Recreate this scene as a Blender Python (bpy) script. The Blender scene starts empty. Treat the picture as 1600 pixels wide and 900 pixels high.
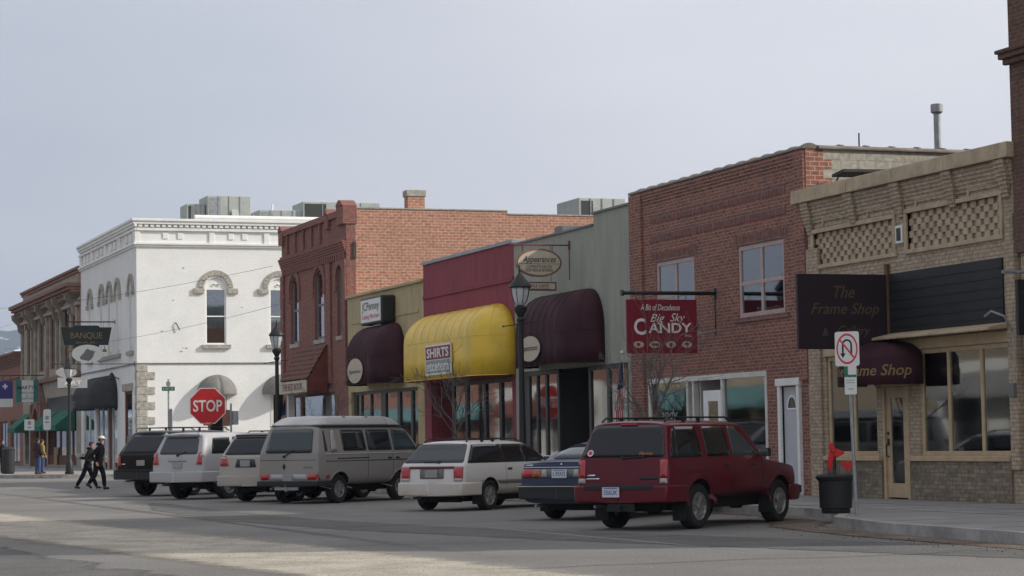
import bpy, bmesh, math, random
from mathutils import Vector, Matrix
from mathutils.bvhtree import BVHTree
random.seed(11)
S = bpy.context.scene
COL = S.collection
PI = math.pi
V = Vector

# ------------------------------------------------------------------ camera
cam_d = bpy.data.cameras.new('camera')
cam = bpy.data.objects.new('camera', cam_d)
COL.objects.link(cam)
cr = V((0.34356428, 0.93898559, -0.01642096))
cu = V((0.06836753, -0.00756836, 0.9976315))
cw = V((-0.93663732, 0.34387321, 0.06679634))
M = Matrix.Identity(4)
for i in range(3):
    M[i][0] = cr[i]; M[i][1] = cu[i]; M[i][2] = -cw[i]
M[0][3], M[1][3], M[2][3] = 0, 0, 1.45
cam.matrix_world = M
cam_d.sensor_width = 36
cam_d.lens = 36 * 3526.35 / 1600
cam_d.clip_start = .1
cam_d.clip_end = 30000
S.camera = cam

# ------------------------------------------------------------------ sky and sun
SUN = V((1.0, 2.05, 1.32)).normalized()
elev = math.asin(SUN.z)
w = bpy.data.worlds.new("World"); S.world = w; w.use_nodes = True
nt = w.node_tree; nt.nodes.clear()
out = nt.nodes.new('ShaderNodeOutputWorld')
bg = nt.nodes.new('ShaderNodeBackground'); bg.inputs['Strength'].default_value = .10
sky = nt.nodes.new('ShaderNodeTexSky'); sky.sky_type = 'NISHITA'; sky.sun_disc = False
sky.sun_elevation = elev
sky.sun_rotation = math.atan2(SUN.x, SUN.y)
sky.air_density = 1.0; sky.dust_density = 3.0; sky.ozone_density = 1.5
# thin high cloud veil: pale grey, a little thicker in soft patches
tc = nt.nodes.new('ShaderNodeTexCoord')
mp = nt.nodes.new('ShaderNodeMapping'); mp.inputs['Scale'].default_value = (1.0, 1.0, 4.0)
nz = nt.nodes.new('ShaderNodeTexNoise'); nz.inputs['Scale'].default_value = 1.6; nz.inputs['Detail'].default_value = 4
nz.inputs['Roughness'].default_value = .45
mr = nt.nodes.new('ShaderNodeMapRange'); mr.inputs[1].default_value = .3; mr.inputs[2].default_value = .7
mr.inputs[3].default_value = .80; mr.inputs[4].default_value = .90
mx = nt.nodes.new('ShaderNodeMix'); mx.data_type = 'RGBA'
# the veil is brighter on the sun's side and has faint uneven layers
dt = nt.nodes.new('ShaderNodeVectorMath'); dt.operation = 'DOT_PRODUCT'; dt.inputs[1].default_value = tuple(SUN)
nrm = nt.nodes.new('ShaderNodeVectorMath'); nrm.operation = 'NORMALIZE'
nt.links.new(tc.outputs['Generated'], nrm.inputs[0]); nt.links.new(nrm.outputs[0], dt.inputs[0])
n2 = nt.nodes.new('ShaderNodeTexNoise'); n2.inputs['Scale'].default_value = 3.2; n2.inputs['Detail'].default_value = 3; n2.inputs['Roughness'].default_value = .5
nt.links.new(mp.outputs[0], n2.inputs['Vector'])
ma = nt.nodes.new('ShaderNodeMath'); ma.operation = 'MULTIPLY_ADD'; ma.inputs[1].default_value = .34
nt.links.new(n2.outputs[0], ma.inputs[0]); nt.links.new(dt.outputs['Value'], ma.inputs[2])
cr2 = nt.nodes.new('ShaderNodeValToRGB'); ce = cr2.color_ramp.elements
ce[0].position = 0.0; ce[0].color = (.53, .565, .655, 1); ce[1].position = .46; ce[1].color = (.84, .84, .885, 1)
mr2 = nt.nodes.new('ShaderNodeMapRange'); mr2.inputs[1].default_value = -.08; mr2.inputs[2].default_value = .92
nt.links.new(ma.outputs[0], mr2.inputs[0]); nt.links.new(mr2.outputs[0], cr2.inputs[0])
sc = nt.nodes.new('ShaderNodeVectorMath'); sc.operation = 'SCALE'; sc.inputs['Scale'].default_value = 10.2
nt.links.new(cr2.outputs[0], sc.inputs[0]); nt.links.new(sc.outputs[0], mx.inputs[7])
nt.links.new(tc.outputs['Generated'], mp.inputs[0]); nt.links.new(mp.outputs[0], nz.inputs['Vector'])
nt.links.new(nz.outputs[0], mr.inputs[0]); nt.links.new(mr.outputs[0], mx.inputs[0])
nt.links.new(sky.outputs[0], mx.inputs[6]); nt.links.new(mx.outputs[2], bg.inputs[0])
nt.links.new(bg.outputs[0], out.inputs[0])
sd = bpy.data.lights.new('sun', 'SUN'); sd.energy = 3.7; sd.angle = math.radians(1.2)
sd.color = (1, .95, .87)
so = bpy.data.objects.new('sun', sd); COL.objects.link(so)
so.rotation_euler = SUN.to_track_quat('Z', 'Y').to_euler()
S.view_settings.view_transform = 'Standard'
S.view_settings.look = 'None'
S.view_settings.exposure = 0.08
S.view_settings.gamma = 1.0
S.render.engine = 'CYCLES'

# ------------------------------------------------------------------ materials
MATS = {}
def nodes(name):
    m = bpy.data.materials.new(name); m.use_nodes = True
    MATS[name] = m
    return m, m.node_tree, m.node_tree.nodes['Principled BSDF']

def L(t, a, b): t.links.new(a, b)

def mat(name, col, rough=.7, metal=0, var=.12, scale=2.0, bump=0, bscale=30, spec=.4, coat=0, streak=False, col2=None, emit=None):
    """plain painted / cast / cloth surface with soft uneven colour"""
    m, t, b = nodes(name)
    b.inputs['Roughness'].default_value = rough
    b.inputs['Metallic'].default_value = metal
    b.inputs['Specular IOR Level'].default_value = spec
    if coat:
        b.inputs['Coat Weight'].default_value = coat; b.inputs['Coat Roughness'].default_value = .05
    tcn = t.nodes.new('ShaderNodeTexCoord'); mpn = t.nodes.new('ShaderNodeMapping')
    if streak: mpn.inputs['Scale'].default_value = (2.5, 2.5, .5)
    n = t.nodes.new('ShaderNodeTexNoise'); n.inputs['Scale'].default_value = scale; n.inputs['Detail'].default_value = 6
    n.inputs['Roughness'].default_value = .62
    L(t, tcn.outputs['Object'], mpn.inputs[0]); L(t, mpn.outputs[0], n.inputs['Vector'])
    r = t.nodes.new('ShaderNodeValToRGB')
    c = V(col)
    lo = c * (1 - var); hi = c * (1 + var * .7)
    if col2: lo = V(col2)
    r.color_ramp.elements[0].position = .36; r.color_ramp.elements[1].position = .64
    r.color_ramp.elements[0].color = (*lo, 1); r.color_ramp.elements[1].color = (*hi, 1)
    L(t, n.outputs[0], r.inputs[0]); L(t, r.outputs[0], b.inputs['Base Color'])
    if bump:
        n2 = t.nodes.new('ShaderNodeTexNoise'); n2.inputs['Scale'].default_value = bscale; n2.inputs['Detail'].default_value = 4
        bp = t.nodes.new('ShaderNodeBump'); bp.inputs['Strength'].default_value = bump; bp.inputs['Distance'].default_value = .02
        L(t, tcn.outputs['Object'], n2.inputs['Vector']); L(t, n2.outputs[0], bp.inputs['Height']); L(t, bp.outputs[0], b.inputs['Normal'])
    if emit:
        b.inputs['Emission Color'].default_value = (*emit[0], 1); b.inputs['Emission Strength'].default_value = emit[1]
    return m

def wallvec(t):
    """metres along a wall and up, whichever way the wall faces"""
    tcn = t.nodes.new('ShaderNodeTexCoord'); g = t.nodes.new('ShaderNodeNewGeometry')
    sp = t.nodes.new('ShaderNodeSeparateXYZ'); sn = t.nodes.new('ShaderNodeSeparateXYZ')
    L(t, tcn.outputs['Object'], sp.inputs[0]); L(t, g.outputs['True Normal'], sn.inputs[0])
    ab = t.nodes.new('ShaderNodeMath'); ab.operation = 'ABSOLUTE'; L(t, sn.outputs[0], ab.inputs[0])
    gt = t.nodes.new('ShaderNodeMath'); gt.operation = 'GREATER_THAN'; gt.inputs[1].default_value = .6; L(t, ab.outputs[0], gt.inputs[0])
    mxn = t.nodes.new('ShaderNodeMix'); L(t, gt.outputs[0], mxn.inputs[0]); L(t, sp.outputs[0], mxn.inputs[2]); L(t, sp.outputs[1], mxn.inputs[3])
    cb = t.nodes.new('ShaderNodeCombineXYZ'); L(t, mxn.outputs[0], cb.inputs[0]); L(t, sp.outputs[2], cb.inputs[1])
    return tcn, cb.outputs[0]

def brick(name, c1, c2, mortar, bw=.215, rh=.076, ms=.011, rough=.85, dirt=.35, bump=.5, painted=False, soldier=False, stain=(.2,.17,.14), flat=False):
    m, t, b = nodes(name)
    tcn, vec = wallvec(t)
    br = t.nodes.new('ShaderNodeTexBrick')
    br.inputs['Scale'].default_value = 1; br.inputs['Brick Width'].default_value = bw; br.inputs['Row Height'].default_value = rh
    br.inputs['Mortar Size'].default_value = ms; br.inputs['Mortar Smooth'].default_value = .2
    br.inputs['Color1'].default_value = (*c1, 1); br.inputs['Color2'].default_value = (*c2, 1); br.inputs['Mortar'].default_value = (*mortar, 1)
    if soldier: br.offset = 0
    # slightly wavy courses
    L(t, vec, br.inputs['Vector'])
    n = t.nodes.new('ShaderNodeTexNoise'); n.inputs['Scale'].default_value = .7; n.inputs['Detail'].default_value = 8; n.inputs['Roughness'].default_value = .65
    L(t, tcn.outputs['Object'], n.inputs['Vector'])
    rr = t.nodes.new('ShaderNodeMapRange'); rr.inputs[1].default_value = .42; rr.inputs[2].default_value = .72; rr.inputs[3].default_value = 0; rr.inputs[4].default_value = dirt
    L(t, n.outputs[0], rr.inputs[0])
    mxn = t.nodes.new('ShaderNodeMix'); mxn.data_type = 'RGBA'; mxn.inputs[7].default_value = (*stain, 1)
    L(t, rr.outputs[0], mxn.inputs[0]); L(t, br.outputs['Color'], mxn.inputs[6])
    n3 = t.nodes.new('ShaderNodeTexNoise'); n3.inputs['Scale'].default_value = 9; n3.inputs['Detail'].default_value = 3
    L(t, vec, n3.inputs['Vector'])
    hv = t.nodes.new('ShaderNodeHueSaturation')
    r3 = t.nodes.new('ShaderNodeMapRange'); r3.inputs[1].default_value = .3; r3.inputs[2].default_value = .7; r3.inputs[3].default_value = .96 if flat else .74; r3.inputs[4].default_value = 1.03 if flat else 1.22
    L(t, n3.outputs[0], r3.inputs[0]); L(t, r3.outputs[0], hv.inputs['Value']); L(t, mxn.outputs[2], hv.inputs['Color'])
    L(t, hv.outputs[0], b.inputs['Base Color'])
    b.inputs['Roughness'].default_value = rough; b.inputs['Specular IOR Level'].default_value = .25
    bp = t.nodes.new('ShaderNodeBump'); bp.inputs['Strength'].default_value = bump; bp.inputs['Distance'].default_value = .012; bp.invert = True
    L(t, br.outputs['Fac'], bp.inputs['Height']); L(t, bp.outputs[0], b.inputs['Normal'])
    return m

def glass(name, tint=(.75, .8, .8), refl=1.5, base=.04, rough=.035):
    m, t, b = nodes(name); t.nodes.remove(b)
    o = t.nodes['Material Output']
    tr = t.nodes.new('ShaderNodeBsdfTransparent'); tr.inputs[0].default_value = (*tint, 1)
    gl = t.nodes.new('ShaderNodeBsdfGlossy'); gl.inputs['Roughness'].default_value = rough; gl.inputs[0].default_value = (.9, .95, 1, 1)
    # old plate glass is never quite flat
    tcn = t.nodes.new('ShaderNodeTexCoord'); n = t.nodes.new('ShaderNodeTexNoise'); n.inputs['Scale'].default_value = .9; n.inputs['Detail'].default_value = 1
    bp = t.nodes.new('ShaderNodeBump'); bp.inputs['Strength'].default_value = .05; bp.inputs['Distance'].default_value = .03
    L(t, tcn.outputs['Object'], n.inputs['Vector']); L(t, n.outputs[0], bp.inputs['Height']); L(t, bp.outputs[0], gl.inputs['Normal'])
    fr = t.nodes.new('ShaderNodeFresnel'); fr.inputs[0].default_value = 1.5
    ma = t.nodes.new('ShaderNodeMath'); ma.operation = 'MULTIPLY_ADD'; ma.inputs[1].default_value = refl; ma.inputs[2].default_value = base; ma.use_clamp = True
    mxn = t.nodes.new('ShaderNodeMixShader')
    L(t, fr.outputs[0], ma.inputs[0]); L(t, ma.outputs[0], mxn.inputs[0]); L(t, tr.outputs[0], mxn.inputs[1]); L(t, gl.outputs[0], mxn.inputs[2]); L(t, mxn.outputs[0], o.inputs[0])
    return m

mat('stone', (.38, .36, .31), .9, var=.3, scale=5, bump=.5, bscale=25)
mat('concrete', (.27, .262, .25), .9, var=.16, scale=1.2, bump=.3, bscale=40)
mat('kerb_concrete', (.34, .32, .295), .9, var=.3, scale=2.5, bump=.4)
mat('white_paint', (.78, .78, .74), .6, var=.06)
mat('offwhite', (.62, .6, .55), .6)
mat('cream_paint', (.50, .37, .22), .6, var=.12, scale=4)
mat('cream_trim', (.46, .36, .24), .65, var=.2, scale=3)
mat('pink_trim', (.45, .33, .3), .6, var=.1)
mat('black_metal', (.012, .014, .014), .45, var=.1)
mat('dark_frame', (.035, .04, .038), .45, var=.1)
mat('grey_frame', (.16, .165, .155), .5, var=.1)
mat('steel', (.42, .43, .44), .4, metal=.7, var=.2, scale=6)
mat('galv', (.33, .35, .36), .5, metal=.4, var=.2, scale=8)
mat('roof_tar', (.06, .06, .06), .95, bump=.4)
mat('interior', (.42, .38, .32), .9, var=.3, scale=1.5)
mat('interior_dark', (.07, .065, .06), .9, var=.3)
mat('wood', (.13, .07, .035), .7, var=.3, scale=8)
mat('rubber', (.018, .018, .018), .85, var=.3, scale=20)
mat('black_plastic', (.02, .02, .021), .6, var=.1)
mat('skin', (.5, .28, .2), .6, var=.05)
mat('maroon_stucco', (.25, .048, .066), .8, var=.15, scale=1.2, bump=.4, bscale=12, streak=True)
mat('beige_stucco', (.44, .36, .2), .85, var=.14, scale=1.1, bump=.3, bscale=14, streak=True)
mat('grey_stucco', (.31, .32, .265), .85, var=.12, scale=.9, bump=.3, bscale=14, streak=True)
mat('block_wall', (.43, .41, .34), .9, var=.22, scale=1.6, bump=.3)
mat('wine_cloth', (.045, .016, .022), .7, var=.25, scale=1.5, spec=.2)
mat('yellow_cloth', (.74, .49, .035), .36, var=.13, scale=1.3, spec=.5)
mat('black_cloth', (.028, .03, .031), .8, var=.15)
mat('grey_cloth', (.2, .195, .18), .85, var=.12)
mat('green_cloth', (.01, .12, .08), .8, var=.12)
mat('teal', (.045, .20, .185), .7, var=.12)
mat('dull_teal', (.10, .20, .20), .8, var=.2)
mat('sign_red', (.20, .009, .024), .5, var=.05)
mat('stop_red', (.50, .012, .016), .45, var=.08)
mat('sign_white', (.72, .72, .68), .5, var=.04)
mat('sign_cream', (.50, .44, .33), .6, var=.06)
mat('sign_brown', (.13, .035, .03), .6)
mat('sign_plum', (.020, .011, .017), .55, var=.1)
mat('transom_black', (.018, .019, .021), .6, var=.2)
mat('sign_dark', (.012, .022, .02), .5)
mat('sign_green', (.02, .17, .09), .5)
mat('sign_grey', (.3, .31, .3), .6)
mat('sign_purple', (.05, .04, .2), .5)
mat('dim_gold', (.12, .078, .045), .6, var=.1)
mat('gold', (.26, .17, .065), .5, var=.1)
mat('pinkred', (.6, .05, .09), .6)
mat('ink', (.02, .02, .022), .6)
mat('bright_red', (.62, .02, .02), .6)
mat('blue_ink', (.04, .08, .25), .6)
mat('soil', (.035, .03, .022), .95, bump=.8)
mat('bark', (.14, .125, .11), .9, var=.3, scale=12)
mat('hvac', (.42, .45, .41), .6, var=.1)
mat('hvac_dark', (.05, .05, .05), .7)
mat('shingle', (.16, .075, .055), .9, var=.4, scale=6, bump=.5)
mat('brown_wood', (.15, .045, .03), .8, var=.15)
mat('terracotta', (.23, .12, .085), .8, var=.2, scale=3)
mat('brownstone', (.27, .22, .17), .85, var=.2, scale=2)
mat('tan_stone', (.34, .3, .24), .85, var=.2, scale=2)
mat('tile_coping', (.20, .17, .14), .6, var=.3, scale=3)
mat('curtain', (.55, .56, .56), .8, var=.08, scale=3)
mat('door_paint', (.50, .50, .52), .5, var=.04)
mat('lamp_glass', (.55, .56, .58), .15, var=.1, scale=8)
mat('bulb', (1, .6, .2), .5, emit=((1, .55, .15), 12))
mat('flag_red', (.5, .03, .05), .8); mat('flag_white', (.6, .58, .56), .8); mat('flag_blue', (.03, .05, .18), .8)
mat('denim', (.05, .08, .17), .9); mat('jacket_black', (.006, .006, .007), .95, spec=.1); mat('trouser_dark', (.012, .013, .017), .95, spec=.1)
mat('jacket_yellow', (.26, .18, .04), .8); mat('jacket_brown', (.03, .02, .02), .85); mat('hair', (.03, .02, .015), .8)
mat('jacket_grey', (.014, .015, .015), .95, spec=.1); mat('cap_white', (.7, .68, .62), .8); mat('shoe', (.02, .018, .016), .6)
brick('brick_candy', (.33, .118, .08), (.19, .078, .058), (.30, .23, .19), dirt=.30, stain=(.12, .08, .07))
brick('brick_soldier', (.24, .075, .06), (.14, .055, .048), (.26, .2, .17), bw=.076, rh=.215, dirt=.35, stain=(.12, .08, .07), soldier=True)
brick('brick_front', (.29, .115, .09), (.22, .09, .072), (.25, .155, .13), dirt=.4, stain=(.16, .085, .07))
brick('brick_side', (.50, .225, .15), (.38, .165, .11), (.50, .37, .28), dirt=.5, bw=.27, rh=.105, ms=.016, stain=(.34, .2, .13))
brick('brick_quoin', (.36, .14, .095), (.28, .11, .08), (.44, .37, .30), bw=.22, rh=.1)
brick('brick_cream', (.50, .40, .285), (.42, .335, .235), (.30, .24, .17), dirt=.4, stain=(.2, .155, .11))
brick('brick_base', (.33, .27, .19), (.19, .15, .105), (.2, .17, .13), dirt=.5, stain=(.08, .065, .05))
brick('brick_white', (.80, .80, .77), (.78, .78, .75), (.74, .74, .71), dirt=.38, bump=.2, stain=(.60, .60, .57), bw=.3, rh=.1, flat=True)
brick('brick_brown', (.16, .085, .06), (.12, .065, .05), (.17, .12, .09), dirt=.4, stain=(.08, .055, .045))
brick('brick_far', (.3, .12, .08), (.22, .09, .06), (.3, .2, .15), dirt=.3)
brick('block', (.45, .43, .36), (.41, .39, .33), (.36, .34, .28), bw=.42, rh=.21, ms=.01, dirt=.4, stain=(.28, .26, .2))
brick('stone_block', (.45, .43, .36), (.33, .32, .27), (.28, .26, .22), bw=.5, rh=.3, ms=.03, dirt=.3)
glass('glass_shop', (.78, .86, .86), 1.6, .10)
glass('glass_up', (.85, .9, .92), 1.5, .10)
glass('glass_clear', (.9, .93, .93), 1.0, .02)
def car_glass(name, col, rough=.04):
    m, t, b = nodes(name)
    b.inputs['Base Color'].default_value = (*col, 1); b.inputs['Roughness'].default_value = rough
    b.inputs['Specular IOR Level'].default_value = .45
    return m
car_glass('tint', (.012, .013, .014)); car_glass('tint_light', (.045, .06, .062)); car_glass('tint_dusty', (.055, .06, .065), .35)
def lens(name, col):
    m, t, b = nodes(name)
    tcn = t.nodes.new('ShaderNodeTexCoord'); wv = t.nodes.new('ShaderNodeTexWave'); wv.bands_direction = 'Z'; wv.inputs['Scale'].default_value = 12
    bp = t.nodes.new('ShaderNodeBump'); bp.inputs['Strength'].default_value = .3; bp.inputs['Distance'].default_value = .01
    L(t, tcn.outputs['Object'], wv.inputs[0]); L(t, wv.outputs[0], bp.inputs['Height']); L(t, bp.outputs[0], b.inputs['Normal'])
    b.inputs['Base Color'].default_value = (*col, 1); b.inputs['Roughness'].default_value = .2; b.inputs['Coat Weight'].default_value = .8
    return m
lens('lens_red', (.40, .014, .018)); lens('lens_clear', (.36, .34, .32)); lens('lens_amber', (.34, .09, .012))
def paint(name, col, dirt=(.2, .18, .15), amount=.45, metal=.0, rough=.35, low=.75):
    """car paint with road dust that thickens toward the sills"""
    m, t, b = nodes(name)
    tcn = t.nodes.new('ShaderNodeTexCoord'); sp = t.nodes.new('ShaderNodeSeparateXYZ'); L(t, tcn.outputs['Object'], sp.inputs[0])
    n = t.nodes.new('ShaderNodeTexNoise'); n.inputs['Scale'].default_value = 3; n.inputs['Detail'].default_value = 8; n.inputs['Roughness'].default_value = .7
    L(t, tcn.outputs['Object'], n.inputs['Vector'])
    a = t.nodes.new('ShaderNodeMapRange'); a.inputs[1].default_value = low; a.inputs[2].default_value = .25; a.inputs[3].default_value = 0; a.inputs[4].default_value = 1
    L(t, sp.outputs[2], a.inputs[0])
    k = t.nodes.new('ShaderNodeMath'); k.operation = 'MULTIPLY_ADD'; L(t, n.outputs[0], k.inputs[0]); L(t, a.outputs[0], k.inputs[1]); k.inputs[2].default_value = .08
    k2 = t.nodes.new('ShaderNodeMath'); k2.operation = 'MULTIPLY'; k2.inputs[1].default_value = amount * 2; k2.use_clamp = True; L(t, k.outputs[0], k2.inputs[0])
    mxn = t.nodes.new('ShaderNodeMix'); mxn.data_type = 'RGBA'; mxn.inputs[6].default_value = (*col, 1); mxn.inputs[7].default_value = (*dirt, 1)
    L(t, k2.outputs[0], mxn.inputs[0]); L(t, mxn.outputs[2], b.inputs['Base Color'])
    r = t.nodes.new('ShaderNodeMapRange'); r.inputs[3].default_value = rough; r.inputs[4].default_value = .8; L(t, k2.outputs[0], r.inputs[0]); L(t, r.outputs[0], b.inputs['Roughness'])
    b.inputs['Metallic'].default_value = metal
    c = t.nodes.new('ShaderNodeMapRange'); c.inputs[3].default_value = .35; c.inputs[4].default_value = 0; L(t, k2.outputs[0], c.inputs[0]); L(t, c.outputs[0], b.inputs['Coat Weight'])
    b.inputs['Coat Roughness'].default_value = .04; b.inputs['Specular IOR Level'].default_value = .18
    return m
paint('paint_red', (.105, .004, .012), (.07, .02, .024), .10, rough=.35)
paint('paint_blue', (.022, .034, .075), (.09, .08, .08), .2)
paint('paint_white', (.66, .65, .62), (.36, .28, .2), .6)
paint('paint_taupe', (.27, .255, .235), (.19, .17, .15), .3, .0)
paint('paint_taupe_top', (.38, .38, .37), (.3, .28, .25), .2, .0)
paint('paint_beige', (.40, .375, .335), (.24, .21, .17), .35, .0)
paint('paint_silver', (.42, .42, .43), (.24, .22, .2), .4, .0)
paint('paint_black', (.005, .005, .0055), (.02, .02, .019), .06)
mat('dark_under', (.01, .01, .01), .9)
mat('rim_alloy', (.36, .36, .36), .4, metal=.6, var=.3, scale=12, col2=(.14, .13, .12))
mat('chrome', (.6, .6, .6), .15, metal=1, var=.1)
mat('plate_white', (.6, .62, .66), .5)
# ------------------------------------------------------------------ mesh helpers
ORG = {}
class MB:
    def __init__(s): s.v = []; s.f = []; s.mi = []; s.cur = 0; s.marks = []
    def mark(s): s.marks.append(len(s.f)); return s
    def add(s, vs, fs):
        o = len(s.v); s.v += [tuple(p) for p in vs]
        for f in fs: s.f.append(tuple(i + o for i in f)); s.mi.append(s.cur)
        return s
    def box(s, x0, x1, y0, y1, z0, z1):
        vs = [(x, y, z) for x in (x0, x1) for y in (y0, y1) for z in (z0, z1)]
        return s.add(vs, [(0,1,3,2), (4,6,7,5), (0,4,5,1), (2,3,7,6), (0,2,6,4), (1,5,7,3)])
    def prism(s, pts, ext):
        n = len(pts); e = V(ext)
        vs = [V(p) for p in pts] + [V(p) + e for p in pts]
        return s.add(vs, [tuple(range(n))[::-1], tuple(range(n, 2*n))] + [(i, (i+1) % n, (i+1) % n + n, i+n) for i in range(n)])
    def tube(s, pts, r, n=8, cap=True):
        pts = [V(p) for p in pts]; m = len(pts)
        rs = r if isinstance(r, (list, tuple)) else [r]*m
        vs = []; fs = []; ref = None
        for i, p in enumerate(pts):
            d = (pts[min(i+1, m-1)] - pts[max(i-1, 0)]).normalized()
            if ref is None: ref = V((0,0,1)) if abs(d.z) < .9 else V((1,0,0))
            a = d.cross(ref).normalized(); b = d.cross(a).normalized(); ref = a.cross(d)
            for k in range(n):
                t = 2*PI*k/n; vs.append(p + (a*math.cos(t) + b*math.sin(t))*rs[i])
        for i in range(m-1):
            for k in range(n):
                fs.append((i*n+k, i*n+(k+1) % n, (i+1)*n+(k+1) % n, (i+1)*n+k))
        if cap: fs += [tuple(range(n))[::-1], tuple(range((m-1)*n, m*n))]
        return s.add(vs, fs)
    def lathe(s, c, prof, n=16, axis='Z', squash=1):
        vs = []; fs = []; c = V(c); m = len(prof)
        for r, z in prof:
            for k in range(n):
                t = 2*PI*k/n; a, b = r*math.cos(t), r*math.sin(t)*squash
                vs.append(c + (V((a, b, z)) if axis == 'Z' else V((a, z, b)) if axis == 'Y' else V((z, a, b))))
        for i in range(m-1):
            for k in range(n): fs.append((i*n+k, i*n+(k+1) % n, (i+1)*n+(k+1) % n, (i+1)*n+k))
        fs += [tuple(range(n))[::-1], tuple(range((m-1)*n, m*n))]
        return s.add(vs, fs)
    def grid(s, P):
        n, m = len(P), len(P[0])
        return s.add([p for row in P for p in row], [(i*m+j, i*m+j+1, (i+1)*m+j+1, (i+1)*m+j) for i in range(n-1) for j in range(m-1)])
    def bm(s):
        b = bmesh.new()
        vs = [b.verts.new(p) for p in s.v]
        for f, mi in zip(s.f, s.mi):
            try: g = b.faces.new([vs[i] for i in f]); g.material_index = mi
            except ValueError: pass
        return b

def link(name, me, parent=None):
    o = bpy.data.objects.new(name, me); COL.objects.link(o)
    if parent is not None: o.parent = parent
    return o

def part(name, mb, m, parent=None, smooth=False, bevel=0, label=None, solid=0, sub=0, weld=False, nofix=False):
    bm = mb.bm() if isinstance(mb, MB) else mb
    org = ORG.get(parent.name) if parent is not None else None
    if org is not None: bmesh.ops.translate(bm, vec=-org, verts=bm.verts)
    if weld: bmesh.ops.remove_doubles(bm, verts=bm.verts, dist=.0005)
    if not nofix: bmesh.ops.recalc_face_normals(bm, faces=bm.faces)
    me = bpy.data.meshes.new(name); bm.to_mesh(me); bm.free()
    for q in (m if isinstance(m, (list, tuple)) else [m]): me.materials.append(MATS[q])
    if smooth:
        for p in me.polygons: p.use_smooth = True
        if smooth != 'all': me.set_sharp_from_angle(angle=math.radians(38))
    o = link(name, me, parent)
    if org is not None: ORG[o.name] = org
    if solid:
        q = o.modifiers.new('t', 'SOLIDIFY'); q.thickness = solid; q.offset = 0
    if bevel:
        q = o.modifiers.new('b', 'BEVEL'); q.width = bevel; q.segments = 2; q.limit_method = 'ANGLE'; q.angle_limit = math.radians(40)
    if sub:
        q = o.modifiers.new('s', 'SUBSURF'); q.levels = sub; q.render_levels = sub
    if label: o['label'] = label
    return o

def part_each(name, mb, m, parent, **k):
    """one object per marked run of faces"""
    cuts = [0] + mb.marks + [len(mb.f)]; last = None
    for a, b in zip(cuts, cuts[1:]):
        if a == b: continue
        used = sorted({i for f in mb.f[a:b] for i in f}); mp = {v: i for i, v in enumerate(used)}
        q = MB(); q.v = [mb.v[i] for i in used]; q.f = [tuple(mp[i] for i in f) for f in mb.f[a:b]]; q.mi = mb.mi[a:b]
        last = part(name, q, m, parent, **k)
    return last

def tag(o, label, cat, group=None):
    o['label'] = label; o['category'] = cat
    if group: o['group'] = group
    return o

def thing(name, label, cat, loc=(0,0,0), rz=0, group=None, world=True):
    o = bpy.data.objects.new(name, None); COL.objects.link(o); o.empty_display_size = .2
    o.location = loc; o.rotation_euler = (0, 0, rz)
    if world: ORG[o.name] = V(loc)
    return tag(o, label, cat, group)

def structure(name, mb, m, **k):
    o = part(name, mb, m, None, **k); o['kind'] = 'structure'; return o

_tx = {}
def text_geo(body, bold=0, shear=0, space=1):
    key = (body, bold, shear, space)
    if key not in _tx:
        c = bpy.data.curves.new('t', 'FONT'); c.body = body; c.size = 1; c.offset = bold; c.shear = shear; c.space_character = space
        c.resolution_u = 3; c.extrude = 0
        o = bpy.data.objects.new('t', c); COL.objects.link(o)
        dg = bpy.context.evaluated_depsgraph_get(); dg.update()
        me = bpy.data.meshes.new_from_object(o.evaluated_get(dg))
        vs = [v.co.copy() for v in me.vertices]; fs = [tuple(p.vertices) for p in me.polygons]
        bpy.data.objects.remove(o); bpy.data.curves.remove(c); bpy.data.meshes.remove(me)
        _tx[key] = (vs, fs)
    return _tx[key]

def text(mb, body, o, r, u, w=None, h=None, bold=0, shear=0, space=1, lift=.006, curve=0):
    """writing centred on o; r, u = directions of reading and up; w, h = overall size in metres"""
    vs, fs = text_geo(body, bold, shear, space)
    if not vs: return
    x0 = min(v.x for v in vs); x1 = max(v.x for v in vs); y0 = min(v.y for v in vs); y1 = max(v.y for v in vs)
    sx = w/(x1-x0) if w else h/(y1-y0); sy = h/(y1-y0) if h else sx
    o = V(o); r = V(r).normalized(); u = V(u).normalized(); n = r.cross(u)
    P = [o + r*((v.x-(x0+x1)/2)*sx) + u*((v.y-(y0+y1)/2)*sy + curve*((v.x-(x0+x1)/2)*sx)**2) + n*lift for v in vs]
    mb.add(P, fs)

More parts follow.
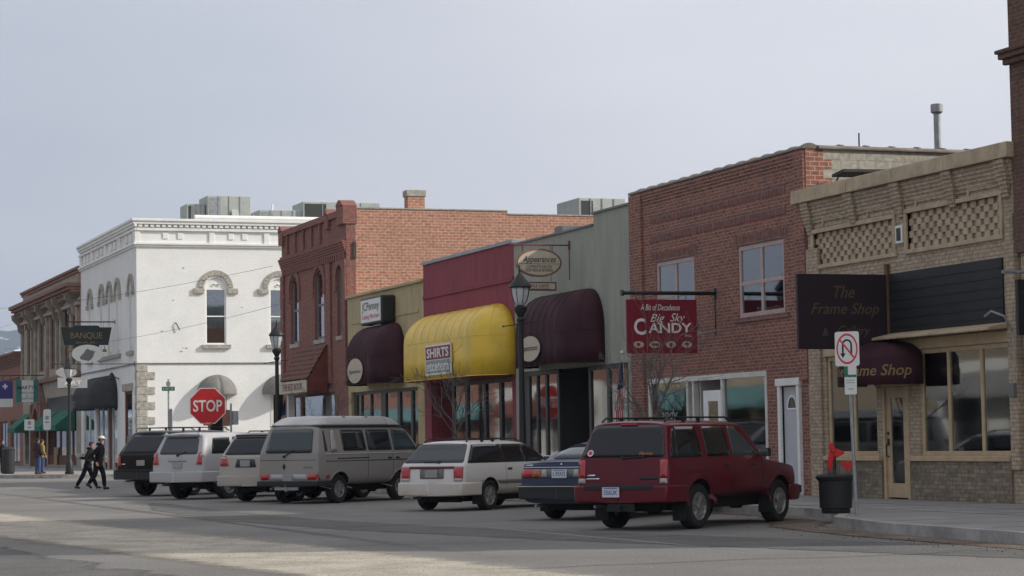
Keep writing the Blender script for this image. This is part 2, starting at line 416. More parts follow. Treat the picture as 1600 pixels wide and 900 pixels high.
def holes_wall(mb, x0, x1, z0, z1, ya, yb, holes, top=None):
    """wall slab between y=ya (front) and yb with rectangular openings (x0,x1,z0,z1)"""
    xs = sorted(set([x0, x1] + [h[0] for h in holes] + [h[1] for h in holes])); xs = [x for x in xs if x0 <= x <= x1]
    zs = sorted(set([z0, z1] + [h[2] for h in holes] + [h[3] for h in holes])); zs = [z for z in zs if z0 <= z <= z1]
    nx, nz_ = len(xs)-1, len(zs)-1
    def solid(i, k):
        if i < 0 or k < 0 or i >= nx or k >= nz_: return False
        cx, cz = (xs[i]+xs[i+1])/2, (zs[k]+zs[k+1])/2
        return not any(h[0] < cx < h[1] and h[2] < cz < h[3] for h in holes)
    for i in range(nx):
        for k in range(nz_):
            if not solid(i, k): continue
            a, b, c, d = xs[i], xs[i+1], zs[k], zs[k+1]
            mb.add([(a,ya,c),(b,ya,c),(b,ya,d),(a,ya,d)], [(0,1,2,3)])
            mb.add([(a,yb,c),(b,yb,c),(b,yb,d),(a,yb,d)], [(3,2,1,0)])
            if not solid(i-1, k): mb.add([(a,ya,c),(a,yb,c),(a,yb,d),(a,ya,d)], [(3,2,1,0)])
            if not solid(i+1, k): mb.add([(b,ya,c),(b,yb,c),(b,yb,d),(b,ya,d)], [(0,1,2,3)])
            if not solid(i, k-1): mb.add([(a,ya,c),(b,ya,c),(b,yb,c),(a,yb,c)], [(3,2,1,0)])
            if not solid(i, k+1): mb.add([(a,ya,d),(b,ya,d),(b,yb,d),(a,yb,d)], [(0,1,2,3)])
    return mb

def swapxy(mb, X0):
    """turn a slab built along x at y into one along y facing +x at X0"""
    mb.v = [(X0 - p[1], p[0], p[2]) for p in mb.v]; return mb

def window(par, x0, x1, z0, z1, Y, fm, gm, fw=.07, mull=(), trans=(), name='window', sill=None, depth=.07, side=False, label=None, curtain=None, X0=0):
    f = MB()
    a, b = (Y, Y+depth)
    f.box(x0, x0+fw, a, b, z0, z1); f.box(x1-fw, x1, a, b, z0, z1)
    f.box(x0+fw, x1-fw, a, b, z0, z0+fw); f.box(x0+fw, x1-fw, a, b, z1-fw, z1)
    for q in mull: f.box(q-fw*.5, q+fw*.5, a+.004, b-.004, z0+fw, z1-fw)
    zx = sorted([x0+fw] + list(mull) + [x1-fw])
    for q in trans:
        for k in range(len(zx)-1):
            l = zx[k] + (fw*.5 if k else 0); r_ = zx[k+1] - (fw*.5 if k < len(zx)-2 else 0)
            f.box(l, r_, a+.008, b-.008, q-fw*.4, q+fw*.4)
    g = MB().box(x0+fw*.6, x1-fw*.6, Y+depth*.45, Y+depth*.45+.008, z0+fw*.6, z1-fw*.6)
    if side: swapxy(f, X0); swapxy(g, X0)
    o = part(name, f, fm, par, bevel=.006, label=label); part('pane', g, gm, o)
    if sill:
        s_ = MB().box(x0-.12, x1+.12, Y-.14, Y+.02, z0-.16, z0-.003)
        if side: swapxy(s_, X0)
        part('sill', s_, sill, o, bevel=.01)
    if curtain:
        c = MB(); h = curtain
        n = 24; P = [[(x0+fw+(x1-x0-2*fw)*i/n, Y+.2+.02*math.sin(i*1.9), z) for i in range(n+1)] for z in (z1-fw, z1-fw-(z1-z0)*h)]
        c.grid(P)
        if side: swapxy(c, X0)
        part('curtain', c, 'curtain', o)
    return o

def arch_pts(cx, z, r, rz, n=12, a0=0, a1=PI):
    return [(cx + r*math.cos(a0+(a1-a0)*i/n), z + rz*math.sin(a0+(a1-a0)*i/n)) for i in range(n+1)]

def arch_band(mb, cx, z, r0, r1, ya, yb, n=14, k=1.0, gap=0):
    """voussoir ring"""
    for i in range(n):
        t0 = PI*i/n + gap; t1 = PI*(i+1)/n - gap
        pts = [(cx+r0*math.cos(t0), ya, z+r0*k*math.sin(t0)), (cx+r1*math.cos(t0), ya, z+r1*k*math.sin(t0)), (cx+r1*math.cos(t1), ya, z+r1*k*math.sin(t1)), (cx+r0*math.cos(t1), ya, z+r0*k*math.sin(t1))]
        mb.prism(pts, (0, yb-ya, 0))

def arch_fill(mb, cx, z, r, w_, top, ya, yb, k=1.0, n=12):
    """spandrels: square opening of half width w_ up to top, minus the arch"""
    for sgn in (1, -1):
        for i in range(n//2):
            t0 = PI/2*i/(n//2); t1 = PI/2*(i+1)/(n//2)
            p0 = (cx+sgn*r*math.cos(t0), z+r*k*math.sin(t0)); p1 = (cx+sgn*r*math.cos(t1), z+r*k*math.sin(t1))
            pts = [(p0[0], ya, p0[1]), (p0[0], ya, top), (p1[0], ya, top), (p1[0], ya, p1[1])]
            mb.prism(pts, (0, yb-ya, 0))

def awning(par, x0, x1, zb, zm, zt, d, m, Y, name='awning', side=False, X0=0, rr=None, label=None, ribs=8, k=1.0, flatend=False):
    """dome awning: short upright skirt, quarter barrel above, rounded ends"""
    rr = rr or d
    prof = [(1, zb), (1.0, zb+(zm-zb)*.5), (.995, zm)]
    for i in range(1, 9):
        t = PI/2*i/8; prof.append((math.cos(t)**k, zm+(zt-zm)*math.sin(t)))
    path = []
    ne = 7
    for i in range(ne+1):
        t = PI/2*(1-i/ne); path.append((x0, rr, -1, t))
    ns = ribs*4
    for i in range(1, ns): path.append((x0+rr+(x1-x0-2*rr)*i/ns, 0, 0, i/ns))
    for i in range(ne+1):
        t = PI/2*i/ne; path.append((x1, rr, 1, t))
    P = []
    for ro, z in prof:
        row = []
        for q in path:
            if q[2] == 0:
                sag = .03*abs(math.sin(q[3]*ribs*PI)); row.append((q[0], Y - d*ro*(1-sag), z))
            else:
                row.append((q[0] - q[2]*rr*(1 - ro*math.sin(q[3])), Y - .01 - (d-.01)*ro*math.cos(q[3]), z))
        P.append(row)
    b = MB().grid(P)
    if side: swapxy(b, X0)
    o = part(name, b, m, par, smooth='all', solid=.012, label=label, weld=True)
    rb = MB()
    cols = [ne] + [ne + 4*i for i in range(1, ribs)] + [len(path)-1-ne] + [3, len(path)-4]
    for c_ in cols:
        c_ = min(c_, len(path)-1); pts = [V(P[i][c_]) for i in range(2, len(P))]
        rb.tube([p + V((0,-.004,.004)) for p in pts], .011, 5)
    rb.tube([V(P[2][i]) + V((0,-.006,0)) for i in range(1, len(path)-1)], .010, 5)
    rb.tube([V(P[0][i]) + V((0,-.004,0)) for i in range(1, len(path)-1)], .013, 5)
    if side: swapxy(rb, X0)
    part('awning_seam', rb, m, o)
    return o

def shell(par, x0, x1, zt, depth, Y, holes, fm, sm, th=.3, roofz=None, floors=(), inner='interior', backfrom=None):
    """street wall with openings, side and rear walls, roof deck and floors"""
    fr = MB(); holes_wall(fr, x0, x1, .15, zt, Y, Y+th, holes)
    part('front_wall', fr, fm, par)
    sd_ = MB()
    rz = roofz or zt-.5
    sd_.box(x0, x0+.25, Y+th+.002, Y+depth, .15, zt); sd_.box(x1-.25, x1, Y+th+.002, Y+depth, .15, zt)
    sd_.box(x0+.252, x1-.252, Y+depth-.25, Y+depth, .15, zt-.6)
    part('side_wall', sd_, sm, par)
    r = MB().box(x0+.254, x1-.254, Y+th+.004, Y+depth-.254, rz-.2, rz)
    part('roof', r, 'roof_tar', par)
    fl = MB()
    for z in floors: fl.box(x0+.256, x1-.256, Y+th+.006, Y+depth-.26, z-.2, z)
    if backfrom: fl.box(x0+.258, x1-.258, Y+backfrom, Y+backfrom+.1, .2, rz-.22)
    if floors or backfrom: part('interior', fl, inner, par)
# ------------------------------------------------------------------ ground, street, pavements
def ground_mat(name, c1, c2, scale=.35, fine=60, speck=.35, bump=.5, patches=None):
    m, t, b = nodes(name)
    tcn = t.nodes.new('ShaderNodeTexCoord')
    n = t.nodes.new('ShaderNodeTexNoise'); n.inputs['Scale'].default_value = scale; n.inputs['Detail'].default_value = 9; n.inputs['Roughness'].default_value = .6
    L(t, tcn.outputs['Object'], n.inputs['Vector'])
    r = t.nodes.new('ShaderNodeValToRGB'); r.color_ramp.elements[0].position = .4; r.color_ramp.elements[1].position = .62
    r.color_ramp.elements[0].color = (*c1, 1); r.color_ramp.elements[1].color = (*c2, 1); L(t, n.outputs[0], r.inputs[0])
    f = t.nodes.new('ShaderNodeTexNoise'); f.inputs['Scale'].default_value = fine; f.inputs['Detail'].default_value = 3; f.inputs['Roughness'].default_value = .8
    L(t, tcn.outputs['Object'], f.inputs['Vector'])
    q = t.nodes.new('ShaderNodeMapRange'); q.inputs[1].default_value = .3; q.inputs[2].default_value = .7; q.inputs[3].default_value = 1-speck; q.inputs[4].default_value = 1+speck
    L(t, f.outputs[0], q.inputs[0])
    h = t.nodes.new('ShaderNodeHueSaturation'); L(t, q.outputs[0], h.inputs['Value']); L(t, r.outputs[0], h.inputs['Color'])
    last = h.outputs[0]
    L(t, last, b.inputs['Base Color']); b.inputs['Roughness'].default_value = .93; b.inputs['Specular IOR Level'].default_value = .2
    bp = t.nodes.new('ShaderNodeBump'); bp.inputs['Strength'].default_value = bump; bp.inputs['Distance'].default_value = .02
    L(t, f.outputs[0], bp.inputs['Height']); L(t, bp.outputs[0], b.inputs['Normal'])
    return m, t, b, last, tcn
ground_mat('earth', (.14, .13, .10), (.2, .18, .14))
ground_mat('asphalt', (.165, .158, .146), (.21, .20, .185), .22, 28, .38)
ground_mat('tar', (.05,.05,.05), (.07,.07,.07))
ground_mat('asphalt_dark', (.095, .094, .09), (.12, .118, .112), .5, 45, .2)
ground_mat('gutter_dirt', (.10, .07, .05), (.2, .16, .12), 1.6, 60, .5)
def fade_edge(name, c1, c2, lo, hi, sc):
    """loose grit: thins out to nothing at its ragged edge (grit and bare road mixed by noise)"""
    m, t, b, last, tcn = ground_mat(name, c1, c2, 1.0, 30, .5, .8)
    o = t.nodes['Material Output']
    at = t.nodes.new('ShaderNodeAttribute'); at.attribute_name = 'edge'
    n = t.nodes.new('ShaderNodeTexNoise'); n.inputs['Scale'].default_value = sc; n.inputs['Detail'].default_value = 10; n.inputs['Roughness'].default_value = .75
    L(t, tcn.outputs['Object'], n.inputs['Vector'])
    a = t.nodes.new('ShaderNodeMath'); a.operation = 'ADD'; L(t, at.outputs['Fac'], a.inputs[0]); L(t, n.outputs[0], a.inputs[1])
    r = t.nodes.new('ShaderNodeMapRange'); r.inputs[1].default_value = lo; r.inputs[2].default_value = hi; L(t, a.outputs[0], r.inputs[0])
    tr = t.nodes.new('ShaderNodeBsdfTransparent'); mxn = t.nodes.new('ShaderNodeMixShader')
    L(t, r.outputs[0], mxn.inputs[0]); L(t, tr.outputs[0], mxn.inputs[1]); L(t, b.outputs[0], mxn.inputs[2]); L(t, mxn.outputs[0], o.inputs[0])
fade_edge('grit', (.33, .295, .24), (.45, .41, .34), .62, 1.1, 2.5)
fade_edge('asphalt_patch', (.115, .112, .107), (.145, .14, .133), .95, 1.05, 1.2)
fade_edge('line_paint', (.30, .30, .28), (.38, .38, .35), 1.0, 1.4, 9)
fade_edge('grit_brown', (.11, .085, .065), (.2, .16, .125), .85, 1.4, 2.2)
fade_edge('tar_line', (.09,.088,.085), (.12,.115,.11), .9, 1.1, 9)
fade_edge('tyre_track', (.13,.127,.12), (.16,.155,.145), 1.1, 1.9, 1.5)

structure('ground', MB().add([(-9000,-9000,-.05),(3000,-9000,-.05),(3000,9000,-.05),(-9000,9000,-.05)], [(0,1,2,3)]), 'earth')
rd = MB().add([(-900,-10,0),(60,-10,0),(60,20,0),(-900,20,0)], [(0,1,2,3)])
rd.add([(-103.6,20,0),(-90.9,20,0),(-90.9,220,0),(-103.6,220,0)], [(0,1,2,3)])
rd.add([(-103.6,-200,0),(-90.9,-200,0),(-90.9,-10,0),(-103.6,-10,0)], [(0,1,2,3)])
structure('road', rd, 'asphalt')

def blob(name, pts, m, z, n=3):
    """flat patch with an 'edge' value: 0 on the rim, 1 inside"""
    bm = bmesh.new()
    c = sum((V((p[0], p[1], z)) for p in pts), V())/len(pts)
    cc = bm.verts.new(c); ring = [bm.verts.new((p[0], p[1], z)) for p in pts]
    for i in range(len(ring)): bm.faces.new([cc, ring[i], ring[(i+1) % len(ring)]])
    rim = set(ring)
    me = bpy.data.meshes.new(name)
    lay = bm.verts.layers.float.new('edge')
    for v in bm.verts: v[lay] = 0 if v in rim else 1
    bm.to_mesh(me); bm.free(); me.materials.append(MATS[m])
    o = link(name, me); o['kind'] = 'structure'; return o

def strip(name, a, b, m, z, w0=1.0):
    """band between polylines a and b, three rows wide: rim, middle, rim"""
    bm = bmesh.new(); lay = bm.verts.layers.float.new('edge'); rows = []
    K = [0, .12, .3, .5, .7, .88, 1]
    n = len(a)
    for i in range(n):
        r = []
        for k in K:
            p = V((*a[i], z)).lerp(V((*b[i], z)), k); v = bm.verts.new(p)
            e = min(1, min(k, 1-k)*4); e *= (0 if i in (0, n-1) else 1); v[lay] = e*w0; r.append(v)
        rows.append(r)
    for i in range(n-1):
        for j in range(len(K)-1): bm.faces.new([rows[i][j], rows[i+1][j], rows[i+1][j+1], rows[i][j+1]])
    bmesh.ops.recalc_face_normals(bm, faces=bm.faces)
    me = bpy.data.meshes.new(name); bm.to_mesh(me); bm.free(); me.materials.append(MATS[m])
    o = link(name, me); o['kind'] = 'structure'; return o
# winter grit lying in a long windrow down the middle of the street
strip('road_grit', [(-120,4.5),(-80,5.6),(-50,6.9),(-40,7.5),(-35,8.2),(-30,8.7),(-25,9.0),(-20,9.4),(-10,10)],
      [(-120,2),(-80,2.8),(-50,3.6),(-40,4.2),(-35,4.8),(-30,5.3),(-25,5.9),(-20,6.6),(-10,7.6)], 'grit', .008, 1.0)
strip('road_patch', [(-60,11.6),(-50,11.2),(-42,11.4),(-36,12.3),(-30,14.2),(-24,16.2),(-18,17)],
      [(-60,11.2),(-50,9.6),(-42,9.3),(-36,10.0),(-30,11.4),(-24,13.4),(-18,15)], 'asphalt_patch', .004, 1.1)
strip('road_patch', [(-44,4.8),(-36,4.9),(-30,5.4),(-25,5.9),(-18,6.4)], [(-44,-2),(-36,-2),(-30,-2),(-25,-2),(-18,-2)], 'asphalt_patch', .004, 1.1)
# sealed cracks and darker wheel paths
for sd0 in range(9):
    rg = random.Random(40+sd0); x = -24 - sd0*6.3; y = rg.uniform(7, 10); ln = [(x, y)]
    along = False
    for i in range(9):
        x += rg.uniform(-1.3,-.5) if along else rg.uniform(-.35,.3); y += rg.uniform(-.15,.2) if along else rg.uniform(.5,.95); ln.append((x, y))
    strip('tar_seam', ln, [(a+(.0 if along else .05), b+(.06 if along else .0)) for a, b in ln], 'tar_line', .0095, 1.4)
for y in (9.4,): strip('tyre_track', [(-120,y+.3),(-60,y+.2),(-35,y+.25),(-10,y+.3)], [(-120,y-.3),(-60,y-.25),(-35,y-.2),(-10,y-.3)], 'tyre_track', .0115, .9)
# worn stall lines
for k in range(12):
    x = -27.5 - k*3.35
    a = V((x+1.2, 13.2)); d = V((math.cos(math.radians(127)), math.sin(math.radians(127)))); nn = V((d.y, -d.x))*.05
    ln = [a + d*q for q in (0, 1.5, 3, 4.6, 6.0)]
    if k > 1: strip('parking_line', [tuple(p+nn) for p in ln], [tuple(p-nn) for p in ln], 'line_paint', .006, .9)
strip('road_line', [(-40,12.4),(-34,12.5),(-28,12.6),(-22,12.7)], [(-40,12.28),(-34,12.38),(-28,12.48),(-22,12.58)], 'line_paint', .006, .9)

# pavements: kerb polyline and slab behind it
K1 = [(30,15.0),(-20,15.75),(-29,16.3),(-31.6,16.9),(-32.9,17.7),(-34.6,18.45),(-36,18.6),(-69.5,18.6),(-70.6,18.0),(-71.6,16.6),(-73,15.9),(-87,15.9),(-89.4,16.8),(-90.9,19.5),(-90.9,200)]
K2 = [(-103.6,200),(-103.6,19),(-104.3,16.2),(-106,14.7),(-109,14.0),(-122,14.0),(-125,15.5),(-330,15.5)]
def pavement(K, close):
    s_ = MB(); pts = [(x, y, .0) for x, y in K] + [(x, y, .0) for x, y in close]
    s_.prism(pts, (0,0,.15)); structure('sidewalk', s_, 'concrete')
    k = MB()
    for i in range(len(K)-1):
        a = V((*K[i], 0)); b = V((*K[i+1], 0)); d = (b-a).normalized(); n = V((-d.y, d.x, 0))
        # kerb stone, standing 3 mm proud of the slab, on its street side
        side = n*-1 if (close[0][1] > 20) else n
        n1 = side*.005; n2 = side*-.15
        k.prism([a+n1+V((0,0,.0)), b+n1, b+n2, a+n2], (0,0,.154))
    return k
k1 = pavement(K1, [(-88.2,200),(-88.2,22.6),(30,22.6)])
k2 = pavement(K2, [(-330,22.6),(-118.2,22.6),(-118.2,200)])
def kerb(K, z=.154, wd=.16):
    k = MB(); n = len(K)
    for i in range(n-1):
        a = V((*K[i], 0)); b = V((*K[i+1], 0)); d = (b-a).normalized(); nn = V((d.y, -d.x, 0))*-1
        k.prism([a-nn*.006, b-nn*.006, b+nn*wd, a+nn*wd], (0,0,z+.0007*(i % 3)))
    return k
# walking K from right to left the building side is on the right hand
def kerb_r(K):
    k = MB(); n = len(K)
    for i in range(n-1):
        a = V((*K[i], 0)); b = V((*K[i+1], 0)); d = (b-a).normalized(); nn = V((d.y, -d.x, 0))
        k.prism([a-nn*.006, b-nn*.006, b+nn*.16, a+nn*.16], (0,0,.154+.0012*(i % 3)))
    return k
structure('kerb', kerb_r(K1), 'kerb_concrete'); structure('kerb', kerb_r(K2), 'kerb_concrete')
# joints cut in the slab
j = MB()
for i in range(44):
    x = -22 - i*1.52
    y0 = 16.6 if x > -31 else 18.9 if (x < -35.5 and x > -70) else 18.9 if x > -70 else 16.3
    j.box(x-.008, x+.008, y0, 22.3, .15, .1515)
for y in (19.3, 20.8): j.box(-88, -20, y-.008, y+.008, .15, .1522)
structure('sidewalk_joint', j, 'dark_under')
# dirt and blown leaves along the kerb
strip('gutter_dirt', [(-5,15.3),(-20,15.76),(-24,15.98),(-29,16.28),(-31.6,16.88),(-33,17.7),(-36,18.6),(-45,18.6)],
      [(-5,14.6),(-20,14.95),(-24,15.2),(-29,15.4),(-32.2,15.9),(-34,16.8),(-36.5,17.9),(-45,18.0)], 'grit_brown', .010, 1.1)
strip('gutter_dirt', [(-45,18.6),(-55,18.6),(-69,18.6)], [(-45,17.9),(-55,18.0),(-69,18.0)], 'grit_brown', .010, 1.2)
rng = random.Random(5); gv = MB()
for i in range(500):
    x = rng.uniform(-45, -16); base = 15.75 if x > -29 else 16.6 if x > -32 else 18.3 if x < -35 else 17.6
    y = base - .1 - abs(rng.gauss(0, .45)); r = rng.uniform(.005, .016)
    gv.lathe((x, y, .006), [(r*.6, 0), (r, r*.5), (r*.3, r)], 5)
o = structure('gutter_debris', gv, 'gutter_dirt'); o['kind'] = 'stuff'
gv = MB()
for i in range(500):
    t = rng.random(); x = -48 + 34*t; y = 5.6 + (x+48)*.08 + rng.gauss(0, .8); r = rng.uniform(.004, .012)
    gv.lathe((x, y, .006), [(r*.6, 0), (r, r*.5), (r*.3, r)], 5)
o = part('loose_gravel', gv, 'stone'); o['kind'] = 'stuff'
# red painted ramp at the far corner
structure('curb_ramp', MB().add([(-108.6,14.35,.158),(-104.8,16.2,.158),(-105.4,17.2,.158),(-109.2,15.4,.158)], [(0,1,2,3)]), 'terracotta')

# distant forested ridge with snow in its clearings
m, t, b = nodes('ridge')
tcn = t.nodes.new('ShaderNodeTexCoord'); n = t.nodes.new('ShaderNodeTexNoise'); n.inputs['Scale'].default_value = .009; n.inputs['Detail'].default_value = 10; n.inputs['Roughness'].default_value = .62
L(t, tcn.outputs['Object'], n.inputs['Vector']); r = t.nodes.new('ShaderNodeValToRGB')
r.color_ramp.elements[0].position = .56; r.color_ramp.elements[0].color = (.03, .05, .065, 1); r.color_ramp.elements[1].position = .60; r.color_ramp.elements[1].color = (.8, .82, .85, 1)
L(t, n.outputs[0], r.inputs[0]); L(t, r.outputs[0], b.inputs['Base Color']); b.inputs['Roughness'].default_value = 1
P = []
for i in range(90):
    y = -900 + i*45; row = []
    for k in range(14):
        f = k/13; hgt = 212 + 26*math.sin(y*.0021+1.0) + 10*math.sin(y*.009) + 5*math.sin(y*.031) + 3*math.sin(y*.07)
        row.append((-3900 - 900*f + 12*math.sin(y*.013 + k), y, -.3 + hgt*math.sin(f*PI)**.8 + (8*math.sin(y*.02+k*2.3)*math.sin(f*PI))))
    P.append(row)
structure('hill', MB().grid(P), 'ridge', smooth='all')
hm = bpy.data.materials.new('haze'); hm.use_nodes = True; hn = hm.node_tree; hn.nodes.clear()
ho = hn.nodes.new('ShaderNodeOutputMaterial'); hv = hn.nodes.new('ShaderNodeVolumePrincipled')
hv.inputs['Color'].default_value = (.72, .82, 1, 1); hv.inputs['Density'].default_value = .00013; hv.inputs['Anisotropy'].default_value = .2
hn.links.new(hv.outputs[0], ho.inputs['Volume']); MATS['haze'] = hm
hz = part('haze', MB().box(-9200, 3200, -9200, 9200, -1.2, 330), 'haze'); hz['kind'] = 'stuff'
# ------------------------------------------------------------------ buildings
YF = 22.35
# ---- tall brick building at the right edge
B = thing('corner_building', 'tall dark brown brick building at the right edge of the photo', 'building', (-34.62, YF, .15))
fr = MB(); holes_wall(fr, -34.62, -22, 4.62, 13.5, YF-.06, YF+.3, [(-32.8,-31.6,5.6,7.4),(-30,-28.8,5.6,7.4)])
part('wall', fr, 'brick_brown', B)
lo = MB(); holes_wall(lo, -34.58, -22, .75, 4.615, YF+.03, YF+.3, [(-33.6,-30,1.0,3.4),(-29,-24,1.0,3.4)])
part('ground_floor_wall', lo, 'brick_cream', B)
part('plinth', MB().box(-34.58, -22, YF-.02, YF+.3, .15, .748), 'tan_stone', B, bevel=.01)
sd_ = MB().box(-34.62, -34.4, YF+.302, YF+20, .15, 13.5); sd_.box(-22.3,-22, YF+.302, YF+20, .15, 13.5); sd_.box(-34.39,-22.31,YF+19.7,YF+20,.15,13)
part('side_wall', sd_, 'brick_brown', B)
part('roof', MB().box(-34.39, -22.31, YF+.31, YF+19.69, 12.6, 12.8), 'roof_tar', B)
st = MB()
for z0, z1, d in ((8.0, 8.1, .10), (8.1, 8.2, .17), (8.2, 8.27, .22)):
    st.box(-34.62-d*.6, -21.8, YF-.07-d, YF-.062, z0, z1)
part('string_course', st, 'brick_brown', B, bevel=.02)
window(B, -33.6, -30, 1.0, 3.4, YF+.1, 'cream_paint', 'glass_shop', mull=(-31.8,))
window(B, -29, -24, 1.0, 3.4, YF+.1, 'cream_paint', 'glass_shop', mull=(-27,))
window(B, -32.8, -31.6, 5.6, 7.4, YF+.1, 'dark_frame', 'glass_up', trans=(6.5,)); window(B, -30, -28.8, 5.6, 7.4, YF+.1, 'dark_frame', 'glass_up', trans=(6.5,))
part('interior', MB().box(-34.3,-22.4,YF+5,YF+5.2,.2,12.5), 'interior', B)

# ---- frame shop: cream brick, one storey, corbelled cornice
B = thing('frame_shop_building', 'one-storey cream brick shop with checkerboard brick panels and a corbelled cornice', 'building', (-42.9, YF, .15))
holes = [(-41.95,-39.85,1.0,3.05), (-39.62,-38.6,.15,2.45), (-38.2,-35.0,1.0,3.05), (-42.33,-38.97,4.99,5.66), (-38.45,-35.13,5.0,5.71)]
x0, x1 = -42.62, -34.66
shell(B, x0, x1, 6.33, 20, YF, holes, 'brick_cream', 'brick_cream', floors=(.16,), backfrom=6)
# lower courses rebuilt in darker rough brick
lo = MB(); lo.box(-42.08,-39.64, YF-.05, YF-.002, .15, .90); lo.box(-38.52,-34.98, YF-.05, YF-.002, .15, .90)
part('base_course', lo, 'brick_base', B)
q = MB(); q.box(x0, -42.1, YF-.06, YF-.003, .15, 5.35); q.mark(); q.box(-34.95, x1-.02, YF-.06, YF-.003, .75, 5.35)
part_each('pier', q, 'brick_cream', B)
cp = MB()
for a, b_ in ((-42.95,-42.6),(-42.59,-40.52),(-40.5,-38.68),(-38.66,-36.74),(-36.72,-34.56)):
    cp.box(a, b_, YF-.22, YF+.35, 6.34, 6.62)
part('coping', cp, 'cream_trim', B, bevel=.012)
c = MB()
for i in range(6):
    z = 6.33 - .075*(i+1); c.box(x0, x1, YF-.12+.018*i, YF-.003, z, z+.0745)
for xc in (-42.45,-40.55,-38.66,-36.72,-34.9):
    for i in range(9):
        z = 6.33-.075*(i+1); wd = .34-.03*max(0, i-3)
        c.box(xc-wd/2, xc+wd/2, YF-.19+.016*i, YF-.01, z, z+.0745)
part('cornice', c, 'brick_cream', B, bevel=.008)
# framed panels of projecting and recessed brick ends
for (a, b_, z0, z1) in ((-42.33,-38.97,4.99,5.66), (-38.45,-35.13,5.0,5.71)):
    f = MB(); w_ = .085
    f.box(a-w_, b_+w_, YF-.05, YF+.1, z0-w_, z0); f.box(a-w_, b_+w_, YF-.05, YF+.1, z1, z1+w_)
    f.box(a-w_, a, YF-.048, YF+.1, z0, z1); f.box(b_, b_+w_, YF-.048, YF+.1, z0, z1)
    po = part('panel', f, 'cream_trim', B, bevel=.01)
    k = MB(); nc = 22; nr = 6; cw_ = (b_-a)/nc; ch = (z1-z0)/nr
    for i in range(nc):
        for r_ in range(nr):
            if (i+r_) % 2 == 0: k.box(a+i*cw_-.012, a+(i+1)*cw_+.012, YF+.03, YF+.063, z0+r_*ch-.006, z0+(r_+1)*ch+.006-(.0 if (i+r_)%4 else .001))
    part('brick_pattern', k, 'cream_trim', po)
    part('panel_back', MB().box(a, b_, YF+.064, YF+.12, z0, z1), 'brownstone', po)
# small pale name-stone frames below cornice
k = MB()
for xc in (-41.5,-39.6,-37.7,-35.8): k.mark(); k.box(xc-.42, xc+.42, YF-.035, YF-.003, 5.93, 6.0); k.box(xc-.42, xc-.36, YF-.033, YF-.003, 5.8, 5.93)
part_each('corbel_block', k, 'cream_trim', B)
v_ = MB().box(-38.86,-38.60, YF-.05, YF-.003, 5.15, 5.50); part('vent', v_, 'white_paint', B, bevel=.008)
part('vent_opening', MB().box(-38.81,-38.65, YF-.056, YF-.051, 5.20, 5.45), 'hvac_dark', B)
# dark boarded transom
d_ = MB(); d_.box(-39.2,-35.1, YF-.04, YF-.003, 3.42, 4.58)
for i in range(6): d_.box(-39.15,-35.15, YF-.052, YF-.042, 3.50+i*.18, 3.515+i*.18)
d_.box(-42.0,-39.3, YF-.04, YF-.003, 3.42, 4.58)
part('transom_board', d_, 'transom_black', B)
l_ = MB().prism([(-40.3,YF-.003,3.30),(-40.3,YF-.45,3.26),(-40.3,YF-.45,3.31),(-40.3,YF-.003,3.41)], (5.35,0,0))
part('ledge', l_, 'cream_trim', B, bevel=.01)
part('header_beam', MB().box(-42.0,-35.0, YF-.03, YF-.004, 3.052, 3.258), 'cream_paint', B, bevel=.008)
window(B, -41.95,-39.85,1.0,3.05, YF+.04, 'cream_paint', 'glass_shop', fw=.09, mull=(-40.85,))
window(B, -38.2,-35.0,1.0,3.05, YF+.04, 'cream_paint', 'glass_shop', fw=.09, mull=(-37.18,-36.02))
s_ = MB(); s_.box(-42.0,-39.66, YF-.10, YF+.05, .90, .998); s_.box(-38.5,-34.97, YF-.10, YF+.05, .90, .998); part('sill', s_, 'cream_paint', B, bevel=.01)
dr = MB(); dr.box(-39.62,-39.53,YF-.02,YF+.1,.15,2.45); dr.box(-38.69,-38.6,YF-.02,YF+.1,.15,2.45); dr.box(-39.53,-38.69,YF-.02,YF+.1,2.36,2.45)
part('door_frame', dr, 'cream_paint', B, bevel=.006)
dl = MB(); dl.box(-39.52,-39.36,YF+.02,YF+.07,.18,2.35); dl.box(-38.87,-38.70,YF+.02,YF+.07,.18,2.35); dl.box(-39.36,-38.87,YF+.02,YF+.07,.18,.46); dl.box(-39.36,-38.87,YF+.02,YF+.07,2.14,2.35)
do = part('door', dl, 'cream_paint', B, bevel=.006)
part('pane', MB().box(-39.36,-38.87,YF+.04,YF+.048,.46,2.14), 'glass_shop', do)
h = MB().tube([(-39.45,YF+.02,.98),(-39.45,YF-.04,1.0),(-39.45,YF-.04,1.22),(-39.45,YF+.02,1.25)], .013); h.box(-39.49,-39.41,YF+.008,YF+.018,1.2,1.34); h.lathe((-39.45,YF+.005,1.44),[(.03,-.01),(.03,.02)],10,'Y')
part('handle', h, 'black_metal', do)
aw = awning(B, -40.2,-38.0, 2.38, 2.86, 3.24, 1.12, 'wine_cloth', YF-.003, rr=1.1, ribs=4, k=.8, label='plum dome awning over the shop door')
tx = MB()
vs, fs = text_geo('The Frame Shop', .01, .25, 1.0)
xa = min(v.x for v in vs); xb = max(v.x for v in vs)
def wrap(v, off=.02):
    s_ = (v.x-xa)/(xb-xa); ph = math.radians(-22 + 99*s_)
    return (-39.1 + (1.1+off)*math.sin(ph), YF-.003-(1.12+off)*math.cos(ph), 2.56 + v.y*.30)
tx.add([wrap(v) for v in vs], fs); part('lettering', tx, 'gold', aw)

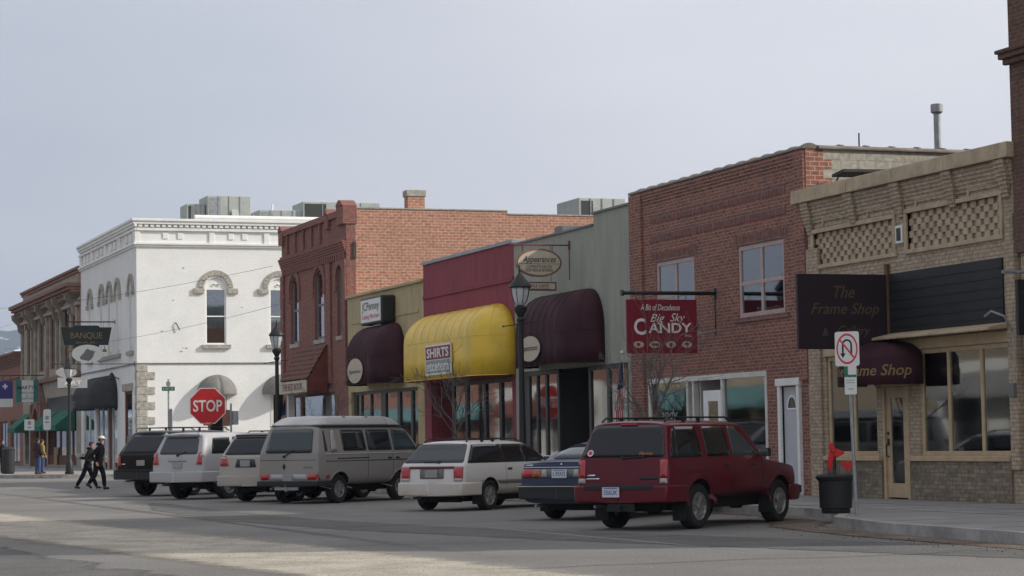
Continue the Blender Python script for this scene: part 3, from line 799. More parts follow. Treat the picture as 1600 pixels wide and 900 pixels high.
# ---- candy store: two-storey red brick
B = thing('candy_store_building', 'two-storey red brick candy store building with pink-trimmed paired windows', 'building', (-52.1, YF, .15))
x0, x1 = -52.1, -42.64
holes = [(-50.6,-48.38,4.09,5.70), (-46.02,-43.75,4.09,5.70), (-51.2,-44.70,.15,2.86), (-44.0,-43.2,.15,2.48)]
shell(B, x0, x1, 7.52, 21, YF, holes, 'brick_candy', 'block', floors=(.16, 3.4), backfrom=7, roofz=6.9)
q = MB(); q.box(x1-.24, x1+.004, YF+.001, YF+.42, 6.1, 7.515)
for i in range(7):
    if i % 2: q.box(x1-.24, x1+.004, YF+.42, YF+.62, 6.1+.2*i, 6.3+.2*i)
part('corner_brick', q, 'brick_quoin', B)
s_ = MB()
for z in (6.22, 6.68): s_.box(-50.9,-43.6, YF-.012, YF-.002, z, z+.20)
s_.box(-50.8,-48.2, YF-.012, YF-.002, 5.72, 5.93); s_.box(-46.2,-43.55, YF-.012, YF-.002, 5.72, 5.93)
s_.box(-50.8,-48.2, YF-.04, YF-.002, 3.98, 4.085); s_.box(-46.2,-43.55, YF-.04, YF-.002, 3.98, 4.085)
part('soldier_course', s_, 'brick_soldier', B)
r_ = MB(); r_.box(x0+.01, -51.35, YF-.07, YF-.002, .15, 7.50); r_.box(-43.10, x1-.01, YF-.07, YF-.002, 2.6, 7.50)
for i in range(4): r_.box(-51.34, -43.11, YF-.065+.016*i, YF-.003, 7.50-.076*(i+1)+.004, 7.50-.076*i)
part('pilaster', r_, 'brick_candy', B)
cp = MB()
def tiles(mbx, a, b, fixed, along='x', z=7.52, wd=.36, st_=.62):
    n = int(abs(b-a)/st_)
    for i in range(n):
        p = a+(b-a)*i/n; q_ = a+(b-a)*(i+1)/n
        for (s0, s1, r) in ((p, q_-(q_-p)*.13, .045), (q_-(q_-p)*.13, q_, .075)):
            pts = [(-wd/2, 0), (-wd/2, .03)] + [(-wd/2*math.cos(PI*k/6), .03 + (r+.02)*math.sin(PI*k/6)) for k in range(1, 6)] + [(wd/2, .03), (wd/2, 0)]
            if along == 'x': mbx.prism([(s0, fixed+u_, z+v__) for u_, v__ in pts], (s1-s0, 0, 0))
            else: mbx.prism([(fixed+u_, s0, z+v__) for u_, v__ in pts], (0, s1-s0, 0))
tiles(cp, -52.1, -42.62, YF+.10); tiles(cp, YF+.3, YF+21, x1-.12, 'y')
part('coping', cp, 'tile_coping', B)
for a, b_ in ((-50.6,-48.38), (-46.02,-43.75)):
    wo = window(B, a, b_, 4.09, 5.70, YF+.02, 'pink_trim', 'glass_up', fw=.10, mull=((a+b_)/2,), trans=(4.85,))
    c = MB(); c.grid([[(a+.1+(b_-a-.2)*i/20, YF+.14+.015*math.sin(i*2.2), z) for i in range(21)] for z in (5.6, 4.9)])
    m2 = (a+b_)/2; c.grid([[(m2+.08+(b_-m2-.2)*i/14, YF+.12+.015*math.sin(i*1.9), z) for i in range(15)] for z in (5.6, 4.2 if a > -47 else 4.3)])
    part('blind', c, 'curtain', wo)
fr = MB()
fr.box(-51.2,-44.70,YF-.03,YF+.12,2.74,2.86)
for x in (-51.2,-48.95,-48.62,-47.05): fr.box(x, x+.10, YF-.02, YF+.12, .15, 2.738)
fr.box(-44.80,-44.70,YF-.02,YF+.12,.15,2.738)
fr.box(-51.098,-48.952,YF,YF+.1,.15,.75); fr.box(-46.948,-44.802,YF,YF+.1,.15,.6)
so_ = part('storefront', fr, 'offwhite', B, bevel=.008)
for a, b_ in ((-51.1,-48.95),(-46.95,-44.8)): part('pane', MB().box(a, b_, YF+.04, YF+.048, .75, 2.74), 'glass_shop', so_)
# recessed entry with a white door standing open
part('entry_wall', MB().box(-48.5,-48.44,YF+.125,YF+1.6,.17,3.2).box(-47.06,-47.0,YF+.125,YF+1.6,.17,3.2), 'offwhite', B)
dd = MB(); a = V((-47.09, YF+.0, 0)); dirv = V((-1, -.06, 0)).normalized()
def leaf(mbx, p, d, w_, z0, z1, th=.045):
    n = V((d.y, -d.x, 0))*th; mbx.prism([V((p.x, p.y, z0)), V((p.x, p.y, z0))+d*w_, V((p.x, p.y, z0))+d*w_+n, V((p.x, p.y, z0))+n], (0,0,z1-z0))
leaf(dd, a, dirv, .14, .2, 2.5); leaf(dd, a+dirv*.62, dirv, .22, .2, 2.5); leaf(dd, a+dirv*.14, dirv, .48, .2, .6); leaf(dd, a+dirv*.14, dirv, .48, 2.25, 2.5)
do = part('door', dd, 'white_paint', B, bevel=.004, label='white glazed candy store door')
g = MB(); leaf(g, a+dirv*.14+V((0,.018,0)), dirv, .48, .6, 2.25, .006); part('pane', g, 'glass_shop', do)
f = MB(); f.box(-44.12,-44.0,YF-.06,YF+.12,.15,2.50); f.box(-43.2,-43.08,YF-.075,YF+.12,.15,2.50); f.box(-44.16,-43.04,YF-.09,YF+.12,2.502,2.66)
part('door_frame', f, 'white_paint', B, bevel=.008)
do = part('door', MB().box(-43.998,-43.202,YF+.04,YF+.08,.17,2.498), 'door_paint', B, bevel=.004, label='pale grey door with a small fan light')
g = MB(); g.add([(-43.6,YF+.036,2.02)] + [(x, YF+.036, z) for x, z in arch_pts(-43.6, 2.02, .2, .26, 10)], [(0,i+1,i+2) for i in range(10)]); part('fan_light', g, 'tint_light', do)
g = MB(); arch_band(g, -43.6, 2.02, .19, .23, YF+.025, YF+.038, 8, 1.25); g.box(-43.83,-43.37,YF+.025,YF+.038,1.98,2.02); part('fan_light_trim', g, 'white_paint', do)
part('step', MB().box(-44.1,-43.1,YF-.25,YF-.08,.15,.27), 'concrete', B)

# ---- grey-green stucco salon
B = thing('salon_building', 'one-storey grey-green stucco building with a stepped parapet and a plum awning', 'building', (-60.7, YF, .15))
x0, x1 = -60.68, -52.15
holes = [(-60.0,-52.45,.15,3.34)]
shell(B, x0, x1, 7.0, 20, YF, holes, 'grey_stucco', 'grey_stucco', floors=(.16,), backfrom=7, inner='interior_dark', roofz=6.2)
u = MB().box(x0, -57.5, YF+.9, YF+1.1, 6.3, 7.12); u.box(-54.6, x1, YF+.002, YF+.298, 7.002, 7.30); u.box(-57.5,-54.6,YF+.9,YF+1.1,6.3,7.0)
part('parapet', u, 'grey_stucco', B)
c = MB(); c.box(x0,-54.62,YF-.05,YF+.34,7.002,7.06); c.box(-54.65,x1,YF-.05,YF+.34,7.302,7.36); c.box(-58.2,-57.6,YF+.3,YF+.9,7.0,7.3)
part('coping', c, 'grey_frame', B, bevel=.006)
f = MB()
for x, w_ in ((-60.0,.35),(-59.1,.12),(-58.4,.14),(-57.5,.16)): f.box(x, x+w_, YF+.02, YF+.14, .15, 3.21)
f.box(-60.0,-57.34,YF+.018,YF+.142,3.212,3.33); f.box(-59.65,-57.51,YF+.03,YF+.13,.15,.55)
f.mark()
for x, w_ in ((-55.2,.16),(-53.95,.18),(-52.62,.12)): f.box(x, x+w_, YF+.02, YF+.14, .15, 3.21)
f.box(-55.2,-52.5,YF+.018,YF+.142,3.212,3.33); f.box(-55.03,-52.63,YF+.03,YF+.13,.15,.55)
so_ = part_each('storefront', f, 'dark_frame', B, bevel=.006)
for a, b_ in ((-59.65,-57.5),(-55.04,-52.62)): part('pane', MB().box(a, b_, YF+.06, YF+.068, .55, 3.212), 'glass_shop', so_)
f = MB().box(-57.34,-57.2,YF+1.5,YF+1.6,.17,3.3).box(-55.35,-55.2,YF+1.5,YF+1.6,.17,3.3).box(-57.2,-55.35,YF+1.5,YF+1.6,2.5,3.3)
f.box(-57.45,-57.36,YF+.15,YF+1.6,.17,3.3); f.box(-55.19,-55.1,YF+.15,YF+1.6,.17,3.3)
part('entry', f, 'dark_frame', B)
awg = awning(B, -58.75,-53.95, 3.40, 4.25, 5.36, 1.0, 'wine_cloth', YF-.003, rr=.95, ribs=6, k=.85, label='long plum dome awning on the grey-green salon')
def oval(mbx, o, r, u_, a, b_, n=28, ext=.02):
    r = V(r).normalized(); u_ = V(u_).normalized(); nn = r.cross(u_)
    mbx.prism([V(o) + r*a*math.cos(2*PI*i/n) + u_*b_*math.sin(2*PI*i/n) for i in range(n)], nn*ext)
e = MB(); oval(e, (-56.75, YF-1.03, 3.86), (1,0,0), (0,0,1), .78, .34); ov = part('oval_logo', e, 'sign_cream', awg)
e = MB(); text(e, 'Appearances', (-56.75, YF-1.055, 3.86), (1,0,0), (0,0,1), w=1.25, h=.2, shear=.3); part('lettering', e, 'ink', ov)

# ---- maroon stucco shirt shop
B = thing('shirt_shop_building', 'one-storey maroon stucco building with a grey coping and a long yellow awning', 'building', (-69.17, YF, .15))
x0, x1 = -69.17, -60.70
shell(B, x0, x1, 7.08, 20, YF, [(-68.5,-61.0,.15,3.26)], 'maroon_stucco', 'maroon_stucco', floors=(.16,), backfrom=7, roofz=6.4)
part('coping', MB().box(x0,x1-.02,YF-.06,YF+.36,7.082,7.19), 'galv', B, bevel=.01)
l_ = MB().box(x0+.02,x1-.02,YF-.05,YF-.003,5.98,6.06); l_.box(x0+.02,x1-.02,YF-.035,YF-.003,6.061,6.12); part('ledge', l_, 'maroon_stucco', B, bevel=.012)
part('entry_wall', MB().box(-68.5,-66.9,YF+.9,YF+1.0,.17,3.25).box(-68.5,-68.42,YF+.31,YF+.9,.17,3.25), 'maroon_stucco', B)
f = MB()
for x, w_ in ((-66.75,.14),(-65.5,.22),(-63.75,.18),(-62.4,.22),(-61.14,.12)): f.box(x, x+w_, YF+.1, YF+.22, .15, 3.11)
f.box(-66.75,-61.02,YF+.098,YF+.222,3.112,3.25)
for a, b_ in ((-66.6,-65.51),(-65.27,-63.76),(-63.56,-62.41),(-62.17,-61.15)): f.box(a, b_, YF+.12, YF+.21, .15, .6)
so_ = part('storefront', f, 'black_metal', B, bevel=.006)
for a, b_ in ((-66.6,-65.51),(-65.27,-63.76),(-63.56,-62.41),(-62.17,-61.15)): part('pane', MB().box(a, b_, YF+.15, YF+.158, .6, 3.11), 'glass_shop', so_)
awy = awning(B, -69.05,-60.66, 3.30, 4.45, 5.40, 1.05, 'yellow_cloth', YF-.003, rr=1.25, ribs=8, label='long yellow dome awning')
b_ = MB().box(-65.67,-63.28,YF-1.10,YF-1.075,3.88,4.30).box(-65.67,-63.28,YF-1.102,YF-1.075,3.46,3.86)
b_ = MB().box(-65.72,-63.23,YF-1.09,YF-1.07,3.42,4.34); sg = part('name_panel', b_, 'sign_white', awy)
p_ = MB().box(-65.65,-63.30,YF-1.098,YF-1.091,3.89,4.28); part('upper_field', p_, 'sign_red', sg)
p_ = MB().box(-65.65,-63.30,YF-1.098,YF-1.091,3.48,3.86); part('lower_field', p_, 'sign_grey', sg)
e = MB(); text(e, 'SHIRTS', (-64.47, YF-1.1, 4.085), (1,0,0), (0,0,1), w=2.1, h=.29, bold=.03); text(e, 'etcetera', (-64.47, YF-1.1, 3.665), (1,0,0), (0,0,1), w=2.15, h=.27, bold=.02)
part('lettering', e, 'sign_white', sg)

# ---- beige stucco catalogue store
B = thing('catalog_store_building', 'small one-storey beige stucco building with a plum awning beside the brick saloon', 'building', (-78.1, YF, .15))
x0, x1 = -78.08, -69.20
shell(B, x0, x1, 6.56, 20, YF, [(-77.7,-69.9,.15,3.2)], 'beige_stucco', 'beige_stucco', floors=(.16,), backfrom=7, roofz=5.9)
part('coping', MB().box(x0+.02,x1-.02,YF-.08,YF+.36,6.562,6.66), 'beige_stucco', B, bevel=.015)
part('ledge', MB().box(x0+.5,x1-.5,YF-.03,YF-.003,5.62,5.68), 'beige_stucco', B)
f = MB()
for x, w_ in ((-77.7,.3),(-76.9,.12),(-75.7,.12),(-74.4,.55),(-72.5,.3),(-71.0,.2),(-70.05,.14)): f.box(x, x+w_, YF+.1, YF+.22, .15, 3.09)
f.box(-77.7,-69.92,YF+.098,YF+.222,3.092,3.2); f.box(-77.4,-73.86,YF+.12,YF+.21,.15,.55); f.box(-72.2,-70.06,YF+.12,YF+.21,.15,.55)
so_ = part('storefront', f, 'dark_frame', B, bevel=.006)
for a, b_ in ((-77.4,-74.4),(-73.85,-72.5),(-72.2,-70.05)): part('pane', MB().box(a, b_, YF+.15, YF+.158, .55 if a != -73.85 else .2, 3.09), 'glass_shop', so_)
awb = awning(B, -75.6,-71.2, 3.38, 4.3, 5.38, 1.0, 'wine_cloth', YF-.003, rr=.95, ribs=6, k=.85, label='plum dome awning under the catalogue store sign')
e = MB(); oval(e, (-73.6, YF-1.03, 3.84), (1,0,0), (0,0,1), .9, .42); ov = part('oval_logo', e, 'sign_cream', awb)
e = MB(); text(e, 'Appearances', (-73.6, YF-1.055, 3.8), (1,0,0), (0,0,1), w=1.4, h=.16, shear=.3); part('lettering', e, 'ink', ov)

# ---- two-storey red brick saloon
B = thing('saloon_building', 'two-storey red brick building with arched upper windows and a shingled canopy, facing the cross street', 'building', (-87.5, YF, .15))
x0, x1 = -87.5, -78.14
WINS = [(-85.55,.62), (-81.9,.68), (-79.0,.42)]
holes = [(c_-w_, c_+w_, 5.3, 7.9) for c_, w_ in WINS] + [(-86.7,-79.9,.15,3.3)]
fr = MB(); holes_wall(fr, x0, x1, .15, 9.75, YF, YF+.35, holes)
for c_, w_ in WINS: arch_fill(fr, c_, 7.35, w_, w_, 7.9, YF, YF+.3, k=.55/w_)
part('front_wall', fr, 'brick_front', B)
sd_ = MB(); sd_.box(x0, x0+.3, YF+.352, YF+22, .15, 9.7)
sd_.box(x1-.3, x1, YF+.352, YF+6.2, .15, 9.86); sd_.box(x1-.3, x1, YF+6.2, YF+12, .15, 9.74); sd_.box(x1-.3, x1, YF+12, YF+22, .15, 9.62)
sd_.box(x0+.302, x1-.302, YF+21.7, YF+22, .15, 9.2)
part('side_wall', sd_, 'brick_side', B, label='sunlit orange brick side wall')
c = MB(); c.box(x1-.34,x1+.03,YF+.36,YF+6.2,9.862,9.91); c.box(x1-.34,x1+.03,YF+6.22,YF+12,9.742,9.79); c.box(x1-.34,x1+.03,YF+12.02,YF+22,9.622,9.67); part('coping', c, 'stone', B)
part('roof', MB().box(x0+.31,x1-.31,YF+.36,YF+21.69,9.0,9.15), 'roof_tar', B)
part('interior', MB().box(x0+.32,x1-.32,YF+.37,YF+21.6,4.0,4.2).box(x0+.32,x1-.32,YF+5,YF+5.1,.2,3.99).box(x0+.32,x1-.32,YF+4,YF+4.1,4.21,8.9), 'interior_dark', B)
t_ = MB(); t_.box(x0+.02,x1-.02,YF-.10,YF-.002,9.62,9.86)
for a, b_ in ((-87.55,-86.95),(-80.65,-80.2),(-79.0,-78.1)): # finials rising over the parapet
    h_ = 10.16 if a > -80 else 10.02 if a > -85 else 10.02
    t_.box(a, b_, YF-.13, YF+.4, 9.3, h_-.18)
    P = [(a, YF-.16), (b_, YF-.16), (b_, YF+.4), (a, YF+.4)]
    n_ = 8
    arcp = [(a+(b_-a)*i/n_, h_-.18 + .22*math.sin(PI*i/n_)) for i in range(n_+1)]
    t_.prism([(x, YF-.16, z) for x, z in arcp], (0,.56,0))
for i in range(5): t_.box(x0+.01,x1-.01,YF-.05-.03*i,YF-.003,8.28+.09*i,8.365+.09*i)
for i in range(30):
    x = x0+.4+i*.3; t_.box(x, x+.15, YF-.1, YF-.003, 8.05, 8.275)
for i in range(5):
    x = -86.5+i*1.22; t_.box(x, x+.16, YF-.09, YF-.003, 8.74, 9.61)
t_.box(x0+.02,x1-.02,YF-.09,YF-.003,8.74,8.82)
for a, b_ in ((x0+.005,-87.05),(-80.7,-80.15),(-78.55,x1-.005)): t_.box(a, b_, YF-.085, YF-.003, 3.6, 8.04)
part('cornice', t_, 'brick_front', B, bevel=.012)
a_ = MB()
for c_, w_ in WINS:
    a_.mark()
    arch_band(a_, c_, 7.35, w_+.02, w_+.3, YF-.06, YF-.001, 16, k=.62/w_ if w_ > .5 else 1.2)
    for s_ in (-1, 1): a_.box(c_+s_*(w_+.16)-.14, c_+s_*(w_+.16)+.14, YF-.06, YF-.003, 6.95, 7.35)
part_each('arch', a_, 'brick_front', B)
for c_, w_ in WINS: window(B, c_-w_, c_+w_, 5.3, 7.88, YF+.1, 'grey_frame', 'glass_up', fw=.11, trans=(6.6,), sill='stone', name='window', curtain=.12)
k = MB(); k.box(x1-.002,x1+.05,YF+.25,YF+.36,8.05,8.65); part('wall_vent', k, 'hvac_dark', B)
ch = MB(); ch.box(x1-.75,x1-.31,YF+2.45,YF+3.1,9.0,10.38); co_ = part('chimney', ch, 'brick_side', B)
part('chimney_cap', MB().box(x1-.8,x1-.27,YF+2.40,YF+3.15,10.382,10.62), 'stone', co_, bevel=.02)
# canopy
f = MB(); xa_, xb_ = -84.5, -80.5
P = []
for i in range(7):
    f0 = i/7; f1 = (i+1)/7
    y0_, z0_ = YF-.10-.75*f0, 5.05-1.25*f0; y1_, z1_ = YF-.10-.75*f1-.03, 5.05-1.25*f1
    f.prism([(xa_, y0_, z0_), (xa_, y1_, z1_), (xa_, y1_, z1_+.05), (xa_, y0_, z0_+.02)], (xb_-xa_,0,0))
cnp = part('canopy', f, 'shingle', B, label='brown shingled canopy')
f = MB()
for x in (xa_+.02, xb_-.10): f.prism([(x, YF-.10, 5.0), (x, YF-.10, 3.35), (x, YF-.85, 3.35), (x, YF-.85, 3.76)], (.08,0,0))
f.box(xa_+.1, xb_-.1, YF-.85, YF-.10, 3.36, 3.40)
part('canopy_side', f, 'brown_wood', cnp)
nb = part('name_board', MB().box(xa_, xb_, YF-.92, YF-.87, 3.30, 3.75), 'sign_cream', cnp, bevel=.01)
e = MB(); text(e, 'THE RED BOOK', ((xa_+xb_)/2, YF-.922, 3.53), (1,0,0), (0,0,1), w=3.0, h=.26, bold=.01, lift=.006); part('lettering', e, 'sign_brown', nb)
f = MB().box(-86.7,-86.5,YF+.1,YF+.25,.15,3.2).box(-85.2,-84.9,YF+.1,YF+.25,.15,3.2).box(-80.1,-79.92,YF+.1,YF+.25,.15,3.2).box(-86.7,-79.9,YF+.1,YF+.25,3.2,3.3).box(-86.5,-80.1,YF+.12,YF+.22,.15,.8)
so_ = part('storefront', f, 'brown_wood', B); part('pane', MB().box(-86.5,-80.1,YF+.16,YF+.168,.8,3.2), 'glass_shop', so_)
part('porch_post', MB().box(-84.2,-83.95,YF-.7,YF-.45,.15,3.35), 'offwhite', B, bevel=.01)
# ---- white corner building across the side street
XW = -118.38
B = thing('white_building', 'two-storey white painted brick corner building with arched windows and a dentilled cornice', 'building', (XW, YF, .15))
x0, x1 = -136.2, XW
bl = [(-132.8,.62), (-128.9,.62), (-126.4,.62), (-123.85,.62), (-119.95,.55)]
fr = MB(); holes_wall(fr, x0, x1, .15, 13.25, YF, YF+.4, [(c-w_, c+w_, 6.5, 10.4) for c, w_ in bl] + [(-130.8,-124.2,.15,3.9), (-121.9,-119.75,.6,4.35), (-135.6,-131.6,.6,3.9)])
for c, w_ in bl: arch_fill(fr, c, 9.75, w_, w_, 10.4, YF, YF+.3, k=1.0)
part('front_wall', fr, 'brick_white', B, label='white painted front wall in the shade')
sy = [(26.6,.56), (30.1,.56), (33.6,.56), (37.1,.56)]
sd_ = MB(); holes_wall(sd_, YF+.002, YF+20, .15, 13.25, 0, .4, [(c-w_, c+w_, 6.75, 10.3) for c, w_ in sy] + [(26.15,27.15,.15,4.05),(29.6,30.7,.15,4.05),(33.2,34,.15,4.0)])
for c, w_ in sy: arch_fill(sd_, c, 9.75, w_, w_, 10.3, 0, .3, k=.97)
swapxy(sd_, XW+.001)
part('side_wall', sd_, 'brick_white', B, label='sunlit white painted side wall')
bk = MB().box(x0, x0+.3, YF+.402, YF+20, .15, 12.8).box(x0+.302, XW-.41, YF+19.7, YF+20, .15, 12.8); part('rear_wall', bk, 'brick_white', B)
part('roof', MB().box(x0+.31,XW-.41,YF+.41,YF+19.69,12.5,12.7), 'roof_tar', B)
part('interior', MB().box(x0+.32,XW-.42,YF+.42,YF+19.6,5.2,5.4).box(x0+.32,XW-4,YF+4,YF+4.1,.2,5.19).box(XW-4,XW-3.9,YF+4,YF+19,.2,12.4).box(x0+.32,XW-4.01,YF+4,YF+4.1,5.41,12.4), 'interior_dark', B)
# cornice on both streets
def ring(mb, z0, z1, d):
    mb.box(x0-.1, XW+d, YF-d, YF-.002, z0, z1)
    mb.box(XW+.003, XW+d, YF-.001, YF+20.05, z0, z1)
c = MB()
ring(c, 13.28, 13.42, .27); ring(c, 13.12, 13.277, .20); ring(c, 12.78, 12.86, .13); ring(c, 11.93, 12.03, .10); ring(c, 12.033, 12.16, .17)
for i in range(58):
    x = x0 + .2 + i*.31; c.box(x, x+.2, YF-.15, YF-.003, 12.97, 13.115)
for i in range(64):
    y = YF + .1 + i*.31; c.box(XW+.004, XW+.15, y, y+.2, 12.97, 13.115)
ring(c, 12.863, 12.925, .12)
for y in (YF-.10, YF+3.9, YF+6.9, YF+10.0): c.box(XW+.003, XW+.07, y, y+.30, 12.165, 12.777)
for y in (YF+1.4, YF+2.2, YF+4.95, YF+5.7, YF+8.0, YF+8.7): c.box(XW+.003, XW+.05, y, y+.30, 12.36, 12.68)
for x in (x0+.2, x0+4.2, x0+8.6, x0+13.0, x1-.5): c.box(x, x+.5, YF-.12, YF-.003, 12.165, 12.757)
for x in (x0+1.5, x0+2.6, x0+6, x0+7.2, x0+10.3, x0+11.4, x0+15, x0+16.2): c.box(x, x+.5, YF-.085, YF-.003, 12.3, 12.70)
part('cornice', c, 'white_paint', B, bevel=.02)
c = MB(); c.lathe((XW-.35, YF+3.2, 13.55), [(.16,0),(.16,16.5)], 10, 'Y'); part('roof_pipe', c, 'white_paint', B)
c = MB(); c.box(x0, XW+.06, YF-.06, YF-.003, 5.71, 5.78); c.box(XW+.003, XW+.06, YF-.002, YF+20, 5.712, 5.778); part('belt_course', c, 'grey_frame', B)
# stone arches and sills
st = MB()
for c_, w_ in bl:
    st.mark()
    arch_band(st, c_, 9.75, w_+.04, w_+.32, YF-.09, YF-.003, 13, gap=.006)
    for s_ in (-1, 1): st.box(c_+s_*(w_+.2)-.22, c_+s_*(w_+.2)+.22, YF-.12, YF-.003, 9.45, 9.72)
sl_ = MB(); sl_.box(-129.9,-122.9,YF-.15,YF-.003,6.25,6.47); sl_.mark(); sl_.box(-133.7,-131.9,YF-.15,YF-.003,6.25,6.47); sl_.mark(); sl_.box(-120.75,-119.15,YF-.15,YF-.003,6.25,6.47)
sl_.mark(); sl_.box(-122.15,-119.5,YF-.12,YF-.003,4.36,4.75)
s2 = MB(); s3 = MB()
for c_, w_ in sy:
    s2.mark()
    arch_band(s2, c_, 9.78, w_+.1, w_+.38, -.09, -.003, 13, gap=.006)
    for s_ in (-1, 1): s2.box(c_+s_*(w_+.36)-.28, c_+s_*(w_+.36)+.28, -.13, -.003, 9.46, 9.74)
    s3.mark(); s3.box(c_-.78, c_+.78, -.17, -.003, 6.53, 6.73)
swapxy(s2, XW+.001); swapxy(s3, XW+.001)
part_each('stone_arch', st, 'stone', B, bevel=.01); part_each('stone_arch', s2, 'stone', B, bevel=.01); part_each('sill', sl_, 'stone', B, bevel=.01); part_each('sill', s3, 'stone', B, bevel=.01)
# quoins
q = MB()
for i in range(14):
    z = .17 + i*.395; wd = .95 if i % 2 == 0 else .55
    q.box(XW+.002, XW+.055+.01*(i % 2), YF-.04, YF+wd, z, z+.385)
    q.box(XW-.45 if i % 2 == 0 else XW-.3, XW+.001, YF-.045, YF-.003, z, z+.385)
part('quoin', q, 'stone', B, bevel=.02)
for c_, w_ in bl:
    w0 = window(B, c_-w_, c_+w_, 6.5, 9.7, YF+.16, 'offwhite', 'glass_up', fw=.1, trans=(8.1,)) if c_ > -110 else None
    o = part('blind_window', MB().box(c_-w_, c_+w_, YF+.10, YF+.16, 6.5, 10.39), 'offwhite', B)
    part('pane', MB().box(c_-w_+.22, c_+w_-.22, YF+.085, YF+.098, 6.7, 9.4), 'white_paint', o)
for k_, (c_, w_) in enumerate(sy):
    o = window(B, c_-w_, c_+w_, 6.75, 9.75, .06, 'white_paint', 'glass_up', fw=.08, trans=(8.25,), side=True, X0=XW, name='window')
    tp = MB().box(c_-w_, c_+w_, .08, .13, 9.752, 10.3); swapxy(tp, XW); tp = part('tympanum', tp, 'white_paint', o)
    e = MB(); arch_band(e, c_, 9.85, .10, .2, .04, .078, 6); arch_band(e, c_-.14, 9.9, .03, .09, .04, .077, 5); arch_band(e, c_+.14, 9.9, .03, .09, .04, .077, 5); swapxy(e, XW); part('ornament', e, 'white_paint', tp)
    if k_ < 2:
        e = MB().grid([[(c_-w_+.1+(2*w_-.2)*i/10, .2+.02*math.sin(i*2), z) for i in range(11)] for z in (8.15, 7.6)]); swapxy(e, XW); part('blind', e, 'teal' if k_ == 0 else 'curtain', o)
for k_, yc in enumerate((26.62, 30.15, 33.6)):
    awning(B, yc-1.06, yc+1.06, 4.08, 4.14, 5.12, 1.05, 'grey_cloth', -.003, side=True, X0=XW, rr=1.05, ribs=2, label=None)
    o = MB(); o.box(yc+.35 if k_ == 0 else yc-.6, yc+.5 if k_ == 0 else yc-.45, -.02, .2, .16, 4.04); swapxy(o, XW); part('door_frame', o, 'offwhite', B)
# scars and fixings on the sunlit wall
e = MB()
rng = random.Random(3)
for i in range(7):
    y = rng.uniform(22.8, 26 if i % 3 else 29); z = rng.uniform(6.2, 11.5); e.box(XW+.002, XW+.02, y, y+rng.uniform(.03,.12), z, z+rng.uniform(.02,.05))
part('wall_fixings', e, 'grey_frame', B)
e = MB().tube([(XW+.01,24.4,7.9),(XW+.1,24.45,7.85),(XW+.12,24.62,7.5)], .03); part('wall_bracket', e, 'black_metal', B)
# shop on the shaded side
aw = awning(B, -131.3,-124.0, 3.5, 4.1, 5.35, 1.5, 'black_cloth', YF-.003, rr=1.4, ribs=6, label='black dome awning')
e = MB(); text(e, 'ART', (-129.3, YF-1.56, 3.8), (1,0,0), (0,0,1), w=1.6, h=.4); part('lettering', e, 'grey_frame', aw)
f = MB()
for x in (-130.8,-129.2,-127.6,-126.0,-124.4): f.box(x, x+.2, YF+.05, YF+.2, .15, 3.7)
f.box(-130.8,-124.2,YF+.048,YF+.202,3.702,3.89)
so_ = part('storefront', f, 'offwhite', B); part('pane', MB().box(-130.6,-127.4,YF+.1,YF+.108,.5,3.7).box(-126,-124.4,YF+.1,YF+.108,.5,3.7), 'glass_up', so_)
part('door', MB().box(-127.4,-126.0,YF+.12,YF+.18,.16,3.7), 'brown_wood', B)
f = MB().box(-121.88,-121.7,YF+.02,YF+.16,.6,4.34).box(-119.95,-119.77,YF+.02,YF+.16,.6,4.34).box(-121.7,-119.95,YF+.02,YF+.16,4.2,4.34).box(-121.7,-119.95,YF+.02,YF+.16,.6,.75)
o = part('window', f, 'brown_wood', B); part('pane', MB().box(-121.7,-119.95,YF+.08,YF+.088,2.0,4.2), 'glass_up', o); part('lower_panel', MB().box(-121.7,-119.95,YF+.07,YF+.10,.75,1.99), 'gold', o, label='yellow lower panel')
f = MB().box(-135.6,-131.6,YF+.05,YF+.2,3.7,3.89).box(-135.6,-135.4,YF+.05,YF+.2,.6,3.7).box(-131.8,-131.6,YF+.05,YF+.2,.6,3.7).box(-133.7,-133.5,YF+.05,YF+.2,.6,3.7)
o = part('window', f, 'offwhite', B); part('pane', MB().box(-135.4,-131.8,YF+.1,YF+.108,.6,3.7), 'glass_up', o)
part('wall_lamp', MB().tube([(-123.6,YF,5.1),(-123.6,YF-.35,5.25)],.03).lathe((-123.6,YF-.4,5.05),[(.12,0),(.2,.05),(.12,.3),(.03,.4)],10), 'black_metal', B)

# ---- brown stone building beyond
B = thing('brownstone_building', 'two-storey tan stone building with a heavy bracketed brown cornice and green awnings', 'building', (-161, YF, .15))
x0, x1 = -161.0, -136.25
wn = [(-158.1,1.0), (-152.3,1.15), (-147.4,1.15), (-141.8,1.1), (-139.0,.9)]
fr = MB(); holes_wall(fr, x0, x1, .15, 11.95, YF, YF+.4, [(c-w_, c+w_, 6.45, 10.2 if i not in (0,) else 10.0) for i, (c, w_) in enumerate(wn)] + [(-160,-138,.3,3.6)])
part('front_wall', fr, 'tan_stone', B)
sd_ = MB().box(x1-.4, x1, YF+.402, YF+18, .15, 12.3).box(x0, x0+.4, YF+.402, YF+18, .15, 12.1); part('side_wall', sd_, 'brick_far', B)
part('corner_pier', MB().box(x1-.9, x1+.01, YF-.02, YF+.9, 8.0, 12.35), 'brick_quoin', B)
part('roof', MB().box(x0+.41,x1-.41,YF+.41,YF+18,11.4,11.6), 'roof_tar', B)
part('interior', MB().box(x0+.42,x1-.42,YF+5,YF+5.2,.2,11.3).box(x0+.42,x1-.42,YF+.42,YF+4.9,4.6,4.8), 'interior_dark', B)
c = MB()
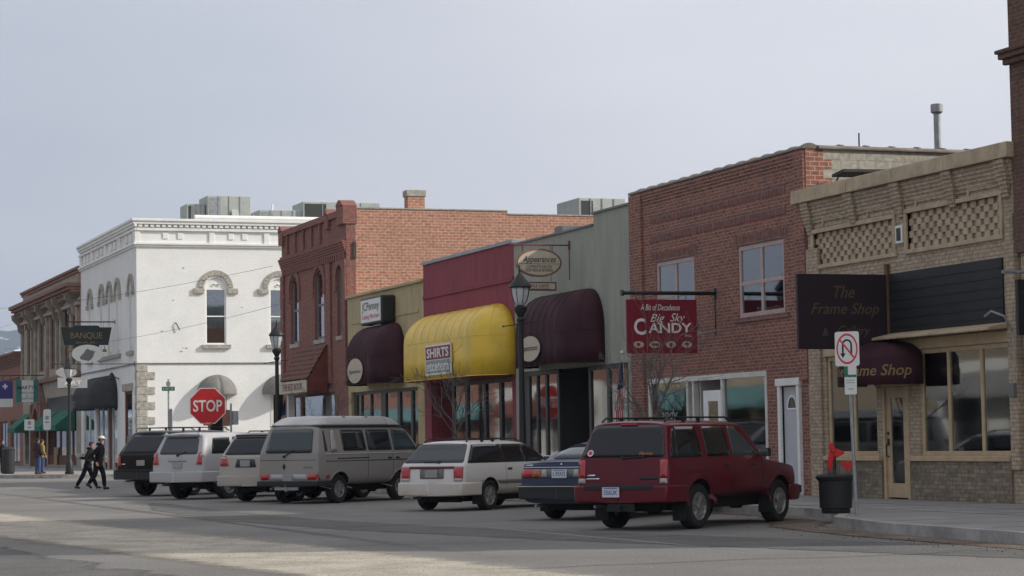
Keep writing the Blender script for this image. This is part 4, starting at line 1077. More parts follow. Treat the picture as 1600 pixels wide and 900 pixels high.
c.box(x0-.5,x1+.05,YF-.95,YF-.002,11.05,11.3); c.box(x0-.4,x1,YF-.78,YF-.003,10.86,11.045); c.box(x0-.3,x1,YF-.6,YF-.004,10.7,10.855)
c.box(x0,x1,YF-.12,YF-.003,11.95,12.12); c.box(x0-.05,x1+.03,YF-.22,YF+.4,12.123,12.3)
part('cornice', c, 'terracotta', B, bevel=.03)
k = MB()
for x in (x0+.1,-156,-154.4,-150,-145,-142.6,-137.6):
    k.mark(); k.prism([(x,YF-.003,10.69),(x,YF-.85,10.69),(x,YF-.8,10.35),(x,YF-.45,10.0),(x,YF-.35,9.5),(x,YF-.003,9.2)], (.42,0,0))
part_each('bracket', k, 'brownstone', B, bevel=.03)
k = MB()
for i in range(40):
    x = x0+.3+i*.6; k.box(x, x+.25, YF-.5, YF-.004, 10.45, 10.69)
k.box(x0+.3, x1-.3, YF-.45, YF-.0035, 10.60, 10.69)
part('dentil_course', k, 'brownstone', B)
k = MB()
for x in (x0+.05,-156.3,-154.6,-150.0,-149.4,-145.2,-143.4,-137.2): k.mark(); k.box(x, x+.38, YF-.18, YF-.003, 5.95, 9.9)
k.mark(); k.box(x0,x1,YF-.28,YF-.005,9.95,10.15); k.box(x0,x1,YF-.1,YF-.006,10.2,10.4)
arch_band(k, -158.1, 9.6, .95, 1.35, YF-.15, YF-.004, 12); arch_band(k, -139.2, 9.6, .95, 1.35, YF-.15, YF-.004, 12)
part_each('pilaster', k, 'tan_stone', B, bevel=.03)
part('belt_course', MB().box(x0,x1,YF-.25,YF-.003,5.65,5.93), 'terracotta', B, bevel=.03)
for c_, w_ in wn:
    window(B, c_-w_, c_+w_, 6.45, 10.0, YF+.12, 'brown_wood', 'glass_up', fw=.16, trans=(8.9,))
g = MB().prism([(-154.6,YF-.4,4.3),(-150.2,YF-.4,4.3),(-152.4,YF-.4,5.9)], (0,.38,0)); g.box(-154.9,-154.3,YF-.45,YF-.003,.15,4.28); g.box(-150.5,-149.9,YF-.45,YF-.003,.15,4.28)
arch_band(g, -152.4, 2.6, 1.4, 1.85, YF-.42, YF-.003, 12)
part('entrance_gable', g, 'terracotta', B, bevel=.03)
f = MB().box(-149.5,-138.2,YF-.06,YF-.003,3.6,4.6); part('transom_panel', f, 'sign_dark', B)
f = MB()
for x in (-149.7,-147.5,-144.8,-142.2,-139.9,-138.3): f.box(x, x+.3, YF+.05, YF+.2, .3, 3.6)
f.box(-149.4,-138,YF+.06,YF+.19,.3,.9)
so_ = part('storefront', f, 'brown_wood', B); part('pane', MB().box(-149.4,-138,YF+.1,YF+.108,.9,3.6), 'glass_shop', so_)
for a, b_ in ((-160.2,-156.4), (-149.6,-144.6), (-144.0,-138.4)):
    f = MB().prism([(a,YF-.01,3.75),(a,YF-1.2,2.75),(a,YF-1.2,2.45),(a,YF-.01,2.45)], (b_-a,0,0)); part('awning', f, 'green_cloth', B)
part('door', MB().box(-153.6,-151.2,YF+.1,YF+.2,.2,3.5), 'brown_wood', B)
part('yellow_panel', MB().box(-146.6,-145.4,YF-.05,YF-.003,.3,1.4), 'gold', B)

# ---- low red brick building at the left edge
B = thing('low_brick_building', 'low red brick building at the left edge, beyond the tan stone one', 'building', (-176, YF, .15))
x0, x1 = -176, -161.1
fr = MB(); holes_wall(fr, x0, x1, .15, 7.95, YF+.05, YF+.4, [(-174,-169.5,.3,3.4), (-168,-163,.3,3.4)]); part('front_wall', fr, 'brick_far', B)
part('side_wall', MB().box(x1-.3,x1,YF+.402,YF+15,.15,7.9).box(x0,x0+.3,YF+.402,YF+15,.15,7.9), 'brick_far', B)
part('roof', MB().box(x0+.31,x1-.31,YF+.41,YF+15,7.2,7.4), 'roof_tar', B)
c = MB()
for i in range(6): c.box(x0, x1+.3, YF-.05-.1*i, YF+.048, 7.3+.12*i, 7.415+.12*i)
c.box(x0, x1+.3, YF-.7, YF+.3, 8.02, 8.2); c.box(x0,x1,YF-.06,YF+.047,6.4,6.55)
part('cornice', c, 'terracotta', B, bevel=.02)
window(B,-174,-169.5,.3,3.4,YF+.15,'brown_wood','glass_up',fw=.15,mull=(-171.7,)); window(B,-168,-163,.3,3.4,YF+.15,'brown_wood','glass_up',fw=.15,mull=(-165.5,))
B = thing('distant_building', 'brick block at the far end of the street, beyond the low red brick building', 'building', (-230, YF, .15))
fr = MB(); holes_wall(fr, -230, -177, .15, 6.8, YF+.1, YF+.4, [(-176-6*i-4, -176-6*i-1.5, 1, 3.4) for i in range(1, 8)]); part('front_wall', fr, 'brick_brown', B)
part('roof', MB().box(-229.9,-177.1,YF+.41,YF+15,6.0,6.2), 'roof_tar', B); part('side_wall', MB().box(-177.3,-177,YF+.402,YF+15,.15,6.7), 'brick_brown', B)
part('windows_backing', MB().box(-229.5,-177.4,YF+.41,YF+.5,.2,5), 'interior_dark', B)

# ---- the other side of the street: not in the picture itself, only mirrored in the shop glass
OPP = [(-62,-52,4.6,'offwhite'), (-74,-62.2,6.0,'tan_stone'), (-90,-80.2,4.6,'offwhite'), (-125,-104.5,6.4,'brick_cream'), (-150,-130.2,5,'offwhite'), (-190,-150.2,8,'brick_far')]
for i, (a, b_, h_, mm) in enumerate(OPP):
    Bo = thing('opposite_building', ['low white shop', 'tan stone shop', 'pale corner shop', 'cream brick shop', 'long white shop', 'long brick block'][i] + ' across the street, seen only as a reflection in the shop windows', 'building', ((a+b_)/2, -9, .15))
    fr = MB(); hs = []; n = int((b_-a)/4)
    for k in range(n):
        xx = a + (k+.5)*(b_-a)/n; hs.append((xx-1.4, xx+1.4, .6, 3.2))
        if h_ > 7.4: hs.append((xx-.7, xx+.7, 4.9, 6.9))
    holes_wall(fr, a, b_, .15, h_, -.25, .05, hs); fr.v = [(x, -9.0 - y, z) for x, y, z in fr.v]
    part('front_wall', fr, mm, Bo)
    part('wall', MB().box(a, a+.3, -24, -9.06, .15, h_-.3).box(b_-.3, b_, -24, -9.06, .15, h_-.3).box(a+.31, b_-.31, -24, -9.3, h_-.9, h_-.6), mm, Bo)
    wb = part('windows', MB().box(a+.35, b_-.35, -9.05, -9.02, .4, h_-1), 'tint', Bo)
    ab = MB().prism([(a+1,-8.7,4.1),(a+1,-7.4,3.1),(a+1,-7.4,2.9),(a+1,-8.7,2.9)], (b_-a-2,0,0)); part('awning', ab, ['grey_cloth','brown_wood','grey_cloth','dull_teal','brown_wood','dull_teal'][i], Bo)
structure('sidewalk', MB().box(-330,30,-9.2,-5.5,.0,.15), 'concrete')

# ---- roof machinery
def hvac(name, label, x, y, z, wx, wy, h, hood=0, dark=0, group='air handling units on the roofs'):
    t = thing(name, label, 'roof unit', (x, y, z), group=group)
    b_ = MB().box(x, x+wx, y, y+wy, z+.15, z+h); part('casing', b_, 'hvac', t, bevel=.03)
    part('curb', MB().box(x+.1, x+wx-.1, y+.1, y+wy-.1, z-.02, z+.149), 'galv', t)
    k = MB().box(x+wx*.0+.0, x+wx+.012, y+.1, y+wy*.30, z+.3, z+h-.12)
    part('louver', k, 'hvac_dark' if dark else 'galv', t)
    s_ = MB()
    for i in range(1, 4): s_.box(x+wx+.001, x+wx+.03, y+wy*i/4-.02, y+wy*i/4+.02, z+.2, z+h-.02)
    part('seam', s_, 'galv', t)
    if hood:
        g = MB().prism([(x+wx, y+wy*.55, z+h*.72), (x+wx+.5, y+wy*.55, z+h*.45), (x+wx, y+wy*.55, z+h*.4)], (0, wy*.16, 0)); part('intake_hood', g, 'hvac', t)
        g = MB().prism([(x+wx*.2, y+wy, z+h*.55), (x+wx*.2, y+wy+.7, z+.2), (x+wx*.2, y+wy, z+.2)], (wx*.6, 0, 0)); part('intake_hood', g, 'hvac', t)
    return t
hvac('air_handler', 'tall grey rooftop unit nearest the corner of the white building', -127, 27.6, 12.7, 2.2, 2.5, 2.75, 1)
hvac('air_handler', 'small dark-ended box joined to the tall roof unit on the white building', -127, 26.5, 12.7, 1.8, 1.05, 2.3, 0, 1)
hvac('air_handler', 'low long roof unit in the middle of the white building roof', -127, 30.6, 12.7, 2.2, 2.6, 2.0, 0)
hvac('air_handler', 'roof unit with a black grille end, right behind the brick saloon parapet', -127, 33.1, 12.7, 2.4, 4.6, 2.5, 0, 1)
hvac('air_handler', 'roof unit with a dark grille on the red brick saloon roof, right of the chimney', -90.5+6, 33.0, 9.15, 2.4, 2.0, 1.75, 1, 1)
t = MB().lathe((-126.2, 30.9, 12.7), [(.45,0),(.45,1.5),(.3,1.9),(.05,2.0)], 12); tag(part('roof_ventilator', t, 'white_paint'), 'white capped roof ventilator on the white building', 'roof vent')
t = MB().tube([(-125.6,31.55,12.7),(-125.6,31.55,15.1)], .06); tag(part('vent_pipe', t, 'white_paint'), 'thin white vent pipe on the white building roof', 'pipe')
t = thing('flue_pipe', 'tall galvanised flue pipe with a round cap behind the cream brick shop', 'flue pipe', (-43.5, 26.1, 6.9))
part('pipe', MB().lathe((-43.5,26.1,6.9),[(.075,0),(.075,1.65)],12), 'galv', t, smooth=True)
part('cap', MB().lathe((-43.5,26.1,8.52),[(.10,0),(.135,.03),(.135,.20),(.10,.215)],12), 'galv', t, smooth=True)
t = MB().tube([(-43.9,24.35,7.0),(-43.9,24.35,8.08)], .018); tag(part('antenna_mast', t, 'black_metal'), 'short thin mast on the candy store roof', 'mast')
# leaning boards and cable on the shop roof
t = MB().prism([(-42.5,22.9,6.9),(-42.4,24.9,6.92),(-41.9,24.9,6.98),(-42.0,22.9,6.96)], (0,0,.06)); t.tube([(-42.3,22.95,6.9),(-42.4,22.8,6.5),(-42.3,22.9,6.35)],.02)
t.tube([(-42.3,24.8,6.9),(-42.3,24.8,6.2)],.03)
tag(part('roof_board', t, 'hvac_dark'), 'dark board propped on the roof beside the pale block wall', 'board')
t = MB()
for x, y, s_ in ((-41.2,24.4,.5),(-40.5,24.2,.45),(-39.9,24.6,.4),(-40.9,25.1,.5)): t.prism([(x-s_,y-.3,6.45),(x+s_,y-.2,6.45),(x+s_*.7,y+.1,6.7+.2*s_),(x-s_*.6,y,6.75+.2*s_)], (0,.4,0))
tag(part('roof_debris', t, 'hvac_dark'), 'dark pile of tarpaulin on the cream brick shop roof', 'tarpaulin')
t = thing('satellite_dish', 'pair of small grey vents behind the grey-green parapet', 'vent', (-60,26,6.2))
part('vent', MB().lathe((-60.3,28.2,6.2),[(.05,0),(.05,1.75),(.2,1.9),(.2,2.05),(.05,2.15)],10).lathe((-60.3,28.8,6.2),[(.05,0),(.05,1.8),(.22,1.95),(.22,2.1),(.05,2.2)],10), 'galv', t)
# ------------------------------------------------------------------ signs
def hang(t, bar_y0, bar_y1, x, z, m='black_metal', r=.025, drops=(), stay=None):
    b = MB().tube([(x, bar_y0, z), (x, bar_y1, z)], r)
    b.lathe((x, bar_y0-.02, z), [(r*1.6,-.02),(r*1.6,.03)], 8, 'Y')
    b.box(x-.05, x+.05, YF-.03, YF-.002, z-.12, z+.12)
    for y, z1 in drops: b.tube([(x, y, z), (x, y, z1)], .009, 6)
    if stay: b.tube([(x, YF-.02, z), (x, YF-.02, stay)], .012, 6)
    return part('bracket', b, m, t)
YR, UP = (0,1,0), (0,0,1)
# frame shop board
x = -39.23
t = thing('projecting_sign', 'large near-black sign board lettered The Frame Shop & Gallery', 'sign', (x, YF, 3.1))
bd = part('board', MB().box(x-.04, x+.04, 20.30, 22.26, 3.10, 4.57), 'sign_plum', t, bevel=.006)
e = MB(); text(e, 'The', (x+.042, 21.32, 4.22), YR, UP, w=.46, h=.24, shear=.35, bold=.006); text(e, 'Frame Shop', (x+.042, 21.33, 3.86), YR, UP, w=1.5, h=.29, shear=.35, bold=.004)
text(e, '&', (x+.042, 20.88, 3.43), YR, UP, w=.13, h=.14, shear=.2); text(e, 'Gallery', (x+.042, 21.52, 3.44), YR, UP, w=.72, h=.24, shear=.35)
part('lettering', e, 'dim_gold', bd)
part('mount_post', MB().box(x-.05, x+.05, 22.262, 22.34, 2.95, 4.78), 'wood', t, bevel=.01)
# candy sign
x = -47.24
t = thing('hanging_sign', 'dark red Big Sky Candy sign hanging from a black pole over the sidewalk', 'sign', (x, YF, 3.35))
hang(t, 20.03, 22.34, x, 4.73, r=.045, drops=((20.35,4.56),(21.6,4.56)), stay=3.75)
bd = part('board', MB().box(x-.03, x+.03, 20.10, 21.85, 3.35, 4.58), 'sign_red', t, bevel=.006)
e = MB(); text(e, 'A Bit of Decadence', (x+.032, 20.93, 4.40), YR, UP, w=.98, h=.14, shear=.25, bold=.004)
text(e, 'Big', (x+.032, 20.86, 4.13), YR, UP, w=.36, h=.24, shear=.4); text(e, 'Sky', (x+.032, 21.36, 4.14), YR, UP, w=.38, h=.25, shear=.4)
text(e, 'C', (x+.032, 20.42, 3.96), YR, UP, w=.30, h=.38, bold=.02); text(e, 'ANDY', (x+.032, 21.17, 3.93), YR, UP, w=1.08, h=.23, bold=.022); text(e, 'Inc.', (x+.032, 21.62, 3.76), YR, UP, w=.18, h=.06, shear=.3)
part('lettering', e, 'sign_white', bd)
e = MB()
for i in range(4): oval(e, (x+.031, 20.38+.40*i, 3.55), YR, UP, .13, .075, ext=.006)
ov = part('candy_picture', e, 'sign_cream', bd)
e = MB(); oval(e, (x+.038,20.37,3.55), YR, UP, .04, .045, ext=.004); e.box(x+.038,x+.041,20.70,20.88,3.52,3.58); oval(e, (x+.038,21.18,3.54), YR, UP, .045, .05, ext=.004); oval(e, (x+.038,21.58,3.56), YR, UP, .05, .035, ext=.004)
part('candy', e, 'sign_brown', ov)
f = MB().tube([(x,21.90,3.80),(x,22.33,3.86)], .018).tube([(x,22.33,3.86),(x,22.6-.28,3.9)], .03).lathe((x,21.90,3.80),[(.02,-.06),(.06,-.04),(.065,.05),(.02,.06)],10,'Y')
part('spot_lamp', f, 'galv', t)
# salon sign
x = -56.32
t = thing('hanging_sign', 'oval cream salon sign with a red rim, reading Appearances', 'sign', (x, YF, 5.4))
hang(t, 20.68, 22.34, x, 6.63, m='sign_brown', r=.02, drops=((21.0,6.45),(21.85,6.45),(20.98,5.66),(21.8,5.66)), stay=5.7)
e = MB(); oval(e, (x-.03, 21.45, 6.15), YR, UP, .66, .385, n=40, ext=.05); rim = part('rim', e, 'terracotta', t)
e = MB(); oval(e, (x+.021, 21.45, 6.15), YR, UP, .60, .33, n=40, ext=.008); bd = part('board', e, 'sign_cream', t)
e = MB(); text(e, 'Appearances', (x+.03, 21.46, 6.22), YR, UP, w=.96, h=.22, shear=.4, bold=.006); e.box(x+.03,x+.034,20.87,22.03,6.115,6.125)
text(e, 'COMPLETE SALON', (x+.03, 21.45, 6.045), YR, UP, w=.72, h=.085); text(e, 'FOR MEN & WOMEN', (x+.03, 21.45, 5.945), YR, UP, w=.78, h=.085)
part('lettering', e, 'ink', bd)
pl = part('number_plate', MB().box(x-.02,x+.02,20.92,21.95,5.40,5.64), 'sign_brown', t, bevel=.02); pf = part('plate_face', MB().box(x+.021,x+.027,20.97,21.90,5.44,5.60), 'sign_cream', t)
e = MB(); text(e, '363-5609', (x+.027, 21.45, 5.54), YR, UP, w=.55, h=.09, bold=.004); text(e, 'WALK INS WELCOME', (x+.027, 21.45, 5.465), YR, UP, w=.6, h=.035); part('lettering', e, 'sign_brown', pf)
# catalogue store box sign
t = thing('box_sign', 'black-framed white box sign reading JCPenney above the plum awning', 'sign', (-73.7, YF, 5.4))
bx = MB().box(-74.75,-72.20,YF-.50,YF-.02,5.42,6.35); part('cabinet', bx, 'black_metal', t, bevel=.06)
fc = part('face', MB().box(-74.65,-72.30,YF-.508,YF-.501,5.50,6.27), 'sign_white', t, bevel=.003)
e = MB(); text(e, 'JCPenney', (-73.47,YF-.509,6.0), (1,0,0), UP, w=2.0, h=.37, bold=.0); part('lettering', e, 'ink', fc)
e = MB(); text(e, 'Catalog Merchant', (-73.47,YF-.509,5.67), (1,0,0), UP, w=2.1, h=.2); part('lettering', e, 'pinkred', fc)
part('mount', MB().box(-73.9,-73.0,YF-.3,YF-.002,5.36,5.42), 'galv', t)
# banquet sign
x = -124.69
t = thing('hanging_sign', 'dark green Banque sign with a white bull head oval hanging below it', 'sign', (x, YF, 6.0))
hang(t, 19.75, 22.34, x, 8.28, drops=((20.3,7.98),(21.7,7.98)), r=.035)
P = [(x-.04,19.35,7.98),(x-.04,19.55,7.0),(x-.04,21.95,7.0),(x-.04,22.15,7.98),(x-.04,21.5,7.98),(x-.04,21.4,8.08),(x-.04,20.1,8.08),(x-.04,20.0,7.98)]
bd = part('board', MB().prism(P[::-1], (.08,0,0)).box(x-.04,x+.04,20.1,21.45,6.72,6.998), 'sign_dark', t)
e = MB(); text(e, 'BANQUE', (x+.042,20.75,7.5), YR, UP, w=1.75, h=.40); text(e, 'BAR', (x+.042,20.75,7.14), YR, UP, w=1.1, h=.10); part('lettering', e, 'gold', bd)
e = MB(); oval(e, (x+.06,20.8,6.52), YR, UP, .86, .50, ext=.06); oo = part('oval_panel', e, 'sign_white', t)
e = MB()
hd = [(-.42,-.18),(-.40,-.30),(-.2,-.34),(.05,-.40),(.2,-.3),(.32,-.12),(.36,.05),(.46,.12),(.3,.14),(.28,.24),(.22,.16),(0,.28),(-.1,.22),(-.2,.05)]
e.prism([(x+.121,20.8+a,6.52+b_) for a, b_ in hd], (.012,0,0)); part('bull_head', e, 'grey_frame', oo)
for yy in (19.85, 21.75):
    part('spot_lamp', MB().tube([(x,yy,6.98),(x,yy,6.75)],.02).lathe((x,yy,6.62),[(.1,0),(.14,.05),(.08,.16)],10), 'gold', t)
# small hanging panels by the street lamp
x = -119
t = thing('hanging_sign', 'pale grey shop sign with a small oval, hanging behind the far street lamp', 'sign', (x,YF,4.5))
hang(t, 18.2, 22.34, x, 5.75, r=.02, drops=((18.6,5.5),(19.5,5.5)))
e = MB().box(x-.02,x+.02,18.3,19.85,4.5,5.05); oval(e, (x-.02,18.75,5.32), YR, UP, .55, .26, ext=.04); part('board', e, 'sign_grey', t)
e = MB(); text(e, 'ART', (x+.022,19.1,4.78), YR, UP, w=.9, h=.2); part('lettering', e, 'sign_white', t)
x = -149.92
t = thing('hanging_sign', "teal and white MARTY'S banner hanging from a long bar", 'sign', (x,YF,4.4))
hang(t, 19.2, 22.34, x, 6.14, r=.03, drops=((20.5,5.8),(21.6,5.8),(19.6,5.7)))
bd = part('board', MB().box(x-.03,x+.03,20.36,21.80,4.37,5.83), 'teal', t)
part('centre_panel', MB().box(x+.031,x+.036,20.72,21.48,4.38,5.82), 'sign_white', bd)
e = MB(); text(e, "MARTY'S", (x+.037,21.08,5.35), YR, UP, w=1.25, h=.24, bold=.01, curve=-.08); text(e, 'SPORTING GOODS', (x+.037,21.08,5.0), YR, UP, w=1.0, h=.11); text(e, '&', (x+.037,21.08,4.8), YR, UP, w=.1, h=.12); text(e, 'CAMERA SHOP', (x+.037,21.08,4.62), YR, UP, w=.9, h=.11)
part('lettering', e, 'ink', bd)
t = thing('hanging_sign', 'blue and white bank banner with a white cross emblem, leftmost sign at the photo edge', 'sign', (x,19.7,4.1))
bd = part('board', MB().box(x-.03,x+.03,19.2,20.15,4.62,5.75), 'sign_purple', t); part('lower_panel', MB().box(x-.03,x+.03,19.2,20.15,4.08,4.618), 'sign_white', bd)
e = MB().box(x+.031,x+.036,19.60,19.70,5.25,5.6).box(x+.031,x+.036,19.48,19.598,5.38,5.48).box(x+.031,x+.036,19.702,19.82,5.38,5.48); part('emblem', e, 'sign_white', bd)
part('hanger', MB().tube([(x,19.5,5.7),(x,19.5,6.14)],.012).tube([(x,20.0,5.7),(x,20.0,6.14)],.012), 'black_metal', t)
# black sign at the right edge
x = -33.65
t = thing('projecting_sign', 'black sign with white letters, cut off by the right photo edge', 'sign', (x, YF, 3.1))
part('bracket', MB().tube([(x,21.4,4.20),(x,22.3,4.20)],.03).tube([(x,21.9,4.2),(x,21.9,4.05)],.01), 'galv', t)
bd = part('board', MB().box(x-.04,x+.04,21.67,22.27,3.10,4.07), 'black_metal', t, bevel=.005)
e = MB(); text(e, 'C', (x+.042,21.94,3.84), YR, UP, w=.3, h=.33, bold=.02); text(e, 'F', (x+.042,21.87,3.45), YR, UP, w=.1, h=.14, bold=.02); part('lettering', e, 'sign_white', bd)
part('gold_bar', MB().box(x+.041,x+.046,21.83,22.2,3.62,3.65), 'gold', bd)
# gooseneck lamp on the cream shop
t = thing('gooseneck_lamp', 'small grey gooseneck fixture and conduit at the end of the shop ledge', 'lamp', (-34.9,YF,3.4))
part('arm', MB().tube([(-35.3,YF-.3,3.52),(-35.0,YF-.35,3.60),(-34.82,YF-.2,3.5),(-34.78,YF-.05,3.2),(-34.78,YF-.05,2.3)],.02), 'galv', t)
part('junction_box', MB().box(-34.86,-34.70,YF-.13,YF-.035,2.05,2.3), 'grey_frame', t, bevel=.01)

# ------------------------------------------------------------------ posts and traffic signs
FACE = V((.937,-.344,0)).normalized()   # signs face oncoming drivers, roughly toward the camera
def post_sign_frame(px, py, rot=0):
    n = Matrix.Rotation(rot, 3, 'Z') @ FACE; r = V((-n.y, n.x, 0)); return n, r
px, py = -31.95, 17.5
t = thing('u_turn_sign', 'white no-U-turn sign with smaller notices on a grey post beside the planter', 'road sign', (px, py, .15))
n, r = post_sign_frame(px, py, -.45)
part('post', MB().tube([V((px,py,.1)), V((px,py,3.0))-r*.07], .03, 8), 'galv', t)
o = V((px, py, 0)) + n*.05 - r*.05
def plate(mb, c, r, n, w_, h_, th=.006, rad=.04):
    pts = []
    for (sx, sz, a0) in ((1,1,0),(-1,1,PI/2),(-1,-1,PI),(1,-1,1.5*PI)):
        for k in range(5):
            a = a0 + PI/2*k/4; pts.append(V(c) + r*(sx*(w_/2-rad)+rad*math.cos(a)) + V((0,0,1))*(sz*(h_/2-rad)+rad*math.sin(a)))
    mb.prism(pts, n*th)
c = o + V((0,0,2.80)); mbp = MB(); plate(mbp, c-r*.02, r, n, .40, .55); bd = part('plate', mbp, 'sign_white', t)
e = MB(); cc = c - r*.02 + n*.008
for i in range(32):
    a0, a1 = 2*PI*i/32, 2*PI*(i+1)/32
    pt = lambda R_, a: cc + r*R_*math.cos(a)*.92 + V((0,0,1))*(R_*math.sin(a)*1.28)
    e.add([pt(.165,a0), pt(.192,a0), pt(.192,a1), pt(.165,a1)], [(0,1,2,3)])
p0 = cc + n*.002 + r*-.115 + V((0,0,.145)); p1 = cc + n*.002 + r*.115 + V((0,0,-.145)); u = (p1-p0).normalized(); w_ = n.cross(u)*.014
e.add([p0+w_, p1+w_, p1-w_, p0-w_], [(0,1,2,3)]); part('prohibition_ring', e, 'pinkred', bd)
e = MB(); cc2 = c - r*.02 + n*.0075; pp = lambda a, b_: cc2 + r*a + V((0,0,b_))
e.add([pp(-.085,-.09),pp(-.055,-.09),pp(-.055,.07),pp(-.085,.07)], [(0,1,2,3)]); e.add([pp(.055,-.11),pp(.085,-.11),pp(.085,.07),pp(.055,.07)], [(0,1,2,3)])
for i in range(8):
    a0, a1 = PI*i/8, PI*(i+1)/8
    e.add([pp(.055*math.cos(a0),.07+.055*math.sin(a0)), pp(.085*math.cos(a0),.07+.085*math.sin(a0)), pp(.085*math.cos(a1),.07+.085*math.sin(a1)), pp(.055*math.cos(a1),.07+.055*math.sin(a1))], [(0,1,2,3)])
e.add([pp(-.115,-.07),pp(-.025,-.07),pp(-.07,-.15)], [(0,1,2)]); part('u_turn_arrow', e, 'ink', bd)
mbp = MB(); plate(mbp, o+n*.015+V((0,0,2.30))+r*.03, r, n, .2, .46, rad=.02); b2 = part('lower_plate', mbp, 'sign_white', t)
e = MB(); q = o+n*.023+V((0,0,2.30))+r*.03
def rect(mb, c, r, a, b_, c0, d): mb.add([c+r*a+V((0,0,c0)), c+r*b_+V((0,0,c0)), c+r*b_+V((0,0,d)), c+r*a+V((0,0,d))], [(0,1,2,3)])
rect(e, q, r, -.098, -.04, .05, .22); rect(e, q, r, -.04, .098, .045, .085); part('green_band', e, 'sign_green', b2)
e = MB()
for z in (.0,-.04): rect(e, q, r, -.07, .07, z-.008, z+.004)
rect(e, q, r, -.04, .05, -.15, -.135); part('notice_print', e, 'sign_grey', b2)
# stop sign
px, py = -74.05, 16.34
t = thing('stop_sign', 'big red octagonal STOP sign standing above the silver SUV', 'stop sign', (px, py, .15))
part('post', MB().box(px-.09, px-.02, py+.02, py+.09, .1, 3.2), 'galv', t)
n, r = post_sign_frame(px, py, .06); c = V((px, py, 2.72)) + n*.02
def octo(mb, c, R_, off, th): mb.prism([c + n*off + r*(R_*math.cos(PI/8+PI/4*i)) + V((0,0,1))*(R_*math.sin(PI/8+PI/4*i)) for i in range(8)], n*th)
e = MB(); octo(e, c, .645, 0, .01); part('border', e, 'sign_white', t)
e = MB(); octo(e, c, .615, .011, .004); bd = part('face', e, 'stop_red', t)
e = MB(); text(e, 'STOP', c+n*.017, r, UP, w=.96, h=.39, bold=.018, lift=.003); part('lettering', e, 'sign_white', bd)
e = MB(); plate(e, c+n*.02+V((0,0,-.585)), r, n, .30, .14, rad=.02); b2 = part('all_way_plate', e, 'stop_red', t)
e = MB(); text(e, '4-WAY', c+n*.03+V((0,0,-.585)), r, UP, w=.22, h=.07, bold=.01); part('lettering', e, 'sign_white', b2)
# small street furniture signs
px, py = -98.3, 20.0+1.2
px, py = -106.2, 21.55
t = thing('street_name_sign', 'small green street name sign on a thin pole before the white wall', 'street sign', (px, py, .15))
part('post', MB().tube([(px,py,.15),(px,py,4.55)], .045, 8), 'galv', t)
n, r = post_sign_frame(px, py)
e = MB(); plate(e, V((px,py,4.1))+n*.06, r, n, .62, .2, rad=.02); bd = part('name_blade', e, 'sign_green', t); e = MB(); text(e, 'S 1ST ST', V((px,py,4.1))+n*.07, r, UP, w=.5, h=.11); part('lettering', e, 'sign_white', bd)
e = MB(); plate(e, V((px,py,4.33))+n*.06, r, n, .2, .2, rad=.02); part('cross_blade', e, 'galv', t)
e = MB().box(px-.02,px+.5,py+.05,py+.09,2.1,3.15); part('side_panel', e, 'galv', t, bevel=.02)
px, py = -80.0, 18.5
t = thing('parking_sign', 'grey post with two small pale parking notices right of the stop sign', 'road sign', (px, py, .15))
part('post', MB().tube([(px,py,.15),(px,py,2.9)], .035, 8), 'galv', t)
n, r = post_sign_frame(px, py, -.3)
e = MB(); plate(e, V((px,py,2.38))-r*.17+n*.04, r, n, .3, .58, rad=.02); part('plate', e, 'terracotta', t)
e = MB(); plate(e, V((px,py,2.38))+r*.14-n*.05, r, n, .26, .5, rad=.03); part('plate', e, 'galv', t)
for px, py, z0, z1, w_, lab in ((-137.0,20.45,2.45,3.7,.46,'tall white paddle-shaped sign on a thin pole by the green awnings'), (-137.0,19.4,2.45,3.1,.6,'white rectangular sign on a thin pole, left of the paddle-shaped one')):
    t = thing('pole_sign', lab, 'sign', (px,py,.15)); part('post', MB().tube([(px,py,.15),(px,py,z1)],.04,6), 'galv', t)
    n, r = post_sign_frame(px, py); e = MB(); plate(e, V((px,py,(z0+z1)/2))+n*.05, r, n, w_, z1-z0, rad=.12 if z1 > 3.5 else .02); pb = part('plate', e, 'sign_white', t)
    e = MB(); q = V((px,py,(z0+z1)/2))+n*.06; rect(e, q, r, -.12,.12,-.2,-.12); rect(e, q, r, -.1,.1,.0,.22); part('emblem', e, 'sign_grey', pb)

